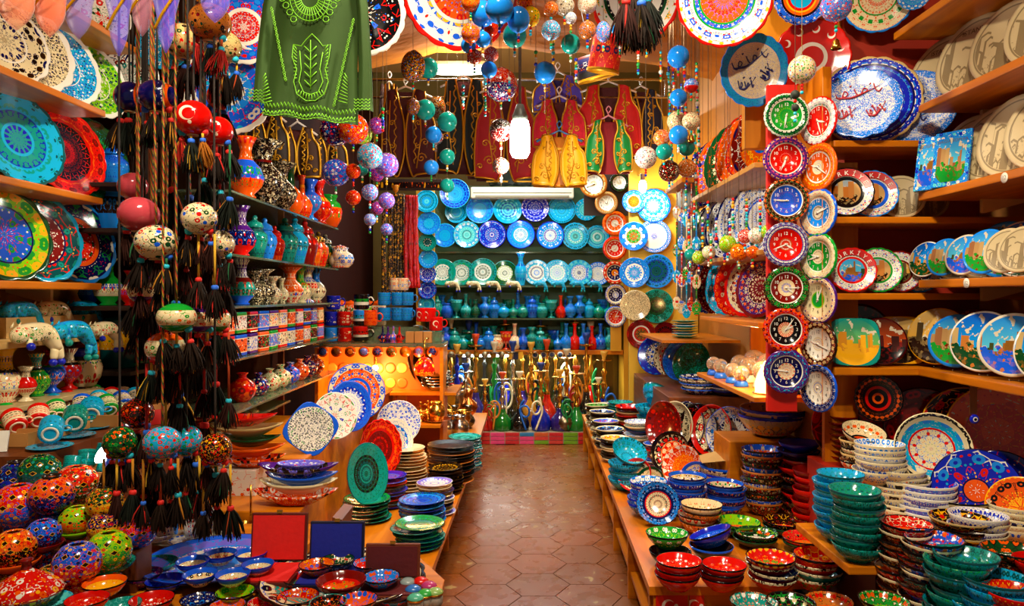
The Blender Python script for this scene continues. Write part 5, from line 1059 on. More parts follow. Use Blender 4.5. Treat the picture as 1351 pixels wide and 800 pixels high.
# espresso cups on saucers on a glass tray
p = onZ(258, 716, TZ); trp = O('oval_tray', pl_round, plain('glass_tray', 'd8d8c0', .1, trans=.5), loc=(p.x, p.y, TZ + .001), scale=(.16, .1, .12), label='oval glass tray with small coffee cups', cat='tray')
for px, py, w in ((206, 712, 26), (244, 714, 26), (262, 700, 24)):
    p = onZ(px, py, TZ + .02); O('saucer', pl_round, cer('r8s5|.6:Wubr|1:Wub'), loc=(p.x, p.y, TZ + .018), scale=.055, label='white floral saucer of a coffee cup near the lanterns', cat='saucer', group='coffee saucers')
    cup_at(px, py - 4, TZ + .03, 30, 'z12s6|.2:W|1.8:Wrub|2.1:u', 'white floral coffee cup lying on its saucer', 1.9, 1.5)
# open velvet boxes
def velvet_box(px, py, w, hp, col, frame, lab, depth=.16):
    """open case: (px,py) pixel of the lid's lower edge centre"""
    p = onZ(px, py, TZ + .05); W = w * p.y / F; Hh = hp * p.y / F; M = plain('case_' + col, frame, .45); V = plain('velvet_' + col, col, .8, noise=.12, ns=60)
    t = T('velvet_box', lab, 'box', 'open velvet cases', loc=(p.x, p.y, TZ + .001)); B = .008
    tr = O('tray', box_me('vt', W, depth, .03, .003), M, t, loc=(0, -depth / 2, 0)); O('lining', box_me('vl', W - .014, depth - .014, .004), V, tr, loc=(0, 0, .03))
    ld = O('lid', box_me('vd', W, .016, Hh, .003), M, t, loc=(0, .012, .032), rot=(-.12, 0, 0)); O('lining', box_me('vli', W - .014, .004, Hh - .014), V, ld, loc=(0, -.01, .007))
    O('clasp', box_me('vc', .016, .006, .01), M_gold, ld, loc=(0, -.008, Hh))
velvet_box(366, 735, 74, 62, 'e0140c', '5a1208', 'open case lined with bright red velvet'); velvet_box(443, 738, 72, 54, '0a1e9a', '0a0c30', 'open case lined with royal blue velvet'); velvet_box(517, 757, 72, 44, '5a0a10', '6a2a10', 'open case lined with maroon velvet', .12)
# glass trinket boxes at the corner
for i, (px, py, col) in enumerate(((555, 775, 'd01008'), (566, 781, 'b03070'), (545, 786, '3070c0'), (561, 792, '30a040'), (548, 798, '50b090'), (574, 790, '8ab060'), (538, 776, '90a0a0'))):
    p = onZ(px, py + 8, TZ); t = T('trinket_box', 'small clear trinket box with %s lid at the table corner' % ['red', 'pink', 'blue', 'green', 'mint', 'olive', 'grey'][i], 'trinket box', 'trinket boxes', loc=(p.x, p.y, TZ + .001))
    O('glass_body', lathe('trink', [(0, 0), (.02, 0), (.022, .004), (.022, .03), (.018, .03), (.017, .006), (0, .006)], 14), M_clear, t); O('lid', lathe('trinkl', [(0, .031), (.023, .031), (.023, .036), (.014, .043), (0, .045)], 14), plain('lid_' + col, col, .25), t); O('rim', lathe('trinkr', [(.0225, .029), (.024, .029), (.024, .033), (.0225, .033)], 14, closed=True), M_gold, t)
# ================================================================ left counter, middle part: stacks and standing plates
GM2 = 'plates stacked on the left counter'
st = lambda *a, **k: stack(*a, GM2, pl_round, name='plate', cat='plate', **k)
stack(551, 694, 722, .36, 66, 6, ['r18s10|.6:tGTg|.965:gtTT|1:G', 'r0s9|1:tG'], 'sea green embossed plate in the stack nearest on the left counter', GM2, pl_round, name='plate', cat='plate', bump=.3)
stack(557, 664, 693, .36, 62, 7, ['r18s10|.6:buTB|.965:uBTb|1:B', 'r0s9|1:uT'], 'blue embossed plate of the stack behind the sea green plates', GM2, pl_round, name='plate', cat='plate', bump=.3)
stack(575, 636, 678, .36, 48, 9, ['r18s12|.6:WvbW.4|.965:vWbW|1:W', 'r0s5|1:w', 'r0s5|1:n', 'r0s5|1:s'], 'lilac lace plate of the mixed stack at the aisle edge', GM2, pl_round, name='plate', cat='plate')
stack(588, 622, 650, .36, 46, 8, ['r12s6|.965:khyo|1:h', 'r0s5|1:h', 'r0s5|1:k'], 'dark yellow spotted plate of the aisle stack', GM2, pl_round, name='plate', cat='plate')
stack(594, 594, 636, .36, 62, 12, ['r0s3|1:h', 'r0s5|1:k', 'r0s5|1:e'], 'dark brown plate of the wide aisle stack', GM2, pl_round, name='plate', cat='plate', rough=.25)
stack(614, 584, 622, .36, 44, 12, ['r12s8|1:tTaG', 'r0s5|1:k', 'r0s5|1:T'], 'dark teal plate of the farthest aisle stack', GM2, pl_round, name='plate', cat='plate')
stack(484, 660, 686, .36, 62, 6, ['r18s10|.6:tGTg|.965:gtTT|1:G', 'r0s9|1:tG'], 'teal green plate of the stack under the standing oval', GM2, pl_round, name='plate', cat='plate', bump=.3)
stack(512, 632, 668, .36, 48, 9, ['r18s10|.6:buTB|1:B', 'r0s9|1:b', 'r0s5|1:r', 'r0s9|1:T'], 'blue plate of the blue and red stack', GM2, pl_round, name='plate', cat='plate')
stack(537, 600, 646, .36, 50, 13, ['r0s3|1:w', 'r0s3|1:s', 'r0s3|1:w'], 'cream plate of the tall stack below the flower plate', GM2, pl_round, name='plate', cat='plate')
stack(455, 600, 626, .36, 40, 8, ['r0s9|1:tWT', 'r0s3|1:w', 'r0s3|1:k'], 'white plate of the stack behind the wooden crate', GM2, pl_round, name='plate', cat='plate', Y=4.35)
def LP(px, py, Y, h, az, lean, sp, lab, z=None, me=pl_round, sx=1., bump=0): 
    return splate(px, py, Y, h, AZ(az), AZ(lean), cer(sp, bump=bump), lab, 'plates standing on the left counter', me, z=z, sx=sx)
LP(482, 618, 3.82, 80, 62, 10, 'r16s9|.3:tTG|.6:GtTk|.965:tGTg|1:T', 'teal embossed oval plate standing on the green stack', .44, bump=.3)
LP(500, 596, 4.2, 72, 55, 10, 'r12s7|.4:Rkrm|.6:Rrkm|.7:r|.965:rRo|1:r', 'red embossed plate standing behind the teal oval', .5, pl_scal)
LP(520, 588, 4.4, 58, 50, 12, 'r14s8|.6:wubB|.965:Wcub|1:w', 'cream blue plate standing behind the red plate', .52)
LP(526, 570, 4.6, 56, 12, 14, 'r0s9|.8:Wbvb|.965:Wvb|1:W', 'white plate with cobalt flowers standing upright', .6)
# crates and trays at the left
bx('wooden_crate', (-1.38, 2.9, .361), (-.9, 3.27, .68), M_orange, .006, label='orange wooden crate under the boat shaped trays', cat='crate')
bx('wooden_crate', (-1.74, 3.3, .361), (-1.0, 4.5, .8), M_orange, .006, label='orange wooden bench under the standing lace plates', cat='crate')
for px, c in ((455, (0, 0)), (505, (1, 1))): pass
p = onZ(448, 700, .36)
t = T('wooden_bracket', 'dark wooden crate with slanted sides behind the blue case', 'crate', None, loc=(p.x, 2.98, .361)); 
for dx in (-.1, .12): O('side_board', prism_me('sb', [(-.02, 0), (.02, 0), (.06, .26), (.02, .27)], .2), M_brown, t, loc=(dx, 0, 0))
O('cross_board', box_me('cbd', .3, .02, .08), M_brown, t, loc=(0, .1, .05))
LP(410, 574, 3.45, 58, 20, 16, 'r0s14|.6:WGnk|.965:Wnkg|1:b', 'white lace plate with blue edge standing on the left bench', .802, me=sqp)
LP(441, 571, 3.75, 60, 40, 14, 'r5s5|.6:WrgB|.965:Wgrb|1:W', 'white plate with red flowers behind the lace plate', .802)
LP(460, 564, 3.95, 66, 48, 12, 'r14s8|.6:Wbuv|.965:bWB|1:b', 'cobalt blue lace plate standing on the bench', .802)
LP(470, 548, 4.3, 74, 25, 12, 'r12s8|.4:orwb|.5:b|.8:orwb|.965:wbro|1:b', 'large orange and blue lace plate standing at the rear', .802)
def boat_me():
    n = 24; vs = []; fs = []
    for rr, z in ((.5, 0), (.9, .18), (1, .26), (.94, .26), (.8, .15), (.4, .05)):
        for k in range(n):
            a = 2 * PI * k / n; x = math.cos(a); y = math.sin(a); tip = abs(x) ** 3 * .1
            vs.append((rr * x * 1.0, rr * y * .45, z + tip * rr))
    for i in range(5):
        for k in range(n): fs.append((i * n + k, i * n + (k + 1) % n, (i + 1) * n + (k + 1) % n, (i + 1) * n + k))
    fs.append(tuple(reversed(range(n)))); fs.append(tuple(range(5 * n, 6 * n))); return mesh_from('boat_dish', vs, fs)
boat = boat_me(); GD = 'boat shaped trays on the crate'
for px, Y, z, w, sp, lab, m_ in ((390, 3.0, .682, 112, 'r12s8|.7:orW|1:okWr', 'long orange boat tray at the bottom of the pile', boat), (394, 3.0, .73, 104, 'r12s8|.7:w|1:ws', 'cream boat tray in the pile', boat), (398, 3.0, .762, 96, 'r0s3|1:b', 'blue boat tray in the pile', boat), (394, 2.99, .796, 106, 'r8s6|.7:hkvs|1:p', 'purple boat tray at the top of the pile', boat)):
    O('boat_tray', m_, cer(sp), loc=((px - VX) * Y / F, Y, z), scale=w / 2 * Y / F, label=lab, cat='tray', group=GD)
O('small_dish', bowl_w, cer('r6s5|1:vrWp'), loc=((398 - VX) * 3.0 / F, 2.99, .828), scale=(.1, .055, .06), label='lilac floral dish inside the purple boat tray', cat='dish')
bx('gift_box', (-1.36, 3.12, .681), (-1.16, 3.26, .79), cer('z0s30|1:WroW.2'), label='white box printed with small red trees below the trays', cat='box')
bx('gift_box', (-1.1, 2.86, .361), (-.92, 2.895, .6), cer('z0s30|1:WroW.25'), label='white and red printed box under the orange tray', cat='box')
bx('wooden_cabinet', (-1.76, 3.0, 0), (-1.41, 3.27, .36), M_orange, label='orange cabinet front below the tree printed box', cat='cabinet')
for i, (px, py, sp, lab, w) in enumerate(((320, 566, 'r6s4|.6:roky|1:r', 'red floral oval tray on top of the tray pile', 92), (326, 574, 'r0s3|1:s', 'cream tray in the pile', 96), (330, 583, 'r0s3|1:G', 'dark green tray in the pile', 82), (330, 593, 'r0s3|1:o', 'orange tray in the pile', 92), (332, 602, 'r6s4|1:orWk', 'orange patterned tray at the bottom of the pile', 90))):
    Y = 3.2; O('oval_tray', boat, cer(sp), loc=((px - VX) * Y / F - .0, Y + .0, .792 + (4 - i) * .045), scale=(w / 2 * Y / F, w / 2 * Y / F * 1.15, w / 2 * Y / F), label=lab + ' left of the lace plates', cat='tray', group='oval trays in a pile')
# ladle hanging on gold chain
t = T('hanging_ladle', 'small brass ladle hanging from a chain at the left bench', 'ladle', None, loc=P(331, 640, 2.85)); 
O('chain', tube_me([(0, 0, 0), (0, 0, -.12)], .004, 6), M_gold, t); O('cup', bowl, M_gold, t, loc=(-.02, 0, -.17), scale=.03)
# ================================================================ left glass shelves
M_gshelf = plain('greenish_glass_shelf', '9ab08a', .05, trans=.75)
GG = 'glass shelves on the left'
SH = {1: 2.04, 2: 1.745, 3: 1.5, 4: 1.25, 5: 1.0}
for k, z in SH.items():
    bx('glass_shelf', (-1.77, 3.32, z - .012), (-1.35, 5.27, z), M_gshelf, .002, label=['', 'glass shelf under the tall vases', 'glass shelf under the ginger jars', 'glass shelf under the ruffled vases', 'glass shelf under the patterned canisters', 'glass shelf under the small round pots'][k] + ' on the left', cat='shelf', group=GG)
for y in (3.34, 5.12):
    t = T('shelf_upright', 'upright post carrying the glass shelves, %s end' % ('near' if y < 4 else 'far'), 'post', None, loc=(-1.72, y, 0)); O('post', box_me('ps', .04, .02, 2.3), M_brown, t)
def sv(k, shelf, px, h, sp, lab, X=-1.48, **kw):
    return vase(k, px, 0, h, sp, lab, 'vases on the left glass shelves', X=X, z=SH[shelf], **kw)
GINGER = 'z14s8|.6:%s|.7:%s|1:%s'
A = [('bulb', 324, 80, 'z10s7|.15:o|.3:ogr|.5:burg|.62:b|1:orkw', 'orange and blue tulip vase'), ('ruffle', 347, 82, 'z0s22|.66:khww.4|.7:R|1:khww.4', 'black and white lace vase with ruffled mouth'), ('ruffle', 370, 62, 'z0s22|1:khww.4', 'smaller black lace vase with ruffled mouth'), ('bottle', 384, 66, 'z10s7|.5:orog|.55:o|.8:G|1:GkR', 'orange bottle vase with green neck'),
     ('bottle', 398, 56, 'z10s7|1:orky', 'plain orange bottle vase'), ('footed', 409, 54, 'z10s7|.2:u|.6:ubro|1:b', 'blue floral footed vase'), ('bulb', 421, 58, 'z10s7|1:roky', 'red floral vase'), ('pot', 433, 42, 'z8s6|.2:o|.6:ogro|1:g', 'orange pot vase with green top')]
for k, px, h, sp, lab in A: sv(k, 1, px, h, sp, lab + ' on the top glass shelf', X=-1.4)
for px, h, k, sp, lab in ((318, 66, 'bulb', 'z10s7|.2:r|.5:nrbW|.6:p|1:pRW', 'navy and red tulip vase'), (336, 56, 'ginger', GINGER % ('tTGg', 'T', 'tT'), 'teal lidded jar'), (349, 54, 'ginger', GINGER % ('uTbB', 'u', 'ub'), 'blue lidded jar'), (362, 46, 'ginger', GINGER % ('rRoR', 'r', 'rR'), 'red lidded jar with small knob'), (376, 58, 'ginger', GINGER % ('tTGg', 'T', 'tG'), 'sea green lidded jar'), (389, 60, 'ginger', GINGER % ('cTub', 'c', 'cT'), 'turquoise lidded jar'), (402, 58, 'ginger', GINGER % ('RrRm', 'R', 'Rr'), 'tall dark red lidded jar'),
                          (412, 44, 'ginger', 'z10s7|.5:oryg|.7:r|1:ky', 'orange red lidded jar'), (420, 46, 'ginger', 'z10s7|.5:rogy|.7:o|1:ky', 'small red lidded jar'), (429, 44, 'ginger', 'z10s7|.5:Ggyr|.7:G|1:kw', 'dark green lidded jar')):
    sv(k, 2, px, h, sp, lab + ' on the second glass shelf', X=-1.4, name='lidded_jar' if k == 'ginger' else 'vase', cat='jar' if k == 'ginger' else 'vase')
for px, h, k, sp, lab in ((319, 60, 'bulb', 'z10s7|.2:b|.5:torG|.6:R|1:pRW', 'teal and orange tulip vase'), (336, 44, 'ruffle', 'z0s22|1:khww.4', 'black lace vase'), (347, 46, 'ruffle', 'z0s22|1:khww.4', 'tall black lace vase'), (359, 36, 'ruffle', 'z0s20|1:wknr', 'grey lace vase'), (371, 34, 'bulb', 'z8s7|1:wrkg', 'white floral vase'), (383, 48, 'ruffle', 'z8s6|.3:wbro|.6:orwk|1:orw', 'orange and cream vase with flared mouth'), (396, 46, 'bulb', 'z8s6|.5:wrgk|1:glo', 'white vase with green neck'), (406, 46, 'footed', 'z8s6|1:wrkb', 'white floral slim vase'), (417, 44, 'bulb', 'z8s6|.6:wrkb|1:ubk', 'white vase with blue neck')):
    sv(k, 3, px, h, sp, lab + ' on the third glass shelf', X=-1.47)
can_m = box_me('can', 1, 1, 1, .06)
for lev in range(2):
    for i in range(11):
        y = 3.4 + i * .155; s = .105 if i else .125
        a = ['wrbk', 'owrk', 'Wbkr', 'kwrg', 'uwro', 'wkob'][(i + lev) % 6]; bnd = 'robgp'[(i * 2 + lev) % 5]
        O('canister', can_m, cer('z0s%d|.16:%s|.2:w|.8:%s|.84:w|1:%s' % (9, bnd, a, bnd)), loc=(-1.44, y, 1.251 + lev * .112), rot=(0, 0, random.uniform(-.08, .08)), scale=(.11, .125, .105), label='square patterned canister in the %s row on the glass shelf' % ('upper' if lev else 'lower'), cat='canister', group='patterned canisters')
for i, (px, h, sp, lab) in enumerate(((288, 36, 'z0s4|1:nbk', 'navy round pot'), (320, 38, 'z0s4|1:rRo', 'red pomegranate pot'), (341, 30, 'z0s8|1:nwrb', 'navy floral pot'), (356, 30, 'z0s8|1:wrgk', 'white floral pot'), (370, 30, 'z0s8|1:wogk', 'cream floral pot'), (383, 28, 'z0s8|1:bwok', 'blue floral pot'), (395, 28, 'z0s8|1:owrk', 'orange floral pot'), (406, 28, 'z0s8|1:nwok', 'dark floral pot'), (416, 26, 'z0s8|1:Rwok', 'dark red pot'))):
    if px < 300: continue
    sv('round', 5, px, h, sp, lab + ' on the lowest glass shelf', X=-1.45, name='pot', cat='pot')
bx('glass_shelf', (-1.77, 3.32, .898), (-1.42, 4.4, .91), M_gshelf, .002, label='low glass shelf holding red oval trays', cat='shelf', group=GG)
for i, (Y, sp, w) in enumerate(((3.55, 'r6s4|.6:roky|1:R', .16), (3.85, 'r6s4|.6:Rrk|1:r', .16), (4.15, 'r8s6|.6:wrk|1:vR', .15))):
    O('oval_tray', boat, cer(sp), loc=(-1.6, Y, .911), rot=(0, 0, 1.57), scale=w, label=['red floral oval tray', 'dark red oval tray', 'lilac and red oval tray'][i] + ' on the low glass shelf', cat='tray')
# small blue white items and leaning white plate further along
for px, h, k, sp, lab in ((442, 28, 'bulb', 'z8s6|1:wubr', 'small white blue vase'), (449, 30, 'jar', 'z8s6|1:wnbo', 'small navy white jar'), (455, 26, 'round', 'z8s6|1:wubo', 'small round white pot')):
    vase(k, px, 0, h, sp, lab + ' at the far end of the second shelf', 'vases on the left glass shelves', Y=5.06, z=SH[2])
# ================================================================ lit magnet cabinet with mugs on top (faces the camera)
CY = 5.3
t = T('display_cabinet', 'small lit glass cabinet with magnets glowing orange', 'cabinet', None, loc=(-1.06, CY, .36))
O('back_panel', box_me('cbk', .92, .02, .82), plain('orange_back', 'e07018', .5), t, loc=(0, .3, 0)); O('top', box_me('ctp', .95, .36, .03, .004), M_gshelf, t, loc=(0, .14, .81))
for s in (-1, 1): O('side_post', box_me('csd', .025, .3, .81), M_orange, t, loc=(s * .46, .15, 0))
O('shelf', box_me('csh', .9, .28, .02), M_orange, t, loc=(0, .15, .3))
random.seed(5)
for i in range(7):
    for j in range(3):
        px = 437 + i * 15.5; py = 486 + j * 20; p = P(px, py, CY + .27)
        c = ['e8b040', 'd89030', 'f0c860', 'c87828'][(i * 3 + j) % 4]
        O('magnet_plaque', lathe('plaque', [(0, 0), (.9, 0), (1, .12), (.85, .25), (.6, .22), (0, .3)], 16), plain('plaque_' + c, c, .4), loc=(p.x, CY + .292, p.z), rot=(PI / 2, 0, 0), scale=.042, label='round golden magnet plaque on the lit orange panel', cat='magnet', group='magnet plaques')
for i in range(9):
    O('coin_magnet', disc_m, cer('r6s5|.7:%s|1:o' % ['nou', 'Rog', 'oky', 'bow'][i % 4]), loc=(-1.46 + i * .1, CY - .042, 1.14), rot=(PI / 2, 0, 0), scale=(.04, .04, .2), label='round magnet along the cabinet top edge', cat='magnet', group='edge magnets')
lamp('POINT', 'cabinet_lamp_light', (-1.12, CY + .1, .98), 9, (1, .55, .18), .03); lamp('POINT', 'mosaic_lamp_light', (-.76, CY - .05, 1.0), 3, (1, .5, .15), .03)
t = T('bulb_lamp', 'small glowing bulb inside the orange cabinet', 'lamp', None, loc=(-1.12, CY + .16, 1.0)); O('bulb', ball_s, plain('bulb_glow', 'W', .4, emit=((1, .75, .35), 30.)), t, scale=.022); O('socket', cyl_m, M_gold, t, loc=(0, 0, .02), scale=(.012, .012, .14))
t = T('mosaic_lamp', 'glowing red and orange mosaic lamp beside the magnet cabinet', 'lamp', None, loc=P(560, 496, CY - .25)); O('shade', lathe('mlamp', [(.45, 0), (.8, .1), (1, .5), (.9, 1), (.5, 1.6), (.2, 1.75), (.16, 1.7), (.45, 1.55), (.84, 1), (.94, .5), (.74, .12)], 18), cer('z0s3|.4:oyrR|2:roRy').copy(), t, scale=.075)
m_ = t.children[0].material_slots[0].material; m_.node_tree.nodes['Principled BSDF'].inputs['Emission Strength'].default_value = 1.4; m_.node_tree.links.new(m_.node_tree.nodes['Principled BSDF'].inputs['Base Color'].links[0].from_socket, m_.node_tree.nodes['Principled BSDF'].inputs['Emission Color'])
O('hook_arm', tube_me([(0, 0, .12), (0, 0, .24), (0, .16, .26), (-.0, .3, .24)], .006, 6), M_gold, t); O('bulb', ball_s, plain('bulb_glow', 'W', .4, emit=((1, .75, .35), 30.)), t, loc=(0, 0, .06), scale=.02)
# mugs on top of the cabinet
GMG = 'mugs on the magnet cabinet'
zt = 1.2
def mg(px, py, w, sp, lab, Y=CY + .1, hr=1.): return mug(px, 0, Y, w, sp, lab, GMG, rot=random.uniform(-.6, .3), z=zt + max(0, (455 - py) * Y / F), hr=hr)
for px, lev, c, nm in ((437, 0, 'u', 'sky blue'), (437, 1, 'B', 'blue'), (440, 2, 'B', 'royal blue'), (455, 0, 'r', 'red'), (454, 1, 'r', 'bright red')):
    mg(px, 454 - lev * 21, 18, 'z1s3|.4:%s|1.5:%sw%s%s|2.1:%s' % (c, c, c, c, c), '%s printed mug on the left of the cabinet' % nm, hr=1.0)
for px, lev, sp, nm in ((476, 0, 'z6s4|.6:k|.9:W|1.4:rk|2.1:r', 'red and black skyline mug'), (476, 1, 'z6s4|.6:k|.9:W|1.4:ck|2.1:u', 'blue skyline mug'), (477, 2, 'z6s4|.6:k|1.:W|1.4:gk|2.1:k', 'green skyline mug'), (488, 1, 'z6s4|2.1:or', 'orange skyline mug')):
    mg(px, 454 - lev * 21, 20, sp, nm + ' in the middle of the cabinet')
for px, lev in ((507, 1), (525, 1), (536, 1), (507, 2), (525, 2), (537, 2)):
    mg(px, 448 - lev * 20, 17, 'z12s9|2.1:ucTt', 'turquoise embossed mug stacked on the cabinet', Y=CY + .22)
for px, lev in ((522, 3), (531, 3)): mg(px, 448 - lev * 20, 16, 'z8s6|2.1:wuor', 'white floral glass mug atop the turquoise mugs', Y=CY + .22)
for px, lev in ((558, 1), (566, 1), (575, 0)): mg(px, 440 - lev * 12, 18, M_cmug, 'red mug with white crescent at the cabinet corner', Y=CY + .1)
bx('mug_block', (-1.2, CY + .14, zt + .0), (-.78, CY + .3, zt + .11), M_gshelf, label='glass block under the turquoise mugs', cat='block')
bx('mug_block', (-.78, CY + .02, zt), (-.6, CY + .2, zt + .08), M_gshelf, label='glass block under the red mugs', cat='block')
for i, px in enumerate((505, 512, 519, 527)):
    vase('genie', px, 0, 22, 'z6s4|1:%s' % ['nok', 'pok', 'bwo', 'rok'][i], ['navy', 'purple', 'blue', 'red'][i] + ' little bell on the cabinet front', 'bells on the cabinet', Y=CY - .0, z=zt + .001, name='little_bell', cat='bell')
for i in range(3): bx('boxed_cups', (-.86 + i * .065, CY - .03, zt + .001), (-.8 + i * .065, CY + .03, zt + .085), M_card, .004, label='tan boxed cup at the cabinet corner', cat='box', group='boxed cups')
# tins with lids behind
for i, px in enumerate((446, 458, 470, 482, 494)):
    vase('jar', px, 0, 34, 'z8s6|.8:%s|1:o' % ['wrgk', 'ogwk', 'wbrk', 'lwrk', 'wkro'][i], 'glass jar with orange lid behind the printed mugs', 'jars behind the mugs', Y=CY + .3, z=1.31, name='glass_jar', cat='jar')
bx('jar_shelf', (-1.5, CY + .32, 1.29), (-.98, CY + .52, 1.309), M_gshelf, label='glass strip under the orange lidded jars', cat='shelf')
for o_ in TOP:
    if o_.get('group') == 'jars behind the mugs': o_.location.y = CY + .42
# bead curtains / belts behind
random.seed(9)
GBC = 'strands of the bead curtain'
for i in range(10):
    px = 506 + i * 2.9; Y = 6.4; p0 = P(px, 256, Y); p1 = P(px + random.uniform(-2, 2), 395, Y)
    O('bead_strand', tube_me(spline([p0, (p0 + p1) / 2 + Vector((random.uniform(-.02, .02), 0, 0)), p1], 10), [random.uniform(.011, .018) for _ in range(21)], 6), cer('z0s40|9:hkye', .5), label='dark brown and gold bead strand of the curtain', cat='bead strand', group=GBC)
for i in range(5):
    px = 537 + i * 3; Y = 6.35; p0 = P(px, 258, Y); p1 = P(px + i - 1, 380, Y)
    O('bead_strand', tube_me(spline([p0, (p0 + p1) / 2 + Vector((random.uniform(-.03, .03), 0, 0)), p1], 10), [random.uniform(.014, .024) for _ in range(21)], 6), cer('z0s40|9:rRPr', .4), label='bright red bead strand beside the brown curtain', cat='bead strand', group=GBC)
t = T('curtain_rail', 'dark rail with gold trim carrying the bead curtain', 'rail', None, loc=P(541, 248, 6.42)); O('rail', box_me('rl', .56, .03, .1, .004), M_dark, t, loc=(0, .02, -.02)); O('gold_braid', box_me('rlb', .56, .006, .05), cer('r0s40|9:hyko'), t, loc=(0, 0, .0))
vase('goblet', 522, 0, 14, plain('amber_glass', 'f0a020', .1, trans=.4), 'small amber lamp over the bead curtain', None, Y=6.38, z=2.43, name='wall_lamp', cat='lamp')
# ================================================================ back shelving (turquoise wares), faces the camera
BY = 7.9
def bz(py, Y=BY): return H - (py - VY) * Y / F
def bX(px, Y=BY): return (px - VX) * Y / F
t = T('back_shelf_unit', 'wide open shelf unit of turquoise wares on the back wall', 'shelf unit', None, loc=(0, BY, 0))
O('back_panel', box_me('bp', bX(828) - bX(552), .03, bz(238) - .9), plain('teal_green_back', '3a5a34', .5, noise=.3, ns=4), t, loc=((bX(828) + bX(552)) / 2, .42, .9))
for px in (552, 826): O('side_post', box_me('bsp', .05, .42, bz(238) - .125), plain('yellow_post', 'd8a028', .4), t, loc=(bX(px), .21, .125))
for py, m in ((377, M_gshelf), (420, M_gshelf)): O('shelf', box_me('bsh%d' % py, bX(822) - bX(556), .4, .018), m, t, loc=((bX(822) + bX(556)) / 2, .21, bz(py) - .018))
O('counter_board', box_me('bcb', bX(822) - bX(540), .44, .05, .004), M_orange, t, loc=((bX(822) + bX(540)) / 2, .2, bz(462) - .05))
for py in (297, 330): O('plate_rail', box_me('bpr', bX(822) - bX(556), .12, .02), M_gshelf, t, loc=((bX(822) + bX(556)) / 2, .34, bz(py) - .02))
GBK = 'turquoise plates on the back shelves'
random.seed(21)
BS = ['r14s8|.5:cBua|.55:u|.95:ucBa|1:c', 'r12s7|.5:acBu|.95:cuTa|1:c', 'r10s7|.5:BcWu|.6:B|.95:BuWc|1:B', 'r18s9|.5:cTau|.95:caTu|1:c', 'r10s7|.5:WBcu|.6:c|.95:uBcW|1:B', 'r16s9|.5:aWTc|.6:a|.95:caTW|1:c']
def bp(px, py, d, sp, lab, dy=.3, me=pl_round, lean=6, grp=GBK, name='plate', cat='plate', rail=None):
    Y = BY + dy; R = d / 2 * Y / F; z = None
    return splate(px, py, Y, d, AZ(0), AZ(lean), sp, lab, grp, me, name, cat)
nm = ['turquoise plate with cobalt medallion', 'pale turquoise plate', 'cobalt blue plate with bird painting', 'plain turquoise plate', 'cobalt and white plate', 'aqua plate with white lace']
for row, lst in (('top row', [(602, 280, 30, 3), (633, 277, 37, 0), (670, 277, 38, 1), (706, 275, 37, 2), (741, 277, 37, 3), (773, 277, 29, 5)]), ('second row', [(587, 311, 32, 0), (616, 310, 35, 5), (649, 310, 37, 2), (687, 310, 37, 4), (726, 311, 36, 4), (759, 312, 35, 5), (788, 313, 30, 5)])):
    for px, py, d, k in lst: bp(px, py, d, BS[k], nm[k] + ' in the %s at the back' % row, .27 if row == 'top row' else .24, pl_scal if k in (4, 5) else pl_round)
for px, py, d, k in ((600, 256, 40, 0), (563, 266, 30, 3), (566, 295, 31, 0), (564, 320, 24, 1), (565, 342, 25, 0), (564, 362, 23, 2), (564, 383, 24, 2), (563, 402, 22, 3)):
    bp(px, py, d, BS[k] if py != 320 else 'r10s7|.5:TWGk|.6:t|.95:tTG|1:t', 'small %s in the left column at the back' % nm[k], -.056 if px < 580 else .2)
zs = bz(377)
bx('plate_post', (bX(556), BY - .04, bz(412)), (bX(574), BY - .005, bz(246)), plain('yellow_post', 'd8a028', .4), label='yellow post carrying the left column of turquoise plates', cat='post')
for px, d, sp, lab in ((584, 35, 'r14s9|.62:WtGs.4|.66:t|.95:tTg|1:t', 'green rimmed white lace plate'), (609, 34, 'r14s9|.62:WtGs.4|.66:t|.95:tTg|1:t', 'green rimmed white lace plate'), (637, 36, 'r14s9|.62:WtGc.4|.66:t|.95:tcT|1:t', 'green rimmed white lace plate'), (666, 33, 'r14s9|.62:WlGs.4|.66:G|.95:GTg|1:t', 'dark green rimmed white lace plate'), (708, 34, 'r14s9|.62:WBnu.4|.66:a|.95:caW|1:c', 'aqua rimmed navy lace plate'),
                       (735, 34, 'r14s9|.62:Wcua.4|.66:c|.95:caW|1:c', 'aqua rimmed pale lace plate'), (764, 34, 'r14s9|.62:Wnbu.4|.66:c|.95:caB|1:c', 'scalloped aqua plate with navy lace'), (789, 31, 'r14s9|.62:Wbuv.4|.66:u|.95:ubW|1:b', 'blue rimmed lace plate')):
    splate(px, 0, BY + .25, d, 0, AZ(12), sp, lab + ' on the back glass shelf', GBK, pl_round, z=zs)
vase('slim', 687, 0, 43, 'z10s7|.6:cBuW|1:cB', 'tall turquoise vase between the lace plates', None, Y=BY + .2, z=zs)
for i, px in enumerate((595, 623, 649, 676, 711, 735, 760, 783)):
    w = i < 4; tt = animal(0, BY + .02, zs, .1, AW if w else AT, PB if w else PT, ('white' if w else 'turquoise') + ' sleeping animal figurine on the back shelf', X=bX(px)); tt.rotation_euler = (0, 0, 0)
    tt['group'] = 'animal figurines on the back shelf'
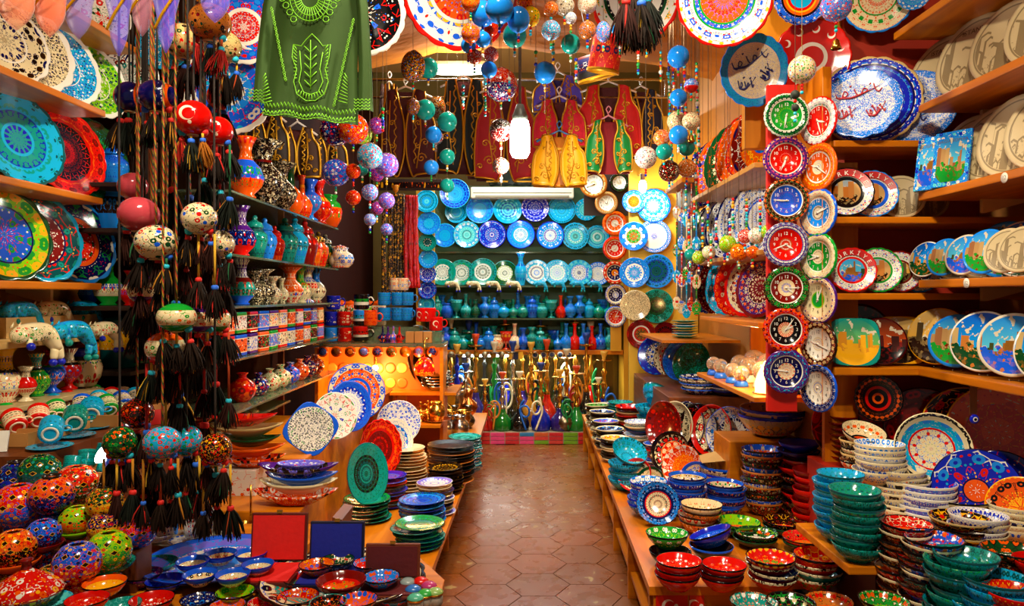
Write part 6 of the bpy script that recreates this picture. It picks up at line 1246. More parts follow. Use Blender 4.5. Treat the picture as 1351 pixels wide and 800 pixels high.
# turquoise vases and jars, two shelves
GVZ = 'turquoise vases on the back shelves'
TQ = [('z12s8|1:tGTg', 'sea green'), ('z12s8|1:cuTb', 'turquoise'), ('z12s8|1:ubTB', 'blue'), ('z12s8|1:GTtg', 'dark green'), ('z12s8|1:tcTa', 'teal'), ('z12s8|1:bBuT', 'cobalt')]
kinds = ['ginger', 'round', 'bulb', 'pot', 'genie', 'footed', 'goblet', 'round', 'ginger', 'bottle']
z1, z2 = bz(420), bz(462)
for row, z, n, h0, h1, Ys in (('upper', z1, 19, 24, 40, (.06, .22)), ('lower', z2, 21, 26, 46, (.06, .24))):
    for dep, dy in enumerate(Ys):
        for i in range(n - dep):
            px = 577 + i * (238 / n) + dep * 6; k = kinds[(i * 3 + dep * 5 + (row == 'lower') * 2) % 10]; c, cn = TQ[(i * 5 + dep * 2 + i // 3) % 6]; h = random.uniform(h0, h1) * (1.0 if dep == 0 else 1.1)
            kn = {'ginger': 'lidded jar', 'round': 'round vase', 'bulb': 'bulb vase', 'pot': 'pot', 'genie': 'ewer', 'footed': 'footed vase', 'goblet': 'goblet', 'bottle': 'bottle vase'}[k]
            if row == 'lower' and dep == 0 and 655 < px < 690: c, cn = [('z8s5|1:rwoy', 'red and cream'), ('z8s5|1:wroR', 'cream and red')][i % 2]
            if row == 'lower' and dep == 0 and cn and 745 < px < 785: k = 'bottle'; kn = 'bottle vase'; c, cn = [('z8s2|1:r', 'plain red'), ('z8s6|1:uTb', 'sky blue')][i % 2]
            if row == 'upper' and dep == 0 and 736 < px < 752: c, cn = ('z8s5|1:roRo', 'orange red')
            if VR[k] * h > 8.6: h = 8.6 / VR[k]
            vase(k, px, 0, h, c, '%s %s, %s on the %s back shelf' % (cn, kn, 'front' if dep == 0 else 'rear', row), GVZ, Y=BY + dy, z=z, name=kn.replace(' ', '_'), cat=kn.split()[-1], rot=random.uniform(0, 6))
for i in range(17):
    px = 574 + i * 11
    if 668 < px < 700: continue
    O('coin_charm', disc_m, [plain('charm_silver', 'a89878', .5, .5), plain('charm_gold', 'b88828', .5, .5)][i % 2] if i < 10 else cer('r6s4|.7:nWu|1:W'), loc=(bX(px), BY - .03, bz(468)), rot=(PI / 2, 0, 0), scale=(.035, .035, .15), label='round charm on the orange board of the back counter', cat='charm', group='charms on the back board')
for i, px in enumerate((674, 680.5, 687)): O('flag_charm', box_me('fch', .05, .006, .08), plain('fc%d' % i, ['e8b020', '101a50', 'e8b020'][i], .4), loc=(bX(px), BY - .03, bz(474)), label=['left yellow', 'navy', 'right yellow'][i] + ' pennant charm on the orange board', cat='charm')
# fluorescent tube under the counter board
t = T('fluorescent_tube', 'glowing fluorescent tube under the orange back counter board', 'lamp', None, loc=(bX(640), BY + .02, bz(469)))
O('tube', tube_me([(-.26, 0, 0), (.26, 0, 0)], .018, 10), plain('tube_glow', 'W', .4, emit=((.85, 1, .95), 9.)), t)
for s in (-1, 1): O('end_cap', cyl_m, M_silver, t, loc=(s * .27, 0, 0), rot=(0, s * PI / 2, 0), scale=(.019, .019, .03))
lamp('AREA', 'counter_tube_light', (bX(690), BY + .1, bz(470)), 16, (.9, 1, .92), 1.6, (0, 0, 0), sizey=.08)
lamp('AREA', 'shelf_tube_light', (bX(690), BY - .35, 3.3), 60, (.85, 1, .98), 1.8, (-.55, 0, 0), sizey=.1)
# air conditioner above
t = T('air_conditioner', 'white wall air conditioner above the turquoise plates', 'air conditioner', None, loc=(bX(689), BY + .28, bz(259)))
O('body', box_me('ac', 1.16, .22, .13, .02), plain('ac_white', 'e8dcc0', .4), t); O('vent', box_me('acv', 1.05, .01, .02), plain('ac_vent', '8a8068', .5), t, loc=(0, -.112, .012)); O('panel_line', box_me('acp', 1.1, .006, .006), plain('ac_vent', '8a8068', .5), t, loc=(0, -.112, .06))
# clocks on the right post of the back shelf
GCK = 'plate clocks beside the back shelves'
for px, py, d, sp, lab in ((811, 295, 32, 'r14s8|.3:Wgo|.6:o|.7:W|.95:oyr|1:o', 'orange clock at the top of the back post'), (811, 328, 31, 'r14s8|.3:WTr|.66:r|.72:W|.95:roy|1:r', 'red clock under the orange one on the back post'), (811, 360, 30, 'r14s8|.3:roy|.66:n|.72:W|.95:rwo|1:r', 'navy dial clock in the middle of the back post'), (812, 389, 28, 'r14s8|.3:Wrb|.66:n|.72:W|.95:wrb|1:n', 'dark dial clock with white rim on the back post'), (812, 418, 28, 'r14s8|.3:oWr|.66:r|.72:W|.95:wbu|1:b', 'red dial clock with blue rim at the foot of the back post'),
                           (783, 243, 36, 'r14s8|.3:Wns|.66:W|.72:h|.95:esh|1:e', 'brown wooden clock at the right of the air conditioner'), (800, 268, 30, 'r14s8|.3:Wns|.66:W|.72:e|.95:sRe|1:e', 'cream and brown clock above the back post'), (817, 241, 26, 'r14s8|.3:Wns|.66:W|.72:h|.95:kGh|1:k', 'dim clock high on the back right')):
    clock(px, py, BY - .08, d, -2, sp, lab, GCK, random.uniform(0, 6), random.uniform(0, 6), plain('black_print', 'k', .4) if 'Wns' in sp else None)
for px, py, w in ((800, 240, .5), ): 
    bx('clock_board', (bX(770), BY - .03, bz(285)), (bX(828), BY - .01, bz(228)), M_dark, label='dark board carrying the brown clocks', cat='board')
bx('clock_post', (bX(805), BY - .05, bz(463)), (bX(819), BY - .01, bz(286)), plain('yellow_post', 'd8a028', .4), label='yellow post carrying the red clocks', cat='post')
# ---- yellow partition with plates, right of the back shelves
o = bx('wall_yellow_partition', (.98, 6.62, .36), (1.61, 6.68, 3.2), M_yellow); o['kind'] = 'structure'
GY = 'plates on the yellow wall'
for px, py, d, sp, lab, me in ((862, 272, 44, 'r12s8|.3:Wyu|.6:uWb|.65:W|.95:ucWb|1:b', 'blue floral plate at the top of the yellow wall', pl_scal), (863, 312, 44, 'r18s10|.3:Wub|.75:W|.8:u|.95:Wub|1:u', 'pale blue clock plate on the yellow wall', pl_round), (866, 358, 45, 'r12s8|.3:TBk|.65:TkB|.95:uTB|1:u', 'deep blue glazed plate on the yellow wall', pl_round), (866, 404, 45, 'r10s6|.4:Gtk|.55:GTk|.95:tG|1:t', 'green glazed plate on the yellow wall', pl_round)):
    splate(px, py, 6.58, d, AZ(-4), 0, sp, lab, GY, me, roll=0)
for px, py, d, sp, lab in ((836, 266, 30, 'r8s6|.5:oyr|.6:W|1:bWu', 'orange and blue plate beside the top blue plate'), (836, 312, 38, 'r8s6|.5:gWr|.6:W|1:uWb', 'blue floral plate edge beside the pale clock plate'), (837, 360, 40, 'r8s6|.5:ucW|.6:W|1:uWB', 'blue white plate edge beside the deep blue plate'), (838, 403, 40, 'r0s20|1:wkSG', 'grey speckled plate beside the green plate'), (846, 441, 38, 'r8s5|.4:Gyo|.5:r|.6:W|1:Rr', 'red plate with green picture at the foot of the yellow wall'), (878, 442, 34, 'r8s5|1:RhkR', 'dark red plate right of the green picture plate')):
    splate(px, py, 6.56 if px < 840 else 6.6, d, AZ(-10), 0, sp, lab, GY, pl_round, roll=0)
# paddles / spoons hanging between the yellow wall and the shelves
GSP = 'painted spoons hanging by the yellow wall'
spoon_m = join_me([(lathe('spoonb', [(0, 0), (.6, .03), (1, .1), (.97, .13), (.6, .07), (0, .05)], 16), Matrix.Translation((0, -.9, 0)) @ Matrix.Diagonal((.3, .45, .5, 1))), (tube_me([(0, -.5, .03), (0, .2, .03), (0, 1, .03)], [.06, .05, .08], 8), Matrix())])
for i in range(20):
    px = 893 + (i % 5) * 6.5; row = i // 5; py = 262 + row * 40 + (i % 3) * 5; Y = 5.2 - (i % 5) * .12; c = ['wroy', 'ubWy', 'gwro', 'roWb', 'cuWt', 'wbrs'][(i * 5 + row) % 6]; nmx = ['cream', 'blue', 'green', 'red', 'turquoise', 'white'][(i * 5 + row) % 6]
    O('painted_spoon', spoon_m, cer('r6s5|2:' + c), mw=Matrix.Translation(P(px, py, Y)) @ Matrix.Rotation(AZ(-30 + (i % 4) * 6), 4, 'Z') @ Matrix.Rotation(PI / 2, 4, 'X') @ Matrix.Diagonal((.1, .11, .1, 1)), label='%s painted spoon hanging right of the yellow wall' % nmx, cat='spoon', group=GSP)
bx('spoon_rack', (1.05, 4.76, 2.3), (1.13, 5.3, 2.33), M_orangeY, label='wooden rack from which the painted spoons hang', cat='rack')
bx('spoon_board', (1.14, 4.78, 1.5), (1.16, 5.35, 2.33), M_dark, label='dark board behind the painted spoons', cat='board')
# plate pile on a small shelf below
bx('corner_shelf', (1.02, 5.3, 1.2), (1.6, 6.3, 1.22), M_orange, label='small shelf under the teal plate pile by the yellow wall', cat='shelf')
stack(903, 424, 435, 1.22, 34, 7, ['r12s6|1:tTG', 'r0s3|1:T', 'r0s3|1:c'], 'teal plate of the pile below the spoons', 'plates by the yellow wall', pl_round, name='plate', cat='plate', Y=5.6)
# ================================================================ hookahs and brassware on the step
GHK = 'hookahs standing on the step'
hk_base = lathe('hookah_base', [(0, 0), (.085, 0), (.09, .01), (.1, .06), (.085, .12), (.04, .17), (.03, .2), (.034, .21), (.0, .21)], 20)
hk_stem = lathe('hookah_stem', [(0, .2), (.02, .2), (.035, .22), (.02, .24), (.018, .28), (.034, .31), (.018, .34), (.016, .39), (.03, .42), (.014, .44), (.014, .5), (.03, .51), (0, .515)], 16)
hk_tray = lathe('hookah_tray', [(0, .0), (.02, 0), (.075, .01), (.078, .016), (0, .01)], 20); hk_bowl = lathe('hookah_bowl', [(0, 0), (.016, 0), (.018, .02), (.036, .05), (.038, .07), (.03, .07), (.02, .05), (0, .045)], 16)
def hose_me(sd, s):
    random.seed(sd); pts = [(.03 * s, 0, .25)]
    a0 = random.uniform(0, 3); 
    for k in range(9): pts.append((s * (.08 + .05 * math.cos(a0 + k * .9)), -.06 - .01 * k * .3, .24 + .07 * math.sin(a0 + k * .9) - .008 * k))
    pts.append((s * .1, -.09, .02)); return tube_me(spline(pts, 5), .0095, 6)
hz = []
random.seed(33)
cols = [('0a7a2a', 'green'), ('c01008', 'red'), ('0a1e9a', 'blue'), ('1a1408', 'black'), ('0a6a20', 'emerald'), ('2a1a6a', 'violet'), ('b0701a', 'amber'), ('101010', 'jet black')]
hoses = [('e8d8b0', 'cream'), ('1060c0', 'blue'), ('c87a20', 'gold'), ('a01008', 'red'), ('101010', 'black'), ('0a7a3a', 'green')]
for i in range(30):
    row = i // 10; j = i % 10; x = -1.02 + j * .2 + (row % 2) * .1 + random.uniform(-.02, .02); y = 7.62 + row * .26; s = random.uniform(.9, 1.3) * (1 + row * .35)
    c, cn = cols[(i * 3 + row) % 8]; hc, hn = hoses[(i * 5 + row * 2) % 6]; brass = x > -.05 or i % 3 == 0
    t = T('hookah', '%s glass hookah with %s hose, %s row on the step' % (cn, hn, ['front', 'middle', 'rear'][row]), 'hookah', GHK, loc=(x, y, .126), rot=(0, 0, random.uniform(-.5, .5)), scale=(min(s, 1.1), min(s, 1.1), s))
    O('glass_base', hk_base, plain('hk_' + c, c, .05, spec=.8), t); O('stem', hk_stem, M_gold if brass else [M_silver, plain('enamel_' + c, c, .15)][i % 2], t); O('tray', hk_tray, M_gold if brass else M_silver, t, loc=(0, 0, .5)); O('clay_bowl', hk_bowl, plain('hkb%d' % (i % 4), ['c8401a', 'd8c8a8', '1a3a8a', 'd8a441'][i % 4], .3), t, loc=(0, 0, .515))
    O('hose', hose_me(i, 1 if i % 2 else -1), plain('hose_' + hc, hc, .35), t)
t = T('silver_flask', 'round silver flask at the right end of the step', 'flask', None, loc=(.44, 7.58, .126)); O('body', VM['round'], plain('dull_silver', '8a7a60', .3, 1.), t, scale=.2)
bx('cabinet_back', (-1.1, 8.36, .126), (1.1, 8.4, .9), plain('smoky_mirror', '6a5a30', .12, .8), label='dim mirror panel behind the hookahs', cat='mirror')
# ---- brass and silver corner at the left of the step
GBR = 'brass ware on the left corner shelves'
bx('brass_shelf', (-1.0, 5.4, .8), (-.5, 5.9, .82), M_orange, label='wooden shelf under the silver platters', cat='shelf'); bx('brass_shelf', (-1.0, 5.05, .62), (-.58, 5.38, .64), M_orange, label='wooden shelf under the brass teapots', cat='shelf')
bx('support_board', (-1.05, 5.05, .361), (-1.01, 5.9, .82), M_brown, label='brown side board of the brass shelves', cat='board'); bx('support_board', (-.98, 5.1, .361), (-.95, 5.9, .618), M_brown, label='short brown support below the teapots', cat='board')
for px, Y, k in ((555, 5.2, 'genie'), (565, 5.26, 'genie'), (576, 5.2, 'pot')): vase(k, px, 0, 26, M_gold, 'small brass teapot on the wooden shelf', GBR, Y=Y, z=.641, name='teapot', cat='teapot', handles=1)
p = (-.78, 5.2, .6405); O('round_tray', pl_round, plain('copper', 'c8763a', .25, 1.), loc=(-.62, 5.22, .6405), scale=(.1, .12, .1), label='copper tray right of the teapots', cat='tray')
for i in range(4): splate(552 + i * 5, 0, 5.85 - i * .1, 78 - i * 8, AZ(60), AZ(10), plain('pewter', '6a6458', .25, 1.), 'large pewter platter standing on the brass shelf', GBR, pl_round, z=.822, name='platter', cat='platter')
for i in range(5): O('oval_tray', boat, plain('silver_dish', 'b0b0a8', .15, 1.), loc=(-.66, 5.52, .823 + i * .022), rot=(0, 0, i * .2), scale=.13, label='silver oval dish stacked on the brass shelf', cat='dish', group=GBR)
for i in range(6): vase(['pot', 'goblet', 'bulb'][i % 3], 588 + i * 6, 0, 30, [M_silver, M_gold, plain('pewter', '6a6458', .25, 1.)][i % 3], ['silver pot', 'brass goblet', 'pewter vase'][i % 3] + ' on the far left counter', GBR, Y=6.0 + (i % 3) * .22, z=.36, name=['pot', 'goblet', 'vase'][i % 3], cat=['pot', 'goblet', 'vase'][i % 3])
for i in range(5): vase(['genie', 'footed', 'goblet'][i % 3], 586 + i * 8, 0, 44, [M_gold, plain('copper', 'c8763a', .25, 1.), M_silver][i % 3], ['brass ewer', 'copper vase', 'silver goblet'][i % 3] + ' standing behind the silver pots', GBR, Y=6.75 + (i % 2) * .2, z=.36, name=['ewer', 'vase', 'goblet'][i % 3], cat=['ewer', 'vase', 'goblet'][i % 3])
# ================================================================ hanging things
def vz(X): 
    a = math.acos(max(-1, min(1, -X / 2.25))); return 2.62 + 1.0 * math.sin(a) ** .8 - .02
def bead_mats():
    return [plain('bead_%d' % i, c, .2) for i, c in enumerate(['18b5cf', 'd4160a', 'e8e0d0', '1d8a3c', 'e0a020', '1226a0'])]
BM = bead_mats()
bell_m = lathe('bell', [(.5, 0), (.56, .02), (.42, .35), (.34, .8), (.2, 1), (.06, 1.08), (0, 1.08), (0, 1.0), (.3, .8), (.38, .3)], 14)
def hang(px, Y, balls, lab, cat='hanging ornament', grp='ball strings', end=None, name='ball_string', bell=False, cordm=None, X=None, Z=None):
    """string of balls hanging from the vault: balls = [(py, width px, spec, dx px, squash)]"""
    x0 = (px - VX) * Y / F; z0 = Z if Z is not None else (vz(x0) if Y < 6.1 else 4.19)
    t = T(name, lab, cat, grp, loc=(x0, Y, z0)); k = Y / F
    zend = H - ((end or balls[-1][0] + balls[-1][1] * .7) - VY) * k
    O('cord', tube_me([(0, 0, 0), (0, 0, zend - z0)], .0013, 4), cordm or plain('dark_cord', '5a4428', .6), t)
    zb = []
    for b in balls:
        py, w, sp = b[:3]; dx = b[3] if len(b) > 3 else 0; sq = b[4] if len(b) > 4 else 1.
        R = w / 2 * k; zc = H - (py - VY) * k - z0; m = sp if not isinstance(sp, str) else cer(sp, bump=.15 if 'E' == sp[-1:] else 0)
        bo = O('ball', ball, m, t, loc=(dx * k, 0, zc), rot=(random.uniform(-.1, .1), 0, random.uniform(0, 6)), scale=(R, R, R * sq))
        O('cap', lathe('ballcap', [(.12, 0), (.3, -.06), (.3, -.03), (.12, .06)], 12, closed=True), M_silver, bo, loc=(0, 0, 1.0)); zb.append(zc)
        n = 3
        for q in range(n): O('bead', bead_m, random.choice(BM), t, loc=(dx * k, 0, zc - R * sq - .008 - q * .015), scale=.0075)
    if bell: O('bell', bell_m, M_gold, t, loc=(.0, 0, zend - z0 - .04), scale=.04)
    return t
EB = 'z0s26|1:ubcb.2'; EG = 'z0s26|1:tGTG.2'; ER = 'z0s12|1:roRy'; MO = 'z0s9|1:hrWu'; WF = 'z0s6|1:wrbg'; OR = 'z0s9|1:oryg'
random.seed(3)
# left cluster below the tunic
hang(443, 4.2, [(172, 42, 'z0s5|1:nWru'), (228, 36, 'z0s5|1:bWru')], 'string with two navy and blue floral balls under the tunic', end=250)
hang(466, 4.1, [(170, 40, 'z0s6|1:royu'), (226, 20, ER), (261, 20, ER)], 'string of red floral balls right of the navy ones', end=280)
hang(478, 4.3, [(178, 26, 'z0s6|1:lgwo'), (224, 16, EG)], 'string with lime and teal balls', end=246)
hang(488, 4.0, [(206, 34, 'z0s6|1:crwo'), (254, 22, 'z0s6|1:urWo'), (290, 16, 'z0s6|1:urWo')], 'string of turquoise floral balls', end=305)
hang(497, 4.25, [(166, 22, 'z0s8|1:pvPo'), (230, 20, 'z0s8|1:pvPo'), (275, 18, 'z0s8|1:pvPo')], 'string of small purple balls', end=292)
hang(510, 4.1, [(218, 32, 'z0s6|1:vbrW'), (265, 22, 'z0s6|1:vbrW'), (303, 16, 'z0s6|1:brWu')], 'string of blue and red floral balls near the bead curtain', end=318)
# centre left
hang(545, 4.4, [(88, 32, 'z0s12|1:hoyu', 0, 1.3), (141, 18, 'z0s12|1:hoyu', 0, 1.2)], 'string of egg shaped mosaic balls at centre left', end=182)
hang(563, 4.5, [(90, 27, EG, 2), (145, 27, EG, -2), (178, 22, EB, 9)], 'string of dark green balls with one blue', end=195)
hang(577, 4.65, [(142, 22, 'z0s12|1:kwoy', 0, 1.3), (181, 20, MO, -2), (221, 20, EB, -8)], 'string with mosaic egg and blue balls', end=240)
hang(590, 4.55, [(161, 26, EG), (207, 21, EG), (245, 19, EG)], 'string of three green balls before the black vest', end=262)
# centre cluster at the top
for px, Y, bl, lab, e in ((621, 3.4, [(3, 25, OR), (44, 25, 'z0s8|1:oryb')], 'string of orange floral balls at the top centre', 66), (618, 3.5, [(60, 20, EB), (75, 20, 'z0s8|1:RroW', 8)], 'string with blue ball over a dark red ball', 110), (637, 3.45, [(18, 34, EB), (52, 21, EB)], 'string of bright blue balls at the top centre', 75),
                          (648, 3.6, [(38, 20, 'z0s5|1:rRo'), (72, 20, 'z0s9|1:rRWo'), (92, 22, EB, -3)], 'string with red balls over a blue ball', 118), (659, 3.3, [(12, 38, EB)], 'largest bright blue embossed ball at the top centre', 100), (684, 3.35, [(26, 30, EB, 0, 1.15)], 'elongated bright blue ball right of the largest', 80), (679, 3.5, [(47, 32, EG)], 'dark green ball behind the blue ones', 130),
                          (661, 4.0, [(112, 44, 'z0s9|-.1:npWr|1:roWR'), (172, 30, 'z0s12|-.1:RWk|1:hkWG'), (219, 22, 'z0s12|1:hoWR')], 'string of big red and violet mosaic balls before the bulb', 245), (719, 3.9, [(96, 29, EB)], 'single blue ball hanging right of the bulb pole', 150), (753, 3.7, [(58, 26, EG)], 'dark green ball with white bead eye', 100),
                          (727, 3.5, [(40, 26, 'z0s6|1:crWo'), (12, 20, 'z0s8|1:owyG')], 'string with turquoise floral ball at the top', 70), (775, 3.6, [(40, 24, 'z0s8|1:eohc'), (5, 26, 'z0s8|1:dWSr')], 'string with brown mosaic ball at the top', 66), (796, 3.6, [(42, 20, 'z0s6|1:uoyg', 0, 1.4)], 'turquoise egg with flowers at the top', 70), (700, 3.45, [(22, 26, 'z0s5|1:yglo'), (4, 22, 'z0s5|1:oyrk', -8)], 'string with yellow green ball at the top', 60),
                          (745, 3.55, [(8, 26, 'z0s5|1:dWkS'), (24, 16, 'z0s8|1:WkuB', 8)], 'string with pale grey ball at the top', 60), (815, 3.7, [(40, 16, EB), (30, 18, EB, 8)], 'small blue balls behind the dark tassels', 66), (854, 3.7, [(28, 18, EB)], 'small blue ball right of the dark tassels', 60)):
    hang(px, Y, bl, lab, end=e)
# thin bead pendants at the top
for i, (px, py) in enumerate(((611, 130), (640, 140), (672, 120), (707, 85), (730, 70), (760, 95), (818, 62), (842, 85), (853, 62), (505, 160), (640, 110))):
    hang(px, 3.6 + (i % 4) * .12, [(py - 16, 5, BM[i % 6]), (py, 5, BM[(i + 2) % 6])], 'thin pendant of small beads hanging near the ceiling centre', end=py + 6, grp='bead pendants', name='bead_pendant')
for i in range(26):
    px = 872 + (i * 17) % 52; py = 95 + (i * 41) % 150
    hang(px, 4.2 + (i % 5) * .08, [(py - 26, 4, BM[i % 6]), (py - 17, 5, BM[(i + 3) % 6]), (py - 8, 4, BM[(i + 1) % 6]), (py, 6, BM[(i + 2) % 6])], 'thin bead pendant among the blue balls right of centre', end=py + 6, grp='bead pendants', name='bead_pendant')
for i in range(14):
    px = 905 + (i * 29) % 105; py = 270 + (i * 23) % 70
    hang(px, 4.4 - (px - 905) * .009, [(py - 26, 4, BM[i % 6]), (py - 17, 5, BM[(i + 3) % 6]), (py, 5, BM[(i + 2) % 6])], 'thin bead pendant before the shelves left of the clocks', end=py + 6, grp='bead pendants', name='bead_pendant', Z=2.164 if (px - VX) * (4.4 - (px - 905) * .009) / F > 1.115 else None)
# right of centre
hang(895, 3.9, [(75, 29, EB), (129, 23, EB), (178, 25, EB)], 'string of three bright blue balls before the drape', end=205)
hang(912, 3.95, [(113, 19, 'z0s5|-.2:r|1:urWo'), (160, 24, 'z0s8|1:wrGk')], 'string with red bottomed ball and brass bell', end=178, bell=True)
hang(893, 4.1, [(160, 26, 'z0s8|1:wgrk'), (226, 28, 'z0s8|1:hwrk', -10)], 'string of cream mosaic balls', end=248)
hang(873, 4.0, [(182, 22, 'z0s8|1:oRwy'), (200, 22, EG, 3)], 'string with orange mosaic over green ball', end=225)
hang(852, 4.05, [(208, 29, 'z0s7|1:WrnG')], 'white floral ball with red palmettes', end=235)
hang(906, 4.15, [(195, 22, EG), (222, 24, 'z0s8|1:ewok')], 'string with dark green and brown balls', end=245)
hang(1058, 2.95, [(92, 36, 'z0s7|1:wgru')], 'white floral ball on gold cord before the crescent plate', end=118, cordm=plain('gold_cord', 'b08a30', .4))
hang(1103, 2.95, [(8, 40, 'z0s6|1:uorW')], 'turquoise floral ball with bead pendant and bell at the top right', end=52, bell=True)
hang(1049, 2.9, [(142, 10, plain('dark_knot', '1a2418', .7)), (125, 12, plain('dark_knot', '1a2418', .7))], 'dark knotted pendant over the green clock', end=150)
# beads and balls along the shelf edge behind the clocks
for px, Y, bl in ((960, 3.72, [(322, 23, 'z0s7|1:lgrw')]), (983, 3.62, [(312, 19, 'z0s7|1:roWk')]), (998, 3.56, [(311, 22, 'z0s7|1:Wrgk')]), (1014, 3.46, [(306, 20, 'z0s7|1:lrgW')]), (975, 3.66, [(333, 23, 'z0s7|1:oRyk')]), (993, 3.52, [(333, 17, 'z0s7|1:orky')]), (922, 4.3, [(340, 18, 'z0s7|1:lwrk')]), (935, 4.2, [(333, 18, 'z0s7|1:wugr')]), (911, 4.4, [(336, 16, EG)]), (913, 4.45, [(352, 14, 'z0s7|1:nwok')])):
    nmx = {'lgrw': 'lime green', 'roWk': 'red', 'Wrgk': 'white', 'lrgW': 'lime and red', 'oRyk': 'orange', 'orky': 'small orange', 'lwrk': 'small lime', 'wugr': 'cream', 'nwok': 'small navy'}.get(bl[0][2].split(':')[-1], 'small green')
    x = (px - VX) * Y / F; hang(px, Y, bl, '%s mosaic ball hanging before the plates left of the clocks' % nmx, end=bl[0][0] + 24, grp='balls before the clock shelves', Z=2.164 if x > 1.12 else None)
# ---- tassel ornaments at the left
def tassel_me(sd, n=64):
    random.seed(sd); vs, fs = [], []
    for i in range(n):
        a = random.uniform(0, 6.28); r0 = random.uniform(0, .05); r1 = random.uniform(.05, .36); l = random.uniform(.75, 1.05) * (1 - r1 * .4); w = random.uniform(-.3, .3)
        tube_data([(r0 * math.cos(a), r0 * math.sin(a), 0), (r1 * .45 * math.cos(a), r1 * .45 * math.sin(a), -.3 * l), (r1 * .8 * math.cos(a + w * .5), r1 * .8 * math.sin(a + w * .5), -.65 * l), (r1 * math.cos(a + w), r1 * math.sin(a + w), -l)], [.02, .032, .03, .012], 3, vs, fs, caps=False)
    return mesh_from('tassel_strands', vs, fs)
TM = [tassel_me(i) for i in range(3)]; TC = [tassel_me(i + 9, 7) for i in range(3)]
bind_m = lathe('binding', [(.05, 0), (.075, -.02), (.08, -.08), (.06, -.12), (.04, -.12), (.04, 0)], 10, closed=True)
YARN = [plain('yarn_' + c, c, .8, spec=.15) for c in ('170d06', '1e1006', '0c120a', '2a0e06', '9a5a14', '8a1206')]
CYARN = [plain('colour_yarn_' + c, c, .9) for c in ('b8780c', 'c01808', 'd0a020', '0c5a30', 'b04008')]
BIND = [plain('binding_' + c, c, .7) for c in ('d4160a', '1a62d8', '18b5cf', 'd4160a')]
def tassel(parent, loc, s, dark=True, tilt=0, drop=0.):
    if drop: O('tassel_cord', tube_me([(0, 0, 0), (0, 0, -drop)], .004, 5), random.choice(CYARN), parent, loc=loc); loc = (loc[0], loc[1], loc[2] - drop)
    t = O('tassel', random.choice(TM), YARN[random.choice([0, 1, 2, 0, 3]) if dark else random.choice([4, 5])], parent, loc=loc, rot=(random.uniform(-.15, .15), tilt, random.uniform(0, 6)), scale=s)
    O('binding', bind_m, random.choice(BIND), t, loc=(0, 0, .05), scale=1.25); O('colour_yarn', random.choice(TC), random.choice(CYARN), t, scale=(.9, .9, .95))
def braid_mat():
    m, q = newmat('braided_cord'); tc = q.n('ShaderNodeTexCoord'); sx = q.n('ShaderNodeSeparateXYZ'); q.put(sx.inputs[0], tc.outputs['Object']); oi = q.n('ShaderNodeObjectInfo')
    f = q.m('FRACT', q.m('MULTIPLY_ADD', sx.outputs[2], 32., q.m('MULTIPLY', sx.outputs[0], 120.)))
    c = q.mix(q.m('LESS_THAN', f, .33), q.mix(q.m('LESS_THAN', f, .66), lin('a87808'), lin('064a14')), lin('a81408'))
    finish(q, q.mix(q.m('GREATER_THAN', oi.outputs['Random'], .4), c, lin('20140a')), .8); return m
M_braid = braid_mat()
GTO = 'tasselled ball ornaments at the left'
def orn(px, py, w, h, sp, Y, lab, tas=3, tl=70, rx=0, roll=None, dark=True, col='dark tassels', two=False):
    k = Y / F; p = P(px, py, Y); top = vz(p.x); t = T('tassel_ornament', lab, 'hanging ornament', GTO, loc=(p.x, Y, top)); zc = p.z - top; R = w / 2 * k; Rz = h / 2 * k
    cp = [(0, 0, 0), (random.uniform(-.01, .01), 0, zc * .5), (0, 0, zc + Rz)]
    O('braided_cord', tube_me(spline(cp, 8), .0032, 6), M_braid, t)
    m = sp if not isinstance(sp, str) else cer(sp)
    if rx: b = O('ball', ball, m, t, loc=(0, 0, zc), rot=(0, PI / 2, 0), scale=(Rz, R * .9, R))
    else: b = O('ball', ball, m, t, loc=(0, 0, zc), rot=(0, 0, roll if roll is not None else random.uniform(0, 6)), scale=(R, R, Rz))
    O('cap_ring', lathe('capring', [(.2, -.03), (.34, 0), (.34, .03), (.2, .06)], 14, closed=True), plain('cream_ring', 'd8b070', .4), t, loc=(0, 0, zc - Rz), scale=R)
    for i in range(tas):
        dx = (i - (tas - 1) / 2) * R * .62; tassel(t, (dx, random.uniform(-.3, .3) * R, zc - Rz * .93), 46 * k * random.uniform(.8, 1.1), dark or i % 2, tilt=-dx * 4, drop=random.uniform(0, .4) * tl * k * .5)
        O('glass_bead', bead_m, random.choice(BIND), t, loc=(dx, 0, zc - Rz * .93 + .006), scale=.012)
    if two:
        for i in range(tas): tassel(t, ((i - (tas - 1) / 2) * R * .9, random.uniform(-.4, .4) * R, zc - Rz), 44 * k * random.uniform(.8, 1.1), True, drop=tl * k * random.uniform(.55, .95))
    return t
random.seed(17)
CRM = 'z0s3|1:sGrk.3'; WFL = 'z0s3.2|1:wrGb'; SCR = 'z0s3|-.5:%s|.5:wrgo.3|1:%s'
orn(242, 55, 50, 46, CRM, 2.3, 'cream ball with green and red flowers over dark tassels', tl=72); orn(277, 30, 54, 50, 'z0s3|1:eRGk.3', 2.18, 'tan ball at the top with an orange red tassel', tl=66, dark=False); orn(298, 62, 40, 40, 'z0s3|1:sRGh.3', 2.42, 'pale brown ball right of the tan one', tl=90)
NV = 'z12s3|-.8:n|-.62:o|.62:nWn.14|.8:o|1:n'
orn(207, 127, 50, 42, NV, 2.2, 'navy barrel with white scrolls and orange rings', tl=80, rx=1); orn(171, 128, 40, 40, NV, 2.34, 'navy barrel half behind the scrolled one', tl=76, rx=1)
